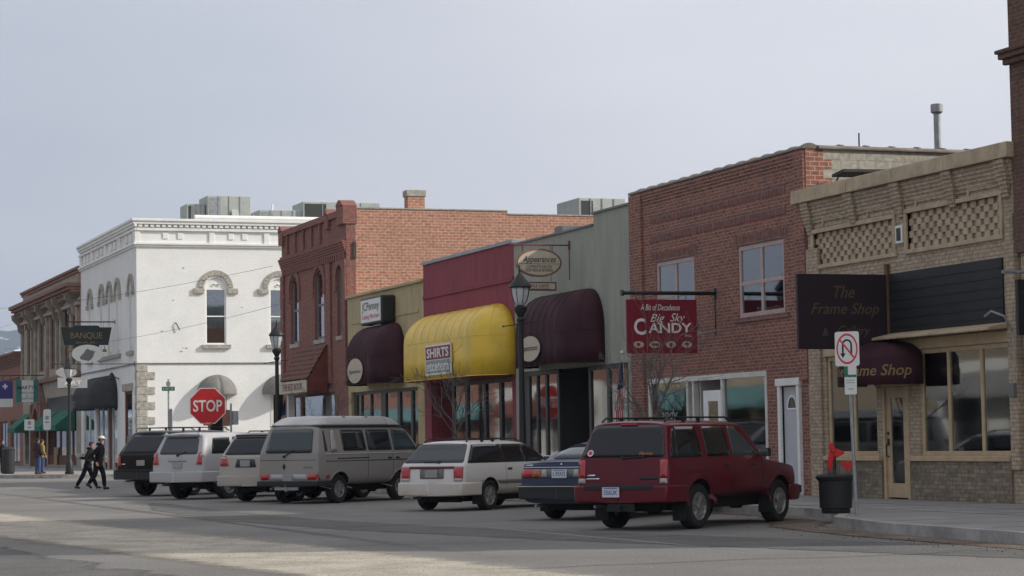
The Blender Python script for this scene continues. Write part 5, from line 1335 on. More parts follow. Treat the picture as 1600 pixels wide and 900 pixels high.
# ------------------------------------------------------------------ street lamps
def street_lamp(px, py, label, arms=True, H_=5.48):
    t = thing('street_lamp', label, 'street lamp', (px, py, .15), group='green-black acorn street lamps along the kerb')
    b = .15
    prof = [(.21,0),(.21,.12),(.18,.14),(.17,.5),(.13,.62),(.10,.8),(.085,.9),(.072,2.4),(.062,H_-1.35)]
    p = MB(); nn = 20; vs = []; 
    for k_, (r0, z) in enumerate(prof):
        for k in range(nn):
            rr_ = r0*(1-.07*(k % 2)) if .6 < z else r0
            vs.append((px+rr_*math.cos(2*PI*k/nn), py+rr_*math.sin(2*PI*k/nn), b+z))
    p.add(vs, [(i*nn+k, i*nn+(k+1) % nn, (i+1)*nn+(k+1) % nn, (i+1)*nn+k) for i in range(len(prof)-1) for k in range(nn)])
    p.lathe((px,py,b+H_-1.38), [(.07,0),(.10,.04),(.10,.08),(.07,.12),(.10,.2),(.15,.27),(.155,.36),(.11,.40)], 16)
    part('post', p, 'black_metal', t, smooth=True)
    part('lamp_globe', MB().lathe((px,py,b+H_-.97), [(.10,0),(.155,.08),(.20,.25),(.225,.42)], 8), 'lamp_glass', t)
    c = MB()
    for k in range(8):
        a = 2*PI*(k)/8; c.tube([(px+.10*math.cos(a),py+.10*math.sin(a),b+H_-.96),(px+.165*math.cos(a),py+.165*math.sin(a),b+H_-.87),(px+.21*math.cos(a),py+.21*math.sin(a),b+H_-.72),(px+.235*math.cos(a),py+.235*math.sin(a),b+H_-.54)], .009, 5)
    c.lathe((px,py,b+H_-.56), [(.25,0),(.27,.03),(.25,.08),(.16,.2),(.07,.32),(.045,.36),(.03,.38),(.04,.42),(.02,.48),(.012,.56)], 16)
    part('lamp_hood', c, 'black_metal', t, smooth=True)
    if arms:
        a = MB().tube([(px-.08,py-.42,b+H_-1.48),(px,py,b+H_-1.42),(px+.08,py+.4,b+H_-1.37)], .014, 6); a.lathe((px-.08,py-.42,b+H_-1.48),[(.022,-.02),(.022,.02)],8)
        part('banner_arm', a, 'black_metal', t)
    return t
street_lamp(-50.78, 18.85, 'street lamp in front of the yellow awning, nearest of the three')
street_lamp(-74.6, 18.85, 'street lamp before the white wall, middle one of the three')
street_lamp(-106.4, 16.9, 'farthest street lamp, by the tan stone building on the left', arms=True)
# banner bar on the near lamp reaches toward the building

# ------------------------------------------------------------------ overhead wires
def wire(a, b, sag, label, r=.008):
    a, b = V(a), V(b); pts = [a.lerp(b, i/16) - V((0,0,sag*4*(i/16)*(1-i/16))) for i in range(17)]
    tag(part('overhead_wire', MB().tube(pts, r, 5), 'black_metal'), label, 'wire')
wire((-87.6,22.0,8.5), (-124.5,15.5,8.95), .25, 'upper wire running across the white wall')
wire((-87.6,22.2,6.95), (-150,19.6,7.9), .5, 'lower wire running across the white wall')
wire((-161,22.0,10.2), (-400,15,14.0), .6, 'wire in the sky at the far left')

# ------------------------------------------------------------------ planter
px, py = -33.1, 17.75
t = thing('planter', 'black round street planter by the kerb with a red bow and a heart pick', 'planter', (px, py, .15))
R1 = .275
part('tub', MB().lathe((px,py,.15), [(.22,0),(.235,.02),(.235,.08),(.265,.09),(R1,.5),(R1,.53),(.31,.56),(.325,.60),(.31,.625),(.27,.63),(.26,.58)], 24), 'black_plastic', t, smooth=True)
part('soil', MB().lathe((px,py,.7), [(.25,0),(.255,.04),(.15,.07),(.02,.075)], 16), 'soil', t)
rng = random.Random(2); g = MB()
for i in range(46):
    a = rng.uniform(0, 2*PI); d = rng.uniform(.02,.24); l = rng.uniform(.05,.16); p = V((px+d*math.cos(a), py+d*math.sin(a), .75)); q = p + V((rng.uniform(-.06,.06), rng.uniform(-.06,.06), l)); g.tube([p, (p+q)/2+V((0,0,.01)), q], [.006,.005,.002], 4)
part('dead_stems', g, 'bark', t)
part('stem', MB().tube([(px-.02,py-.02,.72),(px,py,.95),(px-.02,py+.01,1.12)], [.03,.028,.02], 7), 'black_plastic', t)
def heart(mb, c, r, s_, th):
    pts = []
    for i in range(28):
        a = 2*PI*i/28; x_ = 16*math.sin(a)**3; z_ = 13*math.cos(a)-5*math.cos(2*a)-2*math.cos(3*a)-math.cos(4*a); pts.append(V(c)+r*(x_*s_)+V((0,0,z_*s_)))
    mb.prism(pts, r.cross(V((0,0,1)))*th)
e = MB(); heart(e, (px+.10, py+.18, .93), r:=V((.344,.939,0)), .0062, .02); hp = part('heart_pick', e, 'bright_red', t)
part('pick_stick', MB().tube([(px+.05,py+.13,.72),(px+.10,py+.18,.9)], .006, 5), 'wood', t)
def cloth_leaf(pts, m, nm):
    return part(nm, MB().add(pts, [tuple(range(len(pts)))]), m, t, solid=.008)
q = V((px-.02, py, 1.15)); rr_ = V((.344,.939,0)); fw = V((.939,-.344,0))
bow = MB()
def lobe(pts, fo, th=.035): bow.prism([q + rr_*a + V((0,0,b_)) + fw*fo for a, b_ in pts], fw*th)
lobe([(-.03,.03),(-.075,.04),(-.105,-.10),(-.115,-.29),(-.05,-.30),(-.02,-.16),(.0,-.04)], .0)
lobe([(-.05,.0),(-.085,.10),(-.07,.165),(-.03,.15),(.02,.07),(.03,-.02)], .02)
lobe([(-.03,-.02),(.0,.06),(.06,.05),(.17,.0),(.165,-.03),(.10,-.06),(.03,-.10)], .01)
part('bow', bow, 'bright_red', t, bevel=.012, smooth=True)

# ------------------------------------------------------------------ flags
def flag(name, label, base, top, L_, cols, seed):
    t = thing(name, label, 'flag', tuple(base))
    b0, b1 = V(base), V(top)
    part('pole', MB().tube([b0, b1], .014, 6).lathe(b1+V((0,0,.04)), [(.01,-.05),(.05,-.03),(.06,.0),(.05,.04),(.01,.06)], 10), 'offwhite', t)
    n = 14; m_ = 9; rg = random.Random(seed); rows = []
    for i in range(n+1):
        f = i/n; p = b1.lerp(b0, .06) - V((0,0,L_*f)); wd = .05 + .19*min(1, f*1.6)*(1-.15*f)
        rows.append([p + V((.344,.939,0))*(-wd*(k/m_)) + V((.94,-.34,0))*(.05*math.sin(k*2.3+i*.35)) + V((0,0,-.10*(k/m_)*(1-f))) for k in range(m_+1)])
    cl = MB()
    for i in range(n):
        for k in range(m_):
            # stripes run along the drooping fly, the blue field at the hoist top
            cl.cur = 2 if (i < 5) else (0 if (int((k+i*.45)) % 2) else 1)
            cl.add([rows[i][k], rows[i][k+1], rows[i+1][k+1], rows[i+1][k]], [(0,1,2,3)])
    part('cloth', cl, cols, t, weld=True, smooth='all', solid=.006)
    return t
flag('flag', 'drooping striped flag on a pole at the left corner of the candy store', (-52.0,22.1,.9), (-52.0,22.0,3.52), 1.9, ['flag_red','flag_white','flag_blue'], 1)
flag('flag', 'blue and red flag hanging by the middle street lamp under the brick saloon canopy', (-84.8,21.9,.8), (-84.8,21.75,3.3), 1.7, ['flag_red','flag_white','flag_blue'], 4)

# ------------------------------------------------------------------ bare street trees
def bare_tree(label, px, py, h_, seed, spread=1.0, split=.55, r0=.055):
    rg = random.Random(seed)
    t = thing('street_tree', label, 'tree', (px, py, .15), group='small bare street trees')
    tk = MB(); pts = [V((px,py,.1))]
    for i in range(7): pts.append(pts[-1] + V((rg.uniform(-.02,.02), rg.uniform(-.02,.02), h_*split/7)))
    tk.tube(pts, [r0*(1-.06*i) for i in range(8)], 8); part('trunk', tk, 'bark', t, smooth=True)
    cr_ = MB()
    def br(p, d, l, r, lv):
        n = 5; P = [p]; dd = d.copy()
        for i in range(n):
            dd = (dd + V((rg.uniform(-.14,.14), rg.uniform(-.14,.14), rg.uniform(-.02,.12)))).normalized(); P.append(P[-1] + dd*l/n)
        cr_.tube(P, [max(.0035, r*(1-.75*i/n)) for i in range(n+1)], 5 if lv else 6, cap=False)
        if lv < 3:
            for i in range(1, n+1):
                for _ in range(1):
                    a = rg.uniform(0, 2*PI); side = dd.cross(V((math.cos(a), math.sin(a), .2))).normalized()
                    if rg.random() < (.8 if lv else .95): br(P[i], (dd*.75 + side*.75 + V((0,0,.15))).normalized(), l*rg.uniform(.4,.65), r*.5, lv+1)
    for i in range(6):
        a = 2*PI*i/6 + rg.uniform(-.3,.3); up_ = rg.uniform(.6,1.5)
        br(pts[-1 - (i % 3)], V((math.cos(a)*spread, math.sin(a)*spread, up_)).normalized(), h_*(1-split)*rg.uniform(.75,1.05), r0*.5, 1 if i % 2 else 0)
    br(pts[-1], V((0,0,1)), h_*(1-split), r0*.6, 1)
    part('crown', cr_, 'bark', t)
bare_tree('bare young tree in front of the shirt shop windows', -56.5, 19.1, 3.3, 3, 1.1, .62, .042)
bare_tree('bare young tree before the candy store window', -44.0, 19.3, 3.6, 8, .7, .52, .045)
bare_tree('slim bare tree before the red brick saloon, behind the camper van', -68.6, 19.2, 3.0, 5, 1.3, .6, .03)

# ------------------------------------------------------------------ goods in the windows
def single(name, mb, m, label, cat, group=None, **k):
    return tag(part(name, mb, m, None, **k), label, cat, group)
def garment(x, y, z, w_, h_):
    return [(x-w_/2,y,z),(x-w_*.5,y,z+h_*.72),(x-w_*.68,y,z+h_*.66),(x-w_*.72,y,z+h_*.84),(x-w_*.2,y,z+h_),(x+w_*.2,y,z+h_),(x+w_*.72,y,z+h_*.84),(x+w_*.68,y,z+h_*.66),(x+w_*.5,y,z+h_*.72),(x+w_/2,y,z)]
single('shirt', MB().prism(garment(-36.45,YF+.5,1.1,.42,.75), (0,.08,0)), 'cap_white', 'white shirt hung in the middle pane of the cream shop window', 'shirt')
single('fabric_bag', MB().lathe((-36.95,YF+.5,1.0), [(.22,0),(.25,.2),(.18,.42),(.05,.5)], 10), 'pinkred', 'red bag on the sill left of the white shirt', 'bag')
single('storage_box', MB().box(-35.5,-35.15,YF+.3,YF+.6,1.3,1.62), 'gold', 'yellow box at the right end of the cream shop window', 'box')
single('fabric_bag', MB().lathe((-35.75,YF+.45,1.0), [(.25,0),(.28,.2),(.15,.4),(.04,.45)], 10), 'blue_ink', 'dark blue bundle below the yellow box', 'bundle')
single('balloon', MB().lathe((-35.6,YF+.6,2.25), [(.02,-.24),(.12,-.2),(.21,-.02),(.17,.13),(.03,.2)], 14), 'brown_wood', 'brownish-red balloon in the rightmost pane of the cream shop', 'balloon', smooth=True)
single('draped_cloth', MB().prism([(-37.75,YF+.6,1.3),(-37.6,YF+.6,2.3),(-37.5,YF+.6,1.9),(-37.35,YF+.6,1.25)], (0,.06,0)), 'offwhite', 'pale draped cloth in the left pane of the three-pane window', 'cloth')
single('poster', MB().box(-63.1,-62.6,YF+.3,YF+.33,1.2,2.6), 'curtain', 'pale poster in the shirt shop window', 'poster')
single('hanging_banner', MB().box(-65.2,-63.9,YF+.5,YF+.53,1.6,2.9), 'teal', 'blue-green hanging behind the shirt shop glass', 'banner')
single('hanging_banner', MB().box(-62.1,-61.2,YF+.5,YF+.53,1.9,2.6), 'green_cloth', 'green cloth in the right pane of the shirt shop', 'banner')
single('display_board', MB().box(-62.15,-61.2,YF+.54,YF+.57,.7,1.88), 'gold', 'orange display board low in the right pane of the shirt shop', 'display board')
single('hanging_banner', MB().box(-59.55,-57.6,YF+.6,YF+.63,1.7,2.75), 'teal', 'teal curtain in the salon window', 'curtain')
t = thing('table_lamp', 'small glowing lamp inside the dark salon doorway', 'lamp', (-55.5, YF+4, 1.0)); part('bulb', MB().lathe((-55.75,YF+2.0,2.18),[(.01,-.05),(.045,-.02),(.045,.02),(.01,.05)],10), 'bulb', t); part('stand', MB().tube([(-55.75,YF+2,.17),(-55.75,YF+2,2.1)],.01,6), 'black_metal', t)
single('shop_poster', MB().box(-49.7,-49.1,YF+.06,YF+.07,1.4,1.75), 'pinkred', 'red and pink sticker on the left candy store window', 'sticker')
e = MB(); text(e, 'Candy', (-50.2,YF+.03,1.95), (1,0,0), UP, w=1.3, h=.35, shear=.3); single('window_lettering', e, 'sign_grey', 'white candy lettering on the left pane of the candy store', 'lettering')
single('hanging_banner', MB().box(-46.9,-45.7,YF+.35,YF+.38,1.9,2.6), 'teal', 'pale blue-green panel in the right candy store window', 'banner')
single('poster', MB().box(-46.1,-45.7,YF+.3,YF+.33,1.0,1.85), 'pinkred', 'reddish poster below the blue-green panel', 'poster')
single('wall_poster', MB().box(-48.2,-47.5,YF+1.7,YF+1.75,.8,2.2), 'stop_red', 'red panel inside the candy store doorway', 'panel')
single('notice', MB().box(-70.8,-70.15,YF+.3,YF+.32,2.0,2.45), 'gold', 'yellow paper in the beige store window', 'notice')
single('notice', MB().box(-71.9,-71.3,YF+.3,YF+.32,1.7,2.0), 'sign_white', 'white papers low in the beige store window', 'notice')

# fuller window displays
single('shelf_unit', MB().box(-46.8,-44.9,YF+.7,YF+.75,.5,1.7).box(-46.8,-44.9,YF+.45,YF+.72,1.2,1.23).box(-46.8,-44.9,YF+.45,YF+.72,.85,.88), 'hvac', 'pale shelf unit in the right candy store window', 'shelf')
single('hanging_picture', MB().box(-45.55,-45.0,YF+.3,YF+.33,2.0,2.62), 'curtain', 'white printed picture high in the right candy store window', 'picture')
single('display_board', MB().box(-50.9,-49.2,YF+.5,YF+.53,1.25,2.3), 'curtain', 'pale board in the left candy store window', 'display board')
single('roller_blind', MB().box(-65.2,-61.2,YF+.26,YF+.28,2.75,3.08), 'curtain', 'rolled pale blind across the top of the shirt shop windows', 'blind')
single('clothes_rack', MB().tube([(-66.5,YF+.8,.2),(-66.5,YF+.8,1.9),(-65.6,YF+.8,1.9),(-65.6,YF+.8,.2)], .02, 6).prism(garment(-66.05,YF+.75,1.0,.5,.85), (0,.08,0)), 'curtain', 'rack with a pale shirt behind the left shirt shop pane', 'clothes rack')
single('counter', MB().box(-54.9,-52.8,YF+1.4,YF+1.9,.17,1.15), 'offwhite', 'pale counter behind the right salon panes', 'counter')
single('wall_mirror', MB().box(-54.7,-54.1,YF+1.2,YF+1.24,1.5,2.3), 'curtain', 'white-framed panel above the salon counter', 'panel')
single('picture_frame', MB().box(-41.5,-40.9,YF+.7,YF+.74,1.3,2.2), 'curtain', 'pale framed picture in the left pane of the cream shop', 'picture')
single('picture_frame', MB().box(-37.0,-36.3,YF+1.2,YF+1.24,1.9,2.7), 'curtain', 'framed picture at the back of the three-pane window', 'picture')
single('display_cloth', MB().box(-38.1,-36.6,YF+.9,YF+.95,1.0,1.45), 'sign_red', 'dark red cloth low in the three-pane window', 'cloth')
single('poster', MB().box(-77.3,-76.2,YF+.5,YF+.53,1.5,2.7), 'stop_red', 'red and white poster in the left window of the beige store', 'poster')
single('poster', MB().box(-76.0,-75.0,YF+.5,YF+.53,1.2,2.1), 'curtain', 'white poster right of the red one in the beige store', 'poster')
single('yellow_drape', MB().box(-83.0,-81.2,YF+.6,YF+.63,1.8,2.9), 'gold', 'yellow drape in the brick saloon window under the canopy', 'drape')
# ------------------------------------------------------------------ vehicles (x forward from the rear bumper, y left, z up)
HEAD = math.radians(127)
def apply_mods(o):
    dg = bpy.context.evaluated_depsgraph_get(); dg.update()
    me = bpy.data.meshes.new_from_object(o.evaluated_get(dg), depsgraph=dg)
    o.modifiers.clear(); o.data = me

def car_body(st, wheels, wr, halfw, m, parent, crown=.03):
    """st rows: dict(x, zb, zt(belt), zr(roof), wl, wm, wb, wr, dx=(belt dx, roof dx))"""
    rows = []
    for s in st:
        zb, zt, zr = s['zb'], s['zt'], s['zr']; wl, wm, wb, wrf = s['wl'], s['wm'], s['wb'], s['wr']
        x = s['x']; db, dr_ = s.get('dx', (0, 0)); zm = zb + (zt-zb)*.5
        cr_ = s.get('crown', crown)
        half = [(x, 0, zb), (x, wl*.8, zb), (x, wl, zb+.05), (x, wm, zb+(zt-zb)*.28), (x+db*.5, wm, zb+(zt-zb)*.72), (x+db, wb, zt-.02), (x+db, wb-.012, zt+.012),
                (x+db+(dr_-db)*.9, wrf+ (wb-wrf)*.08, zr-.09 if zr-zt > .15 else zt+.018), (x+dr_, wrf-.03, zr-.02 if zr-zt > .15 else zr-.008), (x+dr_, wrf-.12, zr), (x+dr_, wrf*.5, zr+cr_*.8), (x+dr_, 0, zr+cr_)]
        rows.append(half)
    nh = len(rows[0]); bm = bmesh.new(); G = []
    for half in rows:
        vs = [bm.verts.new(p) for p in half]
        mir = [vs[0]] + [bm.verts.new((p[0], -p[1], p[2])) for p in half[1:-1]] + [vs[-1]]
        G.append((vs, mir))
    for i in range(len(G)-1):
        for s_ in (0, 1):
            a, b = G[i][s_], G[i+1][s_]
            for k in range(nh-1):
                q = [a[k], a[k+1], b[k+1], b[k]]
                if s_: q.reverse()
                bm.faces.new(q)
    for e_ in (0, -1):
        vs, mi = G[e_]
        for k in range(nh-1):
            q = [vs[k], vs[k+1], mi[k+1], mi[k]]; q = list(dict.fromkeys(q))
            if len(q) > 2:
                try: bm.faces.new(q)
                except ValueError: pass
    bmesh.ops.recalc_face_normals(bm, faces=bm.faces)
    me = bpy.data.meshes.new('body'); bm.to_mesh(me); bm.free()
    me.materials.append(MATS[m]); me.materials.append(MATS['dark_under'])
    o = link('body', me)
    q = o.modifiers.new('s', 'SUBSURF'); q.levels = 2; q.render_levels = 2
    cut = bmesh.new()
    for wx in wheels:
        for sy in (-1, 1):
            nseg = 28; R_ = wr*1.17; vs0 = []; vs1 = []
            for k in range(nseg):
                a = 2*PI*k/nseg; X_, Z_ = wx+R_*math.cos(a), wr+.02+R_*math.sin(a)
                if Z_ < wr: Z_ = Z_ - .5
                vs0.append(cut.verts.new((X_, sy*(halfw-.30), Z_))); vs1.append(cut.verts.new((X_, sy*(halfw+.4), Z_)))
            fs = [cut.faces.new(vs0), cut.faces.new(vs1[::-1])] + [cut.faces.new([vs0[k], vs1[k], vs1[(k+1) % nseg], vs0[(k+1) % nseg]]) for k in range(nseg)]
            for f in fs: f.material_index = 1
    bmesh.ops.recalc_face_normals(cut, faces=cut.faces)
    cm = bpy.data.meshes.new('cut'); cut.to_mesh(cm); cut.free(); cm.materials.append(MATS[m]); cm.materials.append(MATS['dark_under'])
    co = link('cut', cm)
    bo = o.modifiers.new('b', 'BOOLEAN'); bo.operation = 'DIFFERENCE'; bo.object = co; bo.solver = 'EXACT'
    apply_mods(o)
    bpy.data.objects.remove(co)
    for p in o.data.polygons: p.use_smooth = True
    o.data.set_sharp_from_angle(angle=math.radians(35))
    o.parent = parent
    return o

class Car:
    def __init__(s, name, label, cat, pos, head, group='cars parked nose-in along the kerb'):
        s.t = thing(name, label, cat, (pos[0], pos[1], 0), head, group, world=False)
    def body(s, st, wheels, wr, halfw, m, **k):
        s.b = car_body(st, wheels, wr, halfw, m, s.t, **k); me = s.b.data
        s.bvh = BVHTree.FromPolygons([v.co for v in me.vertices], [tuple(p.vertices) for p in me.polygons])
        s.wr = wr; s.wheels_x = wheels; s.halfw = halfw; s.m = m
        return s.b
    def hit(s, o, d):
        h = s.bvh.ray_cast(V(o), V(d)); return h
    def patch(s, name, poly, view, m, off=.006, th=.012, parent=None, res=.07, rnd=0.03, label=None, smooth=True):
        """panel cut to the outline poly and laid on the body; view: 'R' right side (x,z), 'L', 'B' rear (y,z), 'F' front (y,z), 'T' top (x,y)"""
        # round the corners
        pts = [V((p[0], p[1], 0)) for p in poly]; n = len(pts); out_ = []
        for i in range(n):
            a, b, c = pts[i-1], pts[i], pts[(i+1) % n]; u = (a-b); v = (c-b); r = min(rnd, u.length*.45, v.length*.45)
            p0 = b+u.normalized()*r; p1 = b+v.normalized()*r
            for k in range(4):
                t = k/3; out_.append(p0*(1-t)**2 + b*2*t*(1-t) + p1*t*t)
        if not rnd: out_ = pts
        xs = [p.x for p in out_]; ys = [p.y for p in out_]; x0, x1, y0, y1 = min(xs), max(xs), min(ys), max(ys)
        nx = max(2, int((x1-x0)/res)); ny = max(2, int((y1-y0)/res))
        bm = bmesh.new()
        g = [[bm.verts.new((x0+(x1-x0)*i/nx, y0+(y1-y0)*j/ny, 0)) for j in range(ny+1)] for i in range(nx+1)]
        for i in range(nx):
            for j in range(ny): bm.faces.new([g[i][j], g[i+1][j], g[i+1][j+1], g[i][j+1]])
        ar = sum(out_[i].x*out_[(i+1) % len(out_)].y - out_[(i+1) % len(out_)].x*out_[i].y for i in range(len(out_)))
        for i in range(len(out_)):
            a, b = out_[i], out_[(i+1) % len(out_)]; d = b-a
            if d.length < 1e-5: continue
            nn = V((d.y, -d.x, 0)) * (1 if ar > 0 else -1)
            geom = list(bm.verts) + list(bm.edges) + list(bm.faces)
            bmesh.ops.bisect_plane(bm, geom=geom, plane_co=a, plane_no=nn, clear_outer=True)
        bad = []
        for v in bm.verts:
            a, b = v.co.x, v.co.y
            if view == 'R': o, d = (a, -3, b), (0, 1, 0)
            elif view == 'L': o, d = (a, 3, b), (0, -1, 0)
            elif view == 'B': o, d = (-3, a, b), (1, 0, 0)
            elif view == 'F': o, d = (9, a, b), (-1, 0, 0)
            else: o, d = (a, b, 5), (0, 0, -1)
            h = s.hit(o, d)
            if h[0] is None: bad.append(v); continue
            v.co = h[0] + h[1]*off if h[1].dot(V(d)) < 0 else h[0] - V(d)*off
        if view == 'B' and ('light' in name or 'lamp' in name or 'signal' in name):
            x0_ = min((v.co.x for v in bm.verts if v not in bad), default=0); bad += [v for v in bm.verts if v not in bad and v.co.x > x0_ + .11]
        if bad: bmesh.ops.delete(bm, geom=bad, context='VERTS')
        bmesh.ops.recalc_face_normals(bm, faces=bm.faces)
        if bm.faces:
            f = max(bm.faces, key=lambda f_: f_.calc_area()); dd = {'R': V((0,-1,0)), 'L': V((0,1,0)), 'B': V((-1,0,0)), 'F': V((1,0,0)), 'T': V((0,0,1))}[view]
            if f.normal.dot(dd) < 0: bmesh.ops.reverse_faces(bm, faces=bm.faces)
        o = part(name, bm, m, parent or s.t, smooth='all' if smooth else False, label=label, nofix=True)
        q = o.modifiers.new('t', 'SOLIDIFY'); q.thickness = th; q.offset = -1
        return o
    def both(s, name, poly, m, **k):
        s.patch(name, poly, 'L', m, **k); return s.patch(name, poly, 'R', m, **k)
    def sides(s, *a, **k): return s.both(*a, **k)
    def wheels(s, r, wd, track, style='five', rimr=.62):
        proto = None
        for wx in s.wheels_x:
            for sy in (-1, 1):
                w_ = MB(); prof = [(r*rimr,-wd/2+.01),(r*rimr+.02,-wd/2),(r*.9,-wd/2-.004),(r*.975,-wd/2+.02),(r,-wd/2+.045),(r*.995,0),(r,wd/2-.045),(r*.975,wd/2-.02),(r*.9,wd/2+.004),(r*rimr+.02,wd/2),(r*rimr,wd/2-.01),(r*rimr,-wd/2+.01)]
                vs = []; nn = 36; c = V((wx, sy*track/2, r))
                for (rr, yy) in prof:
                    for k in range(nn):
                        a = 2*PI*k/nn; vs.append((c.x+rr*math.cos(a), c.y+yy, c.z+rr*math.sin(a)))
                w_.add(vs, [(i*nn+k, i*nn+(k+1) % nn, (i+1)*nn+(k+1) % nn, (i+1)*nn+k) for i in range(len(prof)-1) for k in range(nn)])
                wo = part('wheel', w_, 'rubber', s.t, smooth=True)
                rm = MB(); R_ = r*rimr
                yo = c.y + sy*(wd/2-.015); yi = c.y + sy*(wd/2-.06)
                rm.lathe((c.x, c.y, c.z), [(R_*.99, sy*(wd/2-.03)), (R_, sy*(wd/2-.002)), (R_*.93, sy*(wd/2-.004)), (R_*.88, sy*(wd/2-.05)), (R_*.86, sy*(wd/2-.11)), (.05, sy*(wd/2-.12))], 30, 'Y')
                ns = {'five': 5, 'seven': 7, 'cap': 10}[style]
                for k in range(ns):
                    a = 2*PI*k/ns + .3
                    hw_ = {'five': .30, 'seven': .2, 'cap': .17}[style]
                    def P_(rad, ang, y): return (c.x+rad*math.cos(ang), y, c.z+rad*math.sin(ang))
                    ang0, ang1 = hw_, hw_*.62
                    pts = [P_(R_*.18, a-ang0*1.3, yo), P_(R_*.92, a-ang1*.7, yo-sy*.006), P_(R_*.92, a+ang1*.7, yo-sy*.006), P_(R_*.18, a+ang0*1.3, yo)]
                    rm.prism(pts if sy < 0 else pts[::-1], (0, -sy*.03, 0))
                rm.lathe((c.x, c.y, c.z), [(R_*.30, sy*(wd/2-.05)), (R_*.30, sy*(wd/2-.012)), (R_*.16, sy*(wd/2-.002)), (.01, sy*(wd/2-.001))], 16, 'Y')
                part('rim', rm, 'rim_alloy', wo, bevel=.004)
    def under(s, L_, zb):
        hw_ = s.halfw
        b = MB().box(.45, L_-.35, -hw_+.33, hw_-.33, zb-.14, zb+.12)
        for wx in s.wheels_x: b.tube([(wx,-hw_+.2,s.wr),(wx,hw_-.2,s.wr)], .05, 8); b.lathe((wx,0,s.wr), [(.05,-.16),(.13,-.08),(.13,.08),(.05,.16)], 10, 'Y')
        b.lathe((.35,0,zb-.03), [(.1,-.5),(.13,-.48),(.13,.42),(.1,.45)], 10, 'Y')
        part('underbody', b, 'dark_under', s.t)
        e = MB().tube([(.05,hw_*.62,zb-.07),(.5,hw_*.62,zb-.05),(1.2,hw_*.5,zb-.04)], .027, 8); part('exhaust_pipe', e, 'galv', s.t)
    def plate(s, y, z, txt, off=.02, m='plate_white', ink='blue_ink', z2=None):
        h = s.hit((-3, y, z), (1, 0, 0)); x = (h[0].x if h[0] else 0) - off
        p_ = part('license_plate', MB().box(x-.006, x, y-.155, y+.155, z-.078, z+.078), m, s.t, bevel=.003)
        if txt:
            e = MB(); text(e, txt, (x-.006, y, z-.005), (0,-1,0), UP, w=.25, h=.075, bold=.01, lift=.002); e.box(x-.0075,x-.006,y-.12,y+.12,z+.055,z+.068); part('lettering', e, ink, p_)
        return p_
    def fascia(s, name, pts, m, z0, z1, bevel=.03, hw=None, x0=None, L_=None, front=False):
        """wrap-round bumper: pts plan outline (x, y) on the left half from the centre out"""
        P = [(x, y) for x, y in pts] + [(x, -y) for x, y in reversed(pts)]
        b = MB(); b.prism([(x, y, z0) for x, y in P], (0, 0, z1-z0)); return part(name, b, m, s.t, bevel=bevel, smooth=True)
    def mirror(s, x, z, y, m):
        for sy in (-1, 1):
            b = MB(); c = V((x, sy*(y+.13), z))
            b.prism([(c.x-.03, c.y-.085, z-.07), (c.x-.03, c.y+.085, z-.06), (c.x-.02, c.y+.08, z+.07), (c.x-.03, c.y-.08, z+.07)], (.10,0,0)); b.box(c.x+.0, c.x+.05, min(sy*(y-.04), c.y-sy*.08), max(sy*(y-.04), c.y-sy*.08), z-.05, z-.02)
            o = part('side_mirror', b, m, s.t, bevel=.02); part('mirror_glass', MB().box(c.x-.036, c.x-.031, c.y-.07, c.y+.07, z-.05, z+.055), 'chrome', o)
    def rack(s, x0, x1, y, z, cross=(), h=.07):
        b = MB()
        for sy in (-1, 1):
            b.tube([(x0-.08, sy*y, z-.01), (x0+.02, sy*y, z+h), (x1-.1, sy*y, z+h), (x1+.12, sy*y, z-.02)], .017, 6)
            for x in (x0+.5, (x0+x1)/2): b.box(x-.03, x+.03, sy*y-.02, sy*y+.02, z-.03, z+h)
        for x in cross: b.tube([(x,-y,z+h),(x,y,z+h)], .016, 6)
        part('roof_rack', b, 'black_metal', s.t)
    def wiper(s, y, z, ang, l=.42, m='black_plastic'):
        h = s.hit((-3,y,z),(1,0,0)); a = h[0] + V((-.03,0,0))
        q = V((0, y-l*math.cos(ang), z+l*math.sin(ang))); h2 = s.hit((-3,q.y,q.z),(1,0,0)); b = h2[0]+V((-.03,0,0))
        part('rear_wiper', MB().tube([a, (a+b)/2, b], .012, 6).lathe(a+V((.02,0,0)), [(.03,-.03),(.03,.02)], 10, 'X'), m, s.t)
    def arch(s, m, wr, w_=.05, off=.012, th=.03):
        for wx in s.wheels_x:
            for sy in (-1, 1):
                P0 = []; P1 = []
                for k in range(19):
                    a = PI*k/18*1.0; c_, s_ = math.cos(a), math.sin(a)
                    for rr, lst in ((wr*1.16, P0), (wr*1.16+w_, P1)):
                        x, z = wx+rr*c_, wr+.02+rr*s_
                        h = s.hit((x, sy*3, z), (0, -sy, 0)); lst.append(V((x, (h[0].y if h[0] else sy*s.halfw)+sy*off, z)))
                b = MB(); b.grid([P0, P1]); ln = [p + V((0, sy*.022, 0)) for p in P0]; b.grid([[p - V((0,sy*.03,0)) for p in P0], P0])
                part('fender_flare', b, m, s.t, smooth='all', solid=.01, weld=True)

def pos_from_wheel(wx, track, contact, head, side=-1):
    """world position of the rear-bumper origin from where one rear wheel touches the road"""
    c, s_ = math.cos(head), math.sin(head); lx, ly = wx, side*track/2
    return (contact[0] - (c*lx - s_*ly), contact[1] - (s_*lx + c*ly))

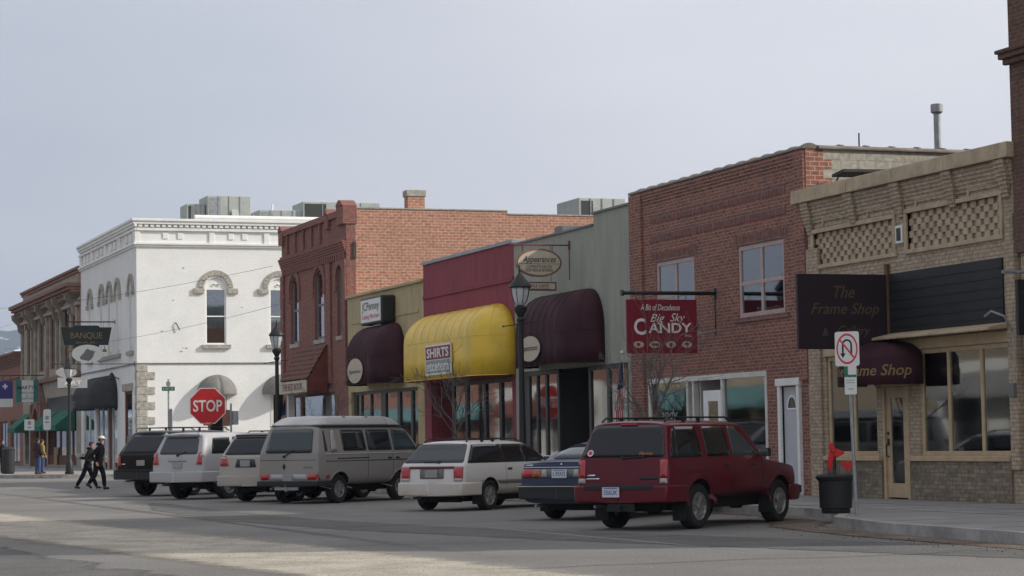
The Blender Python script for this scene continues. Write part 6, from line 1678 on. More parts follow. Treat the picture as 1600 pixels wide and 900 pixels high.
def suv_st(L_, W, zb, zt, zr, tail=.22, hoodz=None, cowl=None, wtop=None, xr0=0, noser=.15, hoodend=None, roof_drop=.03, flat=.9, taper=.06):
    h = W/2; wt = wtop or h-.16; hz = hoodz or zt
    cowl = cowl or L_*.66
    S_ = lambda x, zr_=zr, zt_=zt, k=1.0, dx=(0,0), zb_=zb, wr_=wt, cr=None: dict(x=x, zb=zb_, zt=zt_, zr=zr_, wl=(h-.07)*k, wm=h*k, wb=(h-.03)*k, wr=wr_*k, dx=dx, **({'crown': cr} if cr is not None else {}))
    st = [S_(xr0, zr-roof_drop, k=1-taper*1.3, dx=(.03, tail)), S_(xr0+.015, zr-roof_drop*.8, k=1-taper*.9, dx=(.03, tail+.01)), S_(xr0+.09, zr-roof_drop*.3, k=1-taper*.35, dx=(.02, tail-.0)), S_(xr0+.30, zr, k=1-taper*.1, dx=(0, tail*.7)),
          S_(L_*.28, zr), S_(L_*.45, zr, dx=(0,0)), S_(cowl-.62, zr-.005, dx=(0,.05)), S_(cowl-.42, zr-.03, dx=(.10,-.02)), S_(cowl-.12, zr-.12, dx=(.15,-.12), zt_=zt)]
    st += [S_(cowl+.12, hz+.03, zt_=hz, wr_=h-.08, dx=(0,0), cr=.05), S_(cowl+.25, hz+.0, zt_=hz-.03, wr_=h-.1, cr=.05), S_(L_*.88, hz-.05, zt_=hz-.09, wr_=h-.12, cr=.04, k=.985), S_(L_-.10, hz-.10, zt_=hz-.14, wr_=h-.14, cr=.03, k=.93), S_(L_-.03, hz-.16, zt_=hz-.2, wr_=h-.16, cr=.02, k=.88)]
    return st

# ---- red SUV
wr, tr, wxr, wb_ = .355, 1.42, .95, 2.72
c = Car('parked_suv', 'dark red four-door SUV with a black roof rack, nearest of the parked cars', 'SUV', pos_from_wheel(wxr, tr, (-32.47, 14.885), math.radians(125.8)), math.radians(125.8))
c.body(suv_st(4.42, 1.74, .46, 1.12, 1.68, tail=.24, hoodz=1.06, cowl=3.05, wtop=.70, taper=.05), [wxr, wxr+wb_], wr, .87, 'paint_red')
c.wheels(wr, .235, tr+.02); c.under(4.55, .44)
c.patch('rear_window', [(-.75,1.135),(.75,1.135),(.62,1.63),(-.62,1.63)], 'B', 'tint', rnd=.09, off=.010)
c.both('window', [(.30,1.125),(1.06,1.125),(1.04,1.60),(.42,1.60)], 'tint', off=.008)
c.both('window', [(1.24,1.125),(1.98,1.125),(1.96,1.60),(1.26,1.60)], 'tint', off=.008)
c.both('window', [(2.10,1.125),(2.98,1.125),(2.88,1.20),(2.46,1.60),(2.10,1.60)], 'tint_light', off=.008)
c.both('window_pillar', [(.10,1.12),(.31,1.12),(.44,1.57),(.33,1.57)], 'tint', off=.006)
c.patch('windshield', [(-.64,1.14),(.64,1.14),(.56,1.53),(-.56,1.53)], 'F', 'tint_light')
for s_ in (-1, 1):
    tl = c.patch('tail_light', [(s_*.68,.82),(s_*.80,.82),(s_*.80,1.10),(s_*.68,1.10)], 'B', 'lens_red', off=.018, th=.03, rnd=.02)
    c.patch('reversing_light', [(s_*.68,.73),(s_*.80,.73),(s_*.80,.81),(s_*.68,.81)], 'B', 'lens_clear', off=.018, th=.03, rnd=.01, parent=tl)
bp_ = c.fascia('rear_bumper', [(-.13,0),(-.13,.70),(-.08,.84),(.08,.89),(.55,.89),(.55,.84),(.1,.80),(0,0)], 'paint_red', .44, .70)
part('bumper_step', MB().box(-.145,-.05,-.62,.62,.635,.704), 'black_plastic', bp_, bevel=.01)
c.plate(.12, .60, '356UK', off=.15)
c.fascia('front_bumper', [(4.54,0),(4.52,.6),(4.42,.82),(4.25,.89),(3.95,.89),(3.95,.84),(4.4,.7),(4.4,0)], 'paint_red', .36, .62)
part('bumper_guard', MB().box(4.42,4.61,-.78,.78,.46,.60), 'black_plastic', c.t, bevel=.03)
c.rack(.45, 2.4, .57, 1.70, (.62,), .05); c.wiper(.0, 1.13, 0.03, .40)
c.arch('paint_red', wr, .07, .010)
c.mirror(2.92, 1.17, .84, 'black_plastic')
for x in (1.75, 2.65): c.both('door_handle', [(x,.965),(x+.16,.965),(x+.16,1.0),(x,1.0)], 'black_plastic', off=.02, rnd=.008)
for x in (1.15, 2.04, 3.02): c.both('door_seam', [(x,.48),(x+.008,.48),(x+.008,1.1),(x,1.1)], 'dark_under', off=.002, rnd=0, th=.003, res=.05)
c.both('rocker_trim', [(1.45,.44),(3.2,.44),(3.2,.50),(1.45,.50)], 'black_plastic', off=.006)
c.patch('badge', [(.50,.84),(.68,.84),(.68,.87),(.50,.87)], 'B', 'chrome', off=.008, rnd=0); c.patch('badge', [(.42,.79),(.70,.79),(.70,.815),(.42,.815)], 'B', 'chrome', off=.008, rnd=0); c.patch('badge', [(-.64,.79),(-.32,.79),(-.32,.83),(-.64,.83)], 'B', 'black_metal', off=.008, rnd=0)
rw = [o for o in c.t.children if o.name.startswith('rear_window')][0]
e = MB()
def on_rear(car, y, z, off=.016):
    h = car.hit((-3, y, z), (1,0,0)); return h[0] + h[1]*off
hn = c.hit((-3,.6,1.2),(1,0,0))[1]
uu = (on_rear(c,.6,1.26)-on_rear(c,.6,1.14)).normalized(); oval(e, on_rear(c,.60,1.20), (0,-1,0), uu, .055, .055, 16, .002); part('sticker', e, 'sign_white', rw)
e = MB(); oval(e, on_rear(c,.60,1.20,.019), (0,-1,0), uu, .036, .036, 16, .002); part('sticker', e, 'pinkred', rw)
e = MB(); text(e, 'Marines', on_rear(c,-.42,1.19,.016), (0,-1,0), uu, w=.25, h=.055, bold=.01, shear=.2); part('sticker', e, 'lens_amber', rw)
for s_ in (-1, 1):
    part('mud_flap', MB().box(.52,.535,s_*.71-.12,s_*.71+.12,.14,.42), 'rubber', c.t); part('mud_flap', MB().box(3.27,3.285,s_*.74-.10,s_*.74+.10,.18,.42), 'rubber', c.t)
part('tow_hitch', MB().box(-.14,.3,-.03,.03,.33,.39).box(-.06,-.03,-.25,.25,.30,.42), 'black_metal', c.t)
c.patch('center_brake_light', [(-.15,1.64),(.15,1.64),(.15,1.66),(-.15,1.66)], 'B', 'lens_red', off=.01, rnd=0)

# ---- blue sedan
def sedan_st(L_, W, zb, zd, zr, zh):
    h = W/2; wt = h-.25
    S_ = lambda x, zt_, zr_, k=1.0, dx=(0,0), wr_=h-.1, cr=.03: dict(x=x, zb=zb, zt=zt_, zr=zr_, wl=(h-.07)*k, wm=h*k, wb=(h-.04)*k, wr=wr_*k, dx=dx, crown=cr)
    return [S_(0, zd-.05, zd-.03, .93, (.04,.06)), S_(.02, zd-.04, zd-.015, .95, (.04,.06)), S_(.12, zd-.03, zd, .985, (.02,.02)), S_(.45, zd-.02, zd+.015), S_(.72, zd-.02, zd+.02),
            S_(.90, zd-.01, zd+.2, 1, (0,.12), wt+.10), S_(1.15, zd-.01, zr-.12, 1, (0,.12), wt+.04), S_(1.45, zd-.01, zr-.02, 1, (0,.1), wt+.01), S_(1.9, zd-.01, zr, 1, (0,0), wt), S_(2.4, zd-.01, zr, 1, (0,0), wt), S_(2.8, zd-.01, zr-.05, 1, (.05,-.08), wt), S_(3.1, zd-.01, zr-.2, 1, (.1,-.1), wt+.05),
            S_(3.4, zh, zh+.03), S_(3.6, zh-.03, zh+.0), S_(L_*.9, zh-.09, zh-.06, .98), S_(L_-.08, zh-.17, zh-.14, .93), S_(L_-.02, zh-.24, zh-.22, .88)]
wr, tr, wxr, wb_ = .315, 1.49, 1.02, 2.62
c = Car('parked_sedan', 'dark blue sedan half hidden behind the red SUV', 'sedan', pos_from_wheel(wxr, tr, (-38.42,14.87), HEAD, 1), HEAD)
c.body(sedan_st(4.72, 1.76, .30, 1.03, 1.38, .98), [wxr, wxr+wb_], wr, .88, 'paint_blue')
c.wheels(wr, .2, tr, 'cap'); c.under(4.7, .33)
c.patch('rear_window', [(-.60,1.08),(.60,1.08),(.50,1.335),(-.50,1.335)], 'B', 'tint_light', rnd=.06, off=.012)
c.both('window', [(1.05,1.06),(1.9,1.06),(1.9,1.31),(1.42,1.31)], 'tint', off=.01); c.both('window', [(1.98,1.06),(3.0,1.06),(2.72,1.30),(1.98,1.31)], 'tint', off=.01)
c.patch('windshield', [(-.6,1.08),(.6,1.08),(.5,1.32),(-.5,1.32)], 'F', 'tint_light', off=.012)
c.patch('lamp_strip', [(-.80,.755),(.80,.755),(.80,.91),(-.80,.91)], 'B', 'grey_frame', off=.012, rnd=.01)
for s_ in (-1, 1):
    tl = c.patch('tail_light', [(s_*.46,.755),(s_*.82,.755),(s_*.82,.91),(s_*.46,.91)], 'B', 'lens_red', off=.022, th=.02, rnd=.01)
    c.patch('turn_signal', [(s_*.40,.765),(s_*.57,.765),(s_*.57,.90),(s_*.40,.90)], 'B', 'lens_amber', off=.027, th=.02, rnd=.01, parent=tl)
    c.patch('reversing_light', [(s_*.28,.765),(s_*.39,.765),(s_*.39,.90),(s_*.28,.90)], 'B', 'lens_clear', off=.027, th=.02, rnd=.01, parent=tl)
c.fascia('rear_bumper', [(-.14,0),(-.14,.66),(-.09,.82),(.06,.895),(.62,.895),(.62,.85),(.1,.80),(0,0)], 'black_plastic', .38, .64, bevel=.05)
c.fascia('bumper_trim', [(-.152,0),(-.152,.66),(-.10,.83),(.05,.905),(.60,.905),(.60,.89),(.04,.89),(-.10,.80),(-.13,0)], 'chrome', .60, .615, bevel=0)
c.patch('trunk_trim', [(-.8,.93),(.8,.93),(.8,.945),(-.8,.945)], 'B', 'chrome', off=.012, rnd=0)
c.plate(.0, .83, 'L 97A73', off=.05); c.patch('badge', [(-.015,.985),(.015,.985),(.015,1.01),(-.015,1.01)], 'B', 'chrome', off=.01, rnd=0); c.patch('badge', [(.58,.965),(.76,.965),(.76,.985),(.58,.985)], 'B', 'chrome', off=.008, rnd=0)
c.fascia('front_bumper', [(4.78,0),(4.75,.6),(4.6,.84),(4.2,.895),(4.2,.85),(4.5,.7),(4.5,0)], 'paint_blue', .28, .6, bevel=.05)
c.mirror(2.95, 1.08, .86, 'paint_blue'); part('mud_flap', MB().box(.66,.675,.64,.84,.14,.36), 'rubber', c.t)

# ---- white station wagon
wr, tr, wxr, wb_ = .305, 1.46, .92, 2.58
c = Car('parked_wagon', 'dusty white station wagon with blacked-out windows, between the camper van and the blue sedan', 'station wagon', pos_from_wheel(wxr, tr, (-44.1,15.55), HEAD), HEAD)
h = .845
S_ = lambda x, zt_, zr_, k=1.0, dx=(0,0), wr_=.64, cr=.03, zb=.30: dict(x=x, zb=zb, zt=zt_, zr=zr_, wl=(h-.06)*k, wm=h*k, wb=(h-.035)*k, wr=wr_*k, dx=dx, crown=cr)
st = [S_(0,.94,1.37,.945,(.03,.42)), S_(.02,.945,1.375,.96,(.03,.42)), S_(.10,.95,1.395,.985,(.02,.40)), S_(.35,.95,1.405,1,(0,.28)), S_(.9,.95,1.41,1,(0,.1)), S_(1.9,.95,1.41), S_(2.5,.95,1.40), S_(2.85,.95,1.35,1,(.05,-.08)), S_(3.15,.95,1.2,1,(.1,-.1),.70),
      S_(3.4,.93,.955,1,wr_=.77), S_(3.6,.90,.93,1,wr_=.76), S_(4.1,.84,.86,.98,wr_=.74), S_(4.42,.76,.78,.93,wr_=.7), S_(4.5,.68,.70,.88,wr_=.66)]
c.body(st, [wxr, wxr+wb_], wr, h, 'paint_white')
c.wheels(wr, .195, tr, 'cap', .66); c.under(4.5, .33)
c.patch('rear_window', [(-.745,.985),(.745,.985),(.585,1.365),(-.585,1.365)], 'B', 'tint_dusty', rnd=.05, off=.010)
c.both('window_band', [(.17,.975),(3.2,.975),(2.75,1.33),(2.62,1.355),(.54,1.355)], 'black_plastic', off=.004, rnd=.02, th=.004)
c.both('window', [(.22,.985),(1.52,.985),(1.50,1.345),(.56,1.345)], 'tint', off=.009, rnd=.02)
c.both('window', [(1.56,.985),(2.34,.985),(2.32,1.345),(1.54,1.345)], 'tint', off=.010, rnd=.02)
c.both('window', [(2.38,.985),(3.22,.985),(2.80,1.30),(2.62,1.345),(2.36,1.345)], 'tint', off=.009, rnd=.02)
c.patch('windshield', [(-.66,.99),(.66,.99),(.56,1.35),(-.56,1.35)], 'F', 'tint_light', off=.01)
c.patch('lamp_strip', [(-.56,.865),(.56,.865),(.56,.915),(-.56,.915)], 'B', 'sign_brown', off=.012, rnd=.01)
for s_ in (-1, 1):
    tl = c.patch('tail_light', [(s_*.55,.66),(s_*.765,.66),(s_*.765,.905),(s_*.55,.905)], 'B', 'lens_red', off=.022, th=.02, rnd=.015)
    c.patch('reversing_light', [(s_*.55,.62),(s_*.765,.62),(s_*.765,.67),(s_*.55,.67)], 'B', 'lens_clear', off=.026, th=.02, rnd=.01, parent=tl)
c.patch('plate_recess', [(-.30,.66),(.30,.66),(.30,.86),(-.30,.86)], 'B', 'grey_frame', off=.004, rnd=.03)
c.plate(0, .77, '', off=.03, m='sign_grey')
c.fascia('rear_bumper', [(-.13,0),(-.13,.64),(-.08,.79),(.06,.86),(.58,.86),(.58,.81),(.1,.78),(0,0)], 'paint_white', .32, .585, bevel=.045)
c.both('rub_strip', [(.62,.545),(4.2,.545),(4.2,.615),(.62,.615)], 'grey_frame', off=.014, rnd=.01)
c.both('door_handle', [(1.60,.82),(1.75,.82),(1.75,.86),(1.60,.86)], 'black_plastic', off=.016, rnd=.006); c.both('door_handle', [(2.42,.82),(2.57,.82),(2.57,.86),(2.42,.86)], 'black_plastic', off=.016, rnd=.006)
for x in (1.54, 2.36, 3.3): c.both('door_seam', [(x,.36),(x+.007,.36),(x+.007,.95),(x,.95)], 'dark_under', off=.002, rnd=0, th=.003, res=.05)
c.rack(.6, 2.4, .52, 1.425, (.75, 1.9), .045); c.wiper(-.15, 1.0, -.02, -.38)
c.patch('badge', [(.62,.83),(.72,.83),(.72,.85),(.62,.85)], 'B', 'black_metal', off=.008, rnd=0)
c.fascia('front_bumper', [(4.56,0),(4.53,.6),(4.4,.80),(4.05,.86),(4.05,.82),(4.3,.7),(4.3,0)], 'paint_white', .28, .56, bevel=.05); c.mirror(2.98, 1.02, .82, 'paint_white')
part('mud_flap', MB().box(.56,.575,-.82,-.62,.13,.34), 'rubber', c.t)

# ---- grey camper van
wr, tr, wxr, wb_ = .335, 1.54, .86, 2.46
c = Car('camper_van', 'boxy taupe camper van with a pale pop-up roof, tallest vehicle in the row', 'van', pos_from_wheel(wxr, tr, (-52.15,14.6), HEAD), HEAD)
h = .92
S_ = lambda x, zt_=1.22, zr_=1.84, k=1.0, dx=(0,0), wr_=.76, cr=.02, zb=.42: dict(x=x, zb=zb, zt=zt_, zr=zr_, wl=(h-.05)*k, wm=h*k, wb=(h-.015)*k, wr=wr_*k, dx=dx, crown=cr)
st = [S_(0,k=.955,dx=(.02,.20),zr_=1.80), S_(.015,k=.965,dx=(.02,.20),zr_=1.81), S_(.08,k=.985,dx=(.01,.18),zr_=1.83), S_(.28,dx=(0,.08)), S_(1.2), S_(2.4), S_(3.3), S_(3.75,dx=(.02,-.10),zr_=1.82), S_(4.05,dx=(.08,-.22),zr_=1.72,k=.99), S_(4.28,1.18,1.42,.97,(.02,-.12),.80), S_(4.42,1.08,1.15,.94,wr_=.82), S_(4.50,1.0,1.04,.88,wr_=.78)]
c.body(st, [wxr, wxr+wb_], wr, h, 'paint_taupe')
c.wheels(wr, .2, tr, 'seven', .6); c.under(4.45, .42)
P = []
def roof_row(x, w_, z): return [(x, -w_, z), ]
b = MB(); ro = [(.26,.70,1.82),(.30,.74,1.83),(.52,.68,2.04),(.75,.66,2.07),(3.0,.66,2.07),(3.25,.66,2.05)]
vs = []; fs = []
sec = [(.26,.62,1.845,1.86),(.33,.76,1.85,1.90),(.55,.76,1.85,2.03),(.78,.76,1.85,2.065),(2.98,.76,1.85,2.065)]
for x, w_, z0, z1 in sec: vs += [(x,-w_,z0),(x,-w_+.02,z0+.05),(x,-w_+.14,z1),(x,0,z1+.02),(x,w_-.14,z1),(x,w_-.02,z0+.05),(x,w_,z0)]
for i in range(len(sec)-1):
    for k in range(6): fs.append((i*7+k, i*7+k+1, (i+1)*7+k+1, (i+1)*7+k))
    fs.append((i*7+6, i*7, (i+1)*7, (i+1)*7+6))
fs += [tuple(range(7))[::-1], tuple(range((len(sec)-1)*7, len(sec)*7))]
pr = part('pop_top_roof', MB().add(vs, fs), 'paint_taupe_top', c.t, bevel=.03, smooth=True)
vs = []; fs = []; sec = [(3.02,.76,1.85,2.06),(3.35,.74,1.85,2.02),(3.62,.66,1.84,1.90)]
for x, w_, z0, z1 in sec: vs += [(x,-w_,z0),(x,-w_+.02,z0+.04),(x,-w_+.14,z1),(x,0,z1+.02),(x,w_-.14,z1),(x,w_-.02,z0+.04),(x,w_,z0)]
for i in range(len(sec)-1):
    for k in range(6): fs.append((i*7+k, i*7+k+1, (i+1)*7+k+1, (i+1)*7+k))
    fs.append((i*7+6, i*7, (i+1)*7, (i+1)*7+6))
fs += [tuple(range(7))[::-1], tuple(range((len(sec)-1)*7, len(sec)*7))]
part('luggage_tray', MB().add(vs, fs), 'paint_taupe_top', c.t, bevel=.02, smooth=True)
c.fascia('roof_gutter', [(.22,0),(.24,.70),(.32,.79),(3.7,.79),(3.75,.7),(3.6,0)], 'dark_frame', 1.822, 1.848, bevel=.004)
part('roof_vent', MB().box(1.3,1.42,-.64,-.60,2.03,2.06).box(2.2,2.32,-.64,-.60,2.03,2.06), 'black_plastic', pr)
c.patch('window_seal', [(-.71,1.20),(.71,1.20),(.62,1.76),(-.62,1.76)], 'B', 'dark_frame', off=.006, rnd=.07)
c.patch('rear_window', [(-.685,1.225),(.685,1.225),(.60,1.74),(-.60,1.74)], 'B', 'tint_light', rnd=.06, off=.013)
for x0_, x1_ in ((1.02,1.90),(2.02,2.95)):
    c.both('window_seal', [(x0_-.03,1.235),(x1_+.03,1.235),(x1_+.01,1.74),(x0_-.01,1.74)], 'dark_frame', off=.005, rnd=.06)
    wo = c.both('window', [(x0_,1.26),(x1_,1.26),(x1_-.02,1.715),(x0_+.02,1.715)], 'tint', off=.011, rnd=.05)
    c.patch('curtain', [(x1_-.30,1.27),(x1_-.12,1.27),(x1_-.18,1.70),(x1_-.30,1.70)] if x0_ < 2 else [(x0_+.06,1.27),(x0_+.30,1.27),(x0_+.16,1.70),(x0_+.06,1.70)], 'R', 'tint_light', off=.016, rnd=.02, parent=wo)
c.both('window_seal', [(3.05,1.235),(4.05,1.235),(3.72,1.70),(3.05,1.74)], 'dark_frame', off=.005, rnd=.04)
c.both('window', [(3.09,1.26),(3.98,1.26),(3.69,1.67),(3.09,1.71)], 'tint_light', off=.011, rnd=.04)
c.both('air_vent', [(.28,1.24),(.38,1.24),(.38,1.72),(.34,1.72)], 'black_plastic', off=.008, rnd=.01); c.patch('air_scoop', [(.50,1.24),(.72,1.24),(.72,1.72),(.60,1.72)], 'R', 'paint_taupe_top', off=.04, th=.03, rnd=.02)
c.patch('windshield', [(-.74,1.24),(.74,1.24),(.66,1.70),(-.66,1.70)], 'F', 'tint_light', off=.01)
c.both('body_groove', [(.3,.99),(4.1,.99),(4.1,1.01),(.3,1.01)], 'dark_frame', off=.003, rnd=0, th=.004); c.both('belt_moulding', [(.25,1.155),(4.15,1.155),(4.15,1.18),(.25,1.18)], 'paint_taupe_top', off=.006, rnd=0, th=.006)
c.patch('side_stripe', [(.75,1.05),(2.0,1.05),(2.0,1.075),(.75,1.075)], 'R', 'black_metal', off=.004, rnd=0, th=.004)
c.patch('tailgate_seam', [(-.86,.66),(.86,.66),(.86,.668),(-.86,.668)], 'B', 'dark_under', off=.003, rnd=0); c.patch('tailgate_seam', [(-.86,1.03),(.86,1.03),(.86,1.04),(-.86,1.04)], 'B', 'dark_under', off=.003, rnd=0)
for s_ in (-1, 1): c.patch('tail_light', [(s_*.58,.575),(s_*.88,.575),(s_*.88,.71),(s_*.58,.71)], 'B', 'lens_red', off=.02, th=.03, rnd=.01)
c.plate(.0, .62, '', off=.02, m='sign_grey'); c.patch('plate_panel', [(-.56,.56),(.56,.56),(.56,.70),(-.56,.70)], 'B', 'paint_taupe_top', off=.006, rnd=.01)
c.fascia('rear_bumper', [(-.12,0),(-.12,.78),(-.07,.90),(.05,.945),(.48,.945),(.48,.90),(.05,.87),(0,0)], 'black_plastic', .42, .545, bevel=.02); c.fascia('front_bumper', [(4.62,0),(4.60,.7),(4.45,.92),(4.1,.945),(4.1,.9),(4.4,.8),(4.4,0)], 'black_plastic', .42, .56, bevel=.02)
part('tow_hitch', MB().box(-.10,.3,-.03,.03,.30,.36).box(-.08,-.04,-.35,.35,.33,.40).lathe((-.1,0,.36),[(.02,0),(.02,.08),(.03,.1)],8), 'galv', c.t)
c.wiper(.12, 1.12, .5, .32); e = MB(); h_ = c.hit((-3,.12,.88),(1,0,0))[0]; e.prism([(h_.x-.01,.12,.80),(h_.x-.01,.17,.88),(h_.x-.01,.12,.96),(h_.x-.01,.07,.88)], (.01,0,0)); part('tailgate_emblem', e, 'black_metal', c.t)
e = MB(); hh = c.hit((-3,-.6,.88),(1,0,0))[0]; text(e, 'Wolfsburg', (hh.x-.004,-.6,.86), (0,-1,0), UP, w=.3, h=.06, shear=.3, lift=.004) if False else text(e, 'Camper', (hh.x-.004,-.6,.86), (0,-1,0), UP, w=.3, h=.05, shear=.3, lift=.004)
part('script_badge', e, 'black_metal', c.t)
c.patch('reflector', [(.30,.60),(.42,.60),(.42,.68),(.30,.68)], 'R', 'lens_red', off=.01, rnd=.02)
c.arch('paint_taupe_top', wr, .035, .008); c.mirror(3.95, 1.3, .90, 'black_plastic')
for x in (2.0, 3.02): c.both('door_seam', [(x-.04,.46),(x-.032,.46),(x-.032,1.22),(x-.04,1.22)], 'dark_under', off=.003, rnd=0, th=.003, res=.05)
c.both('door_handle', [(2.78,1.03),(2.92,1.03),(2.92,1.07),(2.78,1.07)], 'black_plastic', off=.015, rnd=.006); c.both('door_handle', [(3.10,1.03),(3.24,1.03),(3.24,1.07),(3.10,1.07)], 'black_plastic', off=.015, rnd=.006)

# ---- beige crossover
wr, tr, wxr, wb_ = .35, 1.57, .98, 2.71
c = Car('parked_suv', 'pale beige SUV squeezed between the silver SUV and the camper van', 'SUV', pos_from_wheel(wxr, tr, (-55.97,13.32), HEAD, 1), HEAD)
c.body(suv_st(4.68, 1.82, .40, 1.12, 1.70, tail=.38, hoodz=1.06, cowl=3.1, wtop=.70, taper=.07), [wxr, wxr+wb_], wr, .91, 'paint_beige')
c.wheels(wr, .225, tr, 'five'); c.under(4.6, .42)
c.patch('rear_window', [(-.72,1.17),(.72,1.17),(.60,1.60),(-.60,1.60)], 'B', 'tint', rnd=.07, off=.012)
c.both('window', [(.48,1.15),(1.25,1.15),(1.25,1.60),(.68,1.58)], 'tint', off=.009); c.both('window', [(1.33,1.15),(2.15,1.15),(2.13,1.61),(1.33,1.61)], 'tint', off=.009); c.both('window', [(2.22,1.15),(3.1,1.15),(2.66,1.58),(2.22,1.61)], 'tint_light', off=.009)
for s_ in (-1, 1):
    tl = c.patch('tail_light', [(s_*.54,.90),(s_*.82,.90),(s_*.79,1.14),(s_*.64,1.14)], 'B', 'lens_red', off=.02, th=.03, rnd=.03); c.patch('reversing_light', [(s_*.62,1.06),(s_*.80,1.06),(s_*.79,1.12),(s_*.66,1.12)], 'B', 'lens_clear', off=.026, th=.02, rnd=.02, parent=tl)
c.plate(0, .96, '', off=.03, m='sign_grey'); c.patch('plate_recess', [(-.34,.86),(.34,.86),(.28,1.06),(-.28,1.06)], 'B', 'dark_frame', off=.004, rnd=.02)
c.fascia('rear_bumper', [(-.13,0),(-.13,.68),(-.06,.86),(.08,.925),(.58,.925),(.58,.88),(.1,.84),(0,0)], 'paint_beige', .40, .66, bevel=.06); c.fascia('front_bumper', [(4.74,0),(4.7,.6),(4.5,.88),(4.1,.925),(4.1,.88),(4.4,.75),(4.4,0)], 'paint_beige', .32, .62, bevel=.06)
c.rack(.9, 2.7, .60, 1.71, (1.2, 2.2), .05); c.mirror(3.05, 1.2, .88, 'paint_beige'); c.patch('spoiler_lip', [(-.6,1.62),(.6,1.62),(.58,1.66),(-.58,1.66)], 'B', 'black_plastic', off=.03, th=.03)

# ---- silver SUV
wr, tr, wxr, wb_ = .375, 1.57, 1.05, 2.79
c = Car('parked_suv', 'silver SUV with a dusty tailgate, parked right of the black SUV', 'SUV', pos_from_wheel(wxr, tr, (-60.34,12.57), HEAD, 1), HEAD)
c.body(suv_st(4.80, 1.86, .46, 1.15, 1.74, tail=.26, hoodz=1.12, cowl=3.25, wtop=.73, taper=.07), [wxr, wxr+wb_], wr, .93, 'paint_silver')
c.wheels(wr, .25, tr, 'five'); c.under(4.7, .46)
c.patch('rear_window', [(-.66,1.19),(.66,1.19),(.57,1.64),(-.57,1.64)], 'B', 'tint_dusty', rnd=.08, off=.012)
c.both('window', [(.38,1.20),(1.18,1.20),(1.22,1.63),(.56,1.61)], 'tint', off=.009); c.both('window', [(1.34,1.18),(2.18,1.18),(2.16,1.64),(1.36,1.64)], 'tint', off=.009); c.both('window', [(2.26,1.18),(3.2,1.18),(2.76,1.62),(2.26,1.64)], 'tint_light', off=.009)
for s_ in (-1, 1):
    tl = c.patch('tail_light', [(s_*.65,.92),(s_*.84,.92),(s_*.81,1.24),(s_*.72,1.24)], 'B', 'lens_red', off=.02, th=.03, rnd=.03); c.patch('reversing_light', [(s_*.78,1.13),(s_*.85,1.13),(s_*.84,1.21),(s_*.79,1.21)], 'B', 'lens_clear', off=.027, th=.02, rnd=.02, parent=tl)
c.plate(0, .90, '', off=.02, m='sign_grey'); c.patch('garnish', [(-.33,1.0),(.33,1.0),(.31,1.05),(-.31,1.05)], 'B', 'galv', off=.012, rnd=.01); c.wiper(0, 1.16, .35, .3)
c.fascia('rear_bumper', [(-.16,0),(-.16,.72),(-.08,.90),(.08,.95),(.62,.95),(.62,.90),(.1,.86),(0,0)], 'paint_silver', .46, .74, bevel=.07); c.fascia('front_bumper', [(4.86,0),(4.82,.6),(4.6,.9),(4.2,.95),(4.2,.9),(4.5,.75),(4.5,0)], 'paint_silver', .38, .7, bevel=.06)
c.arch('paint_silver', wr, .07, .012); c.mirror(3.15, 1.24, .90, 'paint_silver'); c.patch('spoiler', [(-.62,1.66),(.62,1.66),(.6,1.71),(-.6,1.71)], 'B', 'paint_silver', off=.07, th=.06)
c.patch('center_brake_light', [(-.12,1.675),(.12,1.675),(.12,1.70),(-.12,1.70)], 'B', 'lens_red', off=.078, rnd=0)

# ---- black SUV
wr, tr, wxr, wb_ = .39, 1.70, 1.15, 3.02
c = Car('parked_suv', 'big black SUV with a roof rack, farthest of the parked row', 'SUV', pos_from_wheel(wxr, tr, (-65.2,12.55), HEAD, 1), HEAD)
c.body(suv_st(5.1, 1.98, .50, 1.20, 1.84, tail=.42, hoodz=1.18, cowl=3.4, wtop=.76, taper=.09, roof_drop=.06), [wxr, wxr+wb_], wr, .99, 'paint_black')
c.wheels(wr, .26, tr, 'five'); c.under(5.0, .50)
c.patch('rear_window', [(-.80,1.23),(.80,1.23),(.64,1.74),(-.64,1.74)], 'B', 'tint', rnd=.14, off=.012)
c.both('window', [(.50,1.23),(1.35,1.23),(1.35,1.72),(.72,1.70)], 'tint', off=.009); c.both('window', [(1.45,1.23),(2.3,1.23),(2.3,1.73),(1.45,1.73)], 'tint', off=.009); c.both('window', [(2.4,1.23),(3.35,1.23),(2.9,1.70),(2.4,1.73)], 'tint', off=.009)
for s_ in (-1, 1): c.patch('tail_light', [(s_*.77,.84),(s_*.88,.84),(s_*.87,1.16),(s_*.79,1.16)], 'B', 'lens_red', off=.02, th=.03, rnd=.03)
c.fascia('rear_bumper', [(-.17,0),(-.17,.76),(-.09,.96),(.08,1.01),(.68,1.01),(.68,.96),(.1,.92),(0,0)], 'black_plastic', .48, .76, bevel=.05); c.fascia('front_bumper', [(5.16,0),(5.1,.6),(4.9,.96),(4.5,1.01),(4.5,.96),(4.8,.8),(4.8,0)], 'black_plastic', .42, .74, bevel=.06)
part('bumper_step', MB().box(-.19,-.06,-.78,.78,.71,.765), 'rubber', c.t, bevel=.01); c.patch('badge', [(.6,.90),(.78,.90),(.78,.93),(.6,.93)], 'B', 'chrome', off=.01, rnd=0); c.plate(0, .95, '', off=.02, m='sign_grey')
c.rack(.6, 3.0, .64, 1.86, (.8, 2.4), .08); c.mirror(3.3, 1.28, .95, 'black_plastic')
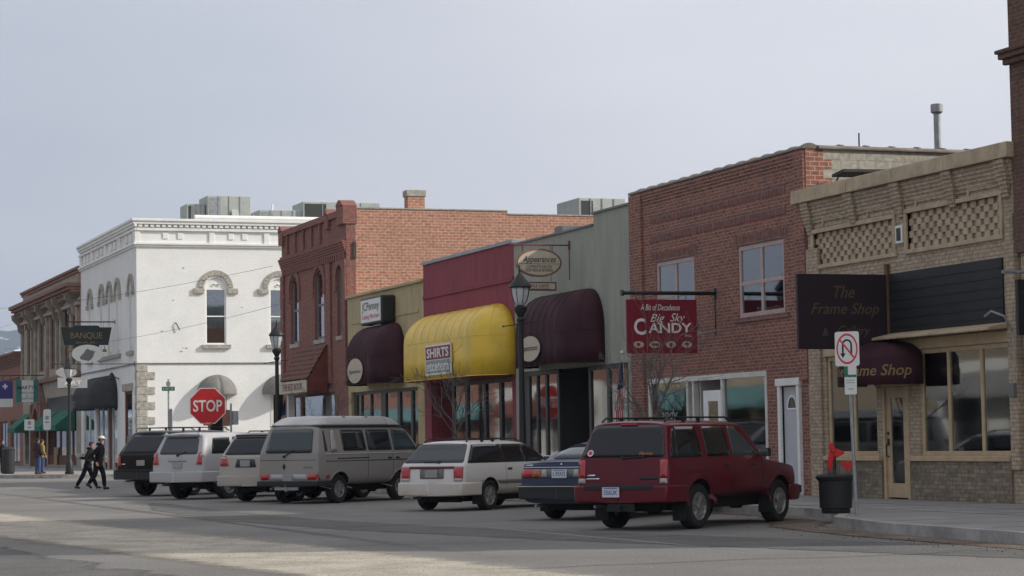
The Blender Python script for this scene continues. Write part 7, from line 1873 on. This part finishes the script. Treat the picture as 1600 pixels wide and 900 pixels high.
# ------------------------------------------------------------------ people
def skin_mesh(name, J, E_, m, parent, lv=2):
    bm = bmesh.new(); ids = {}
    for k in J: ids[k] = bm.verts.new(J[k][0])
    for a, b in E_: bm.edges.new((ids[a], ids[b]))
    bm.verts.index_update(); keys = list(J)
    me = bpy.data.meshes.new(name); bm.to_mesh(me); bm.free()
    o = link(name, me, parent)
    md = o.modifiers.new('skin', 'SKIN'); md.use_smooth_shade = True; md.branch_smoothing = .3
    if not me.skin_vertices: 
        bmx = bmesh.new(); bmx.from_mesh(me); bmx.verts.layers.skin.verify(); bmx.to_mesh(me); bmx.free()
    sv = me.skin_vertices[0].data
    for i, k in enumerate(keys):
        r = J[k][1]; sv[i].radius = r if isinstance(r, tuple) else (r, r); sv[i].use_root = (i == 0)
    q = o.modifiers.new('s', 'SUBSURF'); q.levels = lv; q.render_levels = lv
    me.materials.append(MATS[m])
    apply_mods(o); 
    for p in o.data.polygons: p.use_smooth = True
    if not o.data.materials: o.data.materials.append(MATS[m])
    return o

def person(label, loc, rz, H_, joints, jacket, trousers, cap=None, hair='hair', lean=0, hood=False, hem=.80, group=None):
    """x forward, y left.  joints: ankle/knee/hand/elbow positions for a 1.75 m figure"""
    k = H_/1.75
    t = thing('person', label, 'person', loc, rz, group, world=False)
    j = {n_: V(p)*k for n_, p in joints.items()}
    pel = V((0,0,.95))*k; ch = V((lean*.45,0,1.28))*k; nk = V((lean*.75,0,1.47))*k; hd = V((lean*.95+.01,0,1.62))*k
    sl, sr = V((lean*.68,.175,1.40))*k, V((lean*.68,-.175,1.40))*k
    hl, hr_ = V((0,.09,.90))*k, V((0,-.09,.90))*k
    J = {'pel': (pel, (.115*k,.085*k)), 'waist': (pel.lerp(ch,.45), (.10*k,.08*k)), 'ch': (ch, (.115*k,.085*k)), 'neck': (nk, .055*k), 'chin': (hd-V((-.01,0,.07*k)), .065*k), 'head': (hd+V((0,0,.02*k)), .088*k), 'crown': (hd+V((-.01,0,.095*k)), .06*k),
         'sl': (sl,.045*k), 'el': (j['el'],.036*k), 'wl': (j['wl'],.026*k), 'sr': (sr,.045*k), 'er': (j['er'],.036*k), 'wr': (j['wr'],.026*k),
         'hl': (hl,.07*k), 'kl': (j['kl'],.048*k), 'al': (j['al'],.036*k), 'hr': (hr_,.07*k), 'kr': (j['kr'],.048*k), 'ar': (j['ar'],.036*k)}
    E_ = [('pel','waist'),('waist','ch'),('ch','neck'),('neck','chin'),('chin','head'),('head','crown'),('ch','sl'),('sl','el'),('el','wl'),('ch','sr'),('sr','er'),('er','wr'),('pel','hl'),('hl','kl'),('kl','al'),('pel','hr'),('hr','kr'),('kr','ar')]
    for s_, side in (('l',1),('r',-1)):
        w_ = j['w'+s_]; d = (w_ - j['e'+s_]).normalized(); f_ = V((d.z*-1, 0, d.x)) if abs(d.z) > .3 else V((0,0,-1))
        pm = w_ + d*.06*k; J['p'+s_] = (pm, (.030*k,.018*k)); E_.append(('w'+s_, 'p'+s_))
        ax = V((1,0,0)) - d*d.x; ax = ax.normalized() if ax.length > .1 else V((0,0,1))
        for q in range(4):
            b0 = pm + d*.02*k + ax*((q-1.5)*.021*k); tip = b0 + d*(.035-.003*abs(q-1.3))*k*1.2 + V((0,-side*.010,0))*k; t2 = tip + d*.025*k + V((0,-side*.020,0))*k
            J[f'f{s_}{q}a'] = (b0,.0095*k); J[f'f{s_}{q}b'] = (tip,.009*k); J[f'f{s_}{q}c'] = (t2,.008*k); E_ += [('p'+s_, f'f{s_}{q}a'), (f'f{s_}{q}a', f'f{s_}{q}b'), (f'f{s_}{q}b', f'f{s_}{q}c')]
        b0 = w_ + d*.03*k + ax*.035*k; J[f't{s_}a'] = (b0,.012*k); J[f't{s_}b'] = (b0+d*.045*k+ax*.018*k,.010*k); E_ += [('p'+s_, f't{s_}a'), (f't{s_}a', f't{s_}b')]
    body = skin_mesh('body', J, E_, 'skin', t, 2)
    # head detail on the body: nose, ears, eyes
    f = MB(); hx = hd + V((.0,0,.02*k))
    f.prism([(hx.x+.078*k,-.012*k,hx.z-.025*k),(hx.x+.078*k,.012*k,hx.z-.025*k),(hx.x+.085*k,0,hx.z+.02*k)], (.022*k,0,0))
    for s_ in (-1, 1): f.lathe((hx.x-.005, s_*.088*k, hx.z-.005*k), [(.012*k,-.01),(.028*k,-.004),(.028*k,.006),(.01*k,.01)], 8, 'Y')
    part('face', f, 'skin', body, bevel=.004)
    e = MB()
    for s_ in (-1, 1): e.lathe((hx.x+.080*k, s_*.032*k, hx.z+.012*k), [(.004,-.006),(.011*k,0),(.004,.006)], 8, 'X')
    e.box(hx.x+.076*k, hx.x+.084*k, -.022*k, .022*k, hx.z-.052*k, hx.z-.045*k); part('eyes_and_mouth', e, 'sign_brown', body)
    # jacket
    up = 1.28
    J2 = {'ch': (ch, (.175*k,.135*k)), 'waist': (pel.lerp(ch,.5), (.16*k,.125*k)), 'hem': (V((0,0,hem))*k, (.165*k,.125*k)), 'coll': (nk+V((0,0,-.02*k)), .075*k),
          'sl': (sl,.11*k), 'el': (j['el'],.075*k), 'wl': (j['wl']+(j['el']-j['wl'])*.04,.055*k), 'sr': (sr,.11*k), 'er': (j['er'],.075*k), 'wr': (j['wr']+(j['er']-j['wr'])*.04,.055*k)}
    jm = MB(); nn = 18; secs = [(hem+.0, .148, .205, 0), (hem+.10, .150, .200, .05), (1.04, .138, .180, .3), (1.20, .142, .195, .5), (1.32, .140, .215, .6), (1.41, .118, .205, .68), (1.46, .085, .135, .72), (1.50, .068, .075, .76), (1.53, .066, .070, .78)]
    vs = []
    for q_, (z_, rx, ry, lf) in enumerate(secs):
        for a_ in range(nn):
            th = 2*PI*a_/nn; fold = 1 + .035*math.sin(th*5+q_*1.7) ; vs.append(((lean*lf + rx*fold*math.cos(th))*k, ry*fold*math.sin(th)*k, z_*k))
    jm.add(vs, [(i*nn+a_, i*nn+(a_+1) % nn, (i+1)*nn+(a_+1) % nn, (i+1)*nn+a_) for i in range(len(secs)-1) for a_ in range(nn)])
    for s_, side, sh in (('l',1,sl),('r',-1,sr)):
        e_, w_ = j['e'+s_], j['w'+s_]; w2 = w_ + (w_-e_).normalized()*.01*k
        p0 = sh + V((0,-side*.04,.0))*k
        jm.tube([p0, sh + V((0,side*.005,-.03))*k, sh.lerp(e_,.5), e_, e_.lerp(w2,.5), w2], [.072*k,.082*k,.070*k,.060*k,.054*k,.046*k], 12)
    part('jacket', jm, jacket, t, smooth='all')
    J3 = {'top': (V((0,0,1.04))*k, (.10*k,.085*k)), 'pel': (pel, (.105*k,.09*k)), 'hl': (hl,.105*k), 'kl': (j['kl'],.088*k), 'al': (j['al']+V((0,0,-.01)),.068*k), 'hr': (hr_,.105*k), 'kr': (j['kr'],.088*k), 'ar': (j['ar']+V((0,0,-.01)),.068*k)}
    skin_mesh('trousers', J3, [('top','pel'),('pel','hl'),('hl','kl'),('kl','al'),('pel','hr'),('hr','kr'),('kr','ar')], trousers, t, 2)
    for s_ in 'lr':
        a = j['a'+s_]; tt = V(joints['toe'+s_])*k
        heel = a + (a-tt)*.18 + V((0,0,-.05*k)); J4 = {'a': (V((a.x, a.y, a.z-.02*k)), .055*k), 'h': (V((heel.x, heel.y, max(.04, heel.z))), (.042*k,.04*k)), 'b': (a.lerp(tt,.6)+V((0,0,-.02*k)), (.055*k,.045*k)), 't': (tt, (.05*k,.036*k))}
        skin_mesh('shoe', J4, [('a','h'),('a','b'),('b','t')], 'shoe', t, 2)
    if cap:
        m_ = MB(); cc = hx + V((-.005,0,.045*k)); m_.lathe(cc, [(.098*k,0),(.100*k,.03*k),(.088*k,.065*k),(.05*k,.088*k),(.01*k,.094*k)], 18)
        m_.prism([(cc.x+.06*k,-.075*k,cc.z+.006),(cc.x+.13*k,-.065*k,cc.z-.004),(cc.x+.175*k,-.03*k,cc.z-.012),(cc.x+.18*k,.03*k,cc.z-.012),(cc.x+.13*k,.065*k,cc.z-.004),(cc.x+.06*k,.075*k,cc.z+.006)], (0,0,.008)); part('cap', m_, cap, t, smooth=True)
    m_ = MB(); cc = hx + V((-.018*k,0,.0)); m_.lathe(cc, [(.07*k,-.055*k),(.096*k,-.02*k),(.100*k,.03*k),(.09*k,.07*k),(.05*k,.10*k),(.01*k,.108*k)], 16)
    # keep the face clear
    m_.v = [(min(p[0], hx.x+.045*k) if p[2] < hx.z+.055*k else p[0], p[1], p[2]) for p in m_.v]
    part('hair', m_, hair, t, smooth=True)
    if hood:
        m_ = MB().lathe(nk+V((-.05*k,0,.02*k)), [(.10*k,-.03*k),(.12*k,.02*k),(.08*k,.06*k)], 14); part('hood', m_, jacket, t, smooth=True)
    return t

WALK_A = dict(el=(-.10,.24,1.14), wl=(.10,.25,.96), er=(-.12,-.24,1.12), wr=(.02,-.27,.90), kl=(.16,.09,.52), al=(.20,.09,.09), kr=(-.06,-.09,.50), ar=(-.30,-.09,.20), toel=(.36,.11,.04), toer=(-.18,-.10,.05))
WALK_B = dict(el=(-.14,.26,1.14), wl=(-.30,.33,1.14), er=(-.06,-.24,1.12), wr=(.16,-.26,.98), kl=(.14,.09,.50), al=(.33,.09,.10), kr=(-.16,-.09,.50), ar=(-.40,-.09,.12), toel=(.50,.11,.045), toer=(-.26,-.11,.045))
STAND = dict(el=(-.02,.26,1.14), wl=(.14,.22,1.06), er=(-.02,-.26,1.14), wr=(.10,-.24,.92), kl=(.02,.10,.50), al=(0,.11,.09), kr=(.02,-.10,.50), ar=(-.02,-.11,.09), toel=(.18,.13,.04), toer=(.16,-.14,.04))
G_ = 'people on the street at the left'
person('man in a white cap and black jacket walking across the street', (-75.6,12.95,0), math.radians(62), 1.76, WALK_A, 'jacket_black', 'trouser_dark', cap='cap_white', lean=.14, hood=True, hem=.74, group=G_)
p2 = person('shorter walking person in a dark grey jacket, left of the man in the white cap', (-77.05,12.85,0), math.radians(70), 1.60, WALK_B, 'jacket_grey', 'trouser_dark', lean=.16, hood=True, hem=.78, group=G_)
b = MB(); b.prism([(-.42,.18,1.02),(-.16,.18,1.12),(-.18,.18,1.24),(-.44,.18,1.16)], (0,.10,0)); bo = part('carried_bag', b, 'sign_grey', None, bevel=.02)
bo.location = p2.location; bo.rotation_euler = p2.rotation_euler; tag(bo, 'grey bag under the arm of the shorter walking person', 'bag')
person('person in a yellow jacket standing on the far pavement, partly behind the brown jacket', (-111.6,16.4,.15), math.radians(100), 1.68, STAND, 'jacket_yellow', 'denim', group=G_)
person('person in a dark brown jacket and blue jeans standing on the far pavement', (-109.6,15.9,.15), math.radians(120), 1.72, STAND, 'jacket_brown', 'denim', hood=True, group=G_)
person('dark figure standing by the dark litter bin at the left edge', (-115.5,15.0,.15), math.radians(80), 1.70, STAND, 'jacket_grey', 'trouser_dark', group=G_)
t = MB().lathe((-113.2,15.0,.15), [(.26,0),(.3,.1),(.32,1.15),(.34,1.2),(.2,1.32),(.1,1.35)], 14); tag(part('litter_bin', t, 'black_plastic'), 'dark round litter bin on the far pavement', 'litter bin')
for x_, y_, l_ in ((-112.2,14.6,'thin grey pole at the left edge of the far pavement'),):
    tag(part('pole', MB().tube([(x_-3.0,y_,.15),(x_-3.0,y_,4.6)], .05, 8), 'galv'), l_, 'pole')
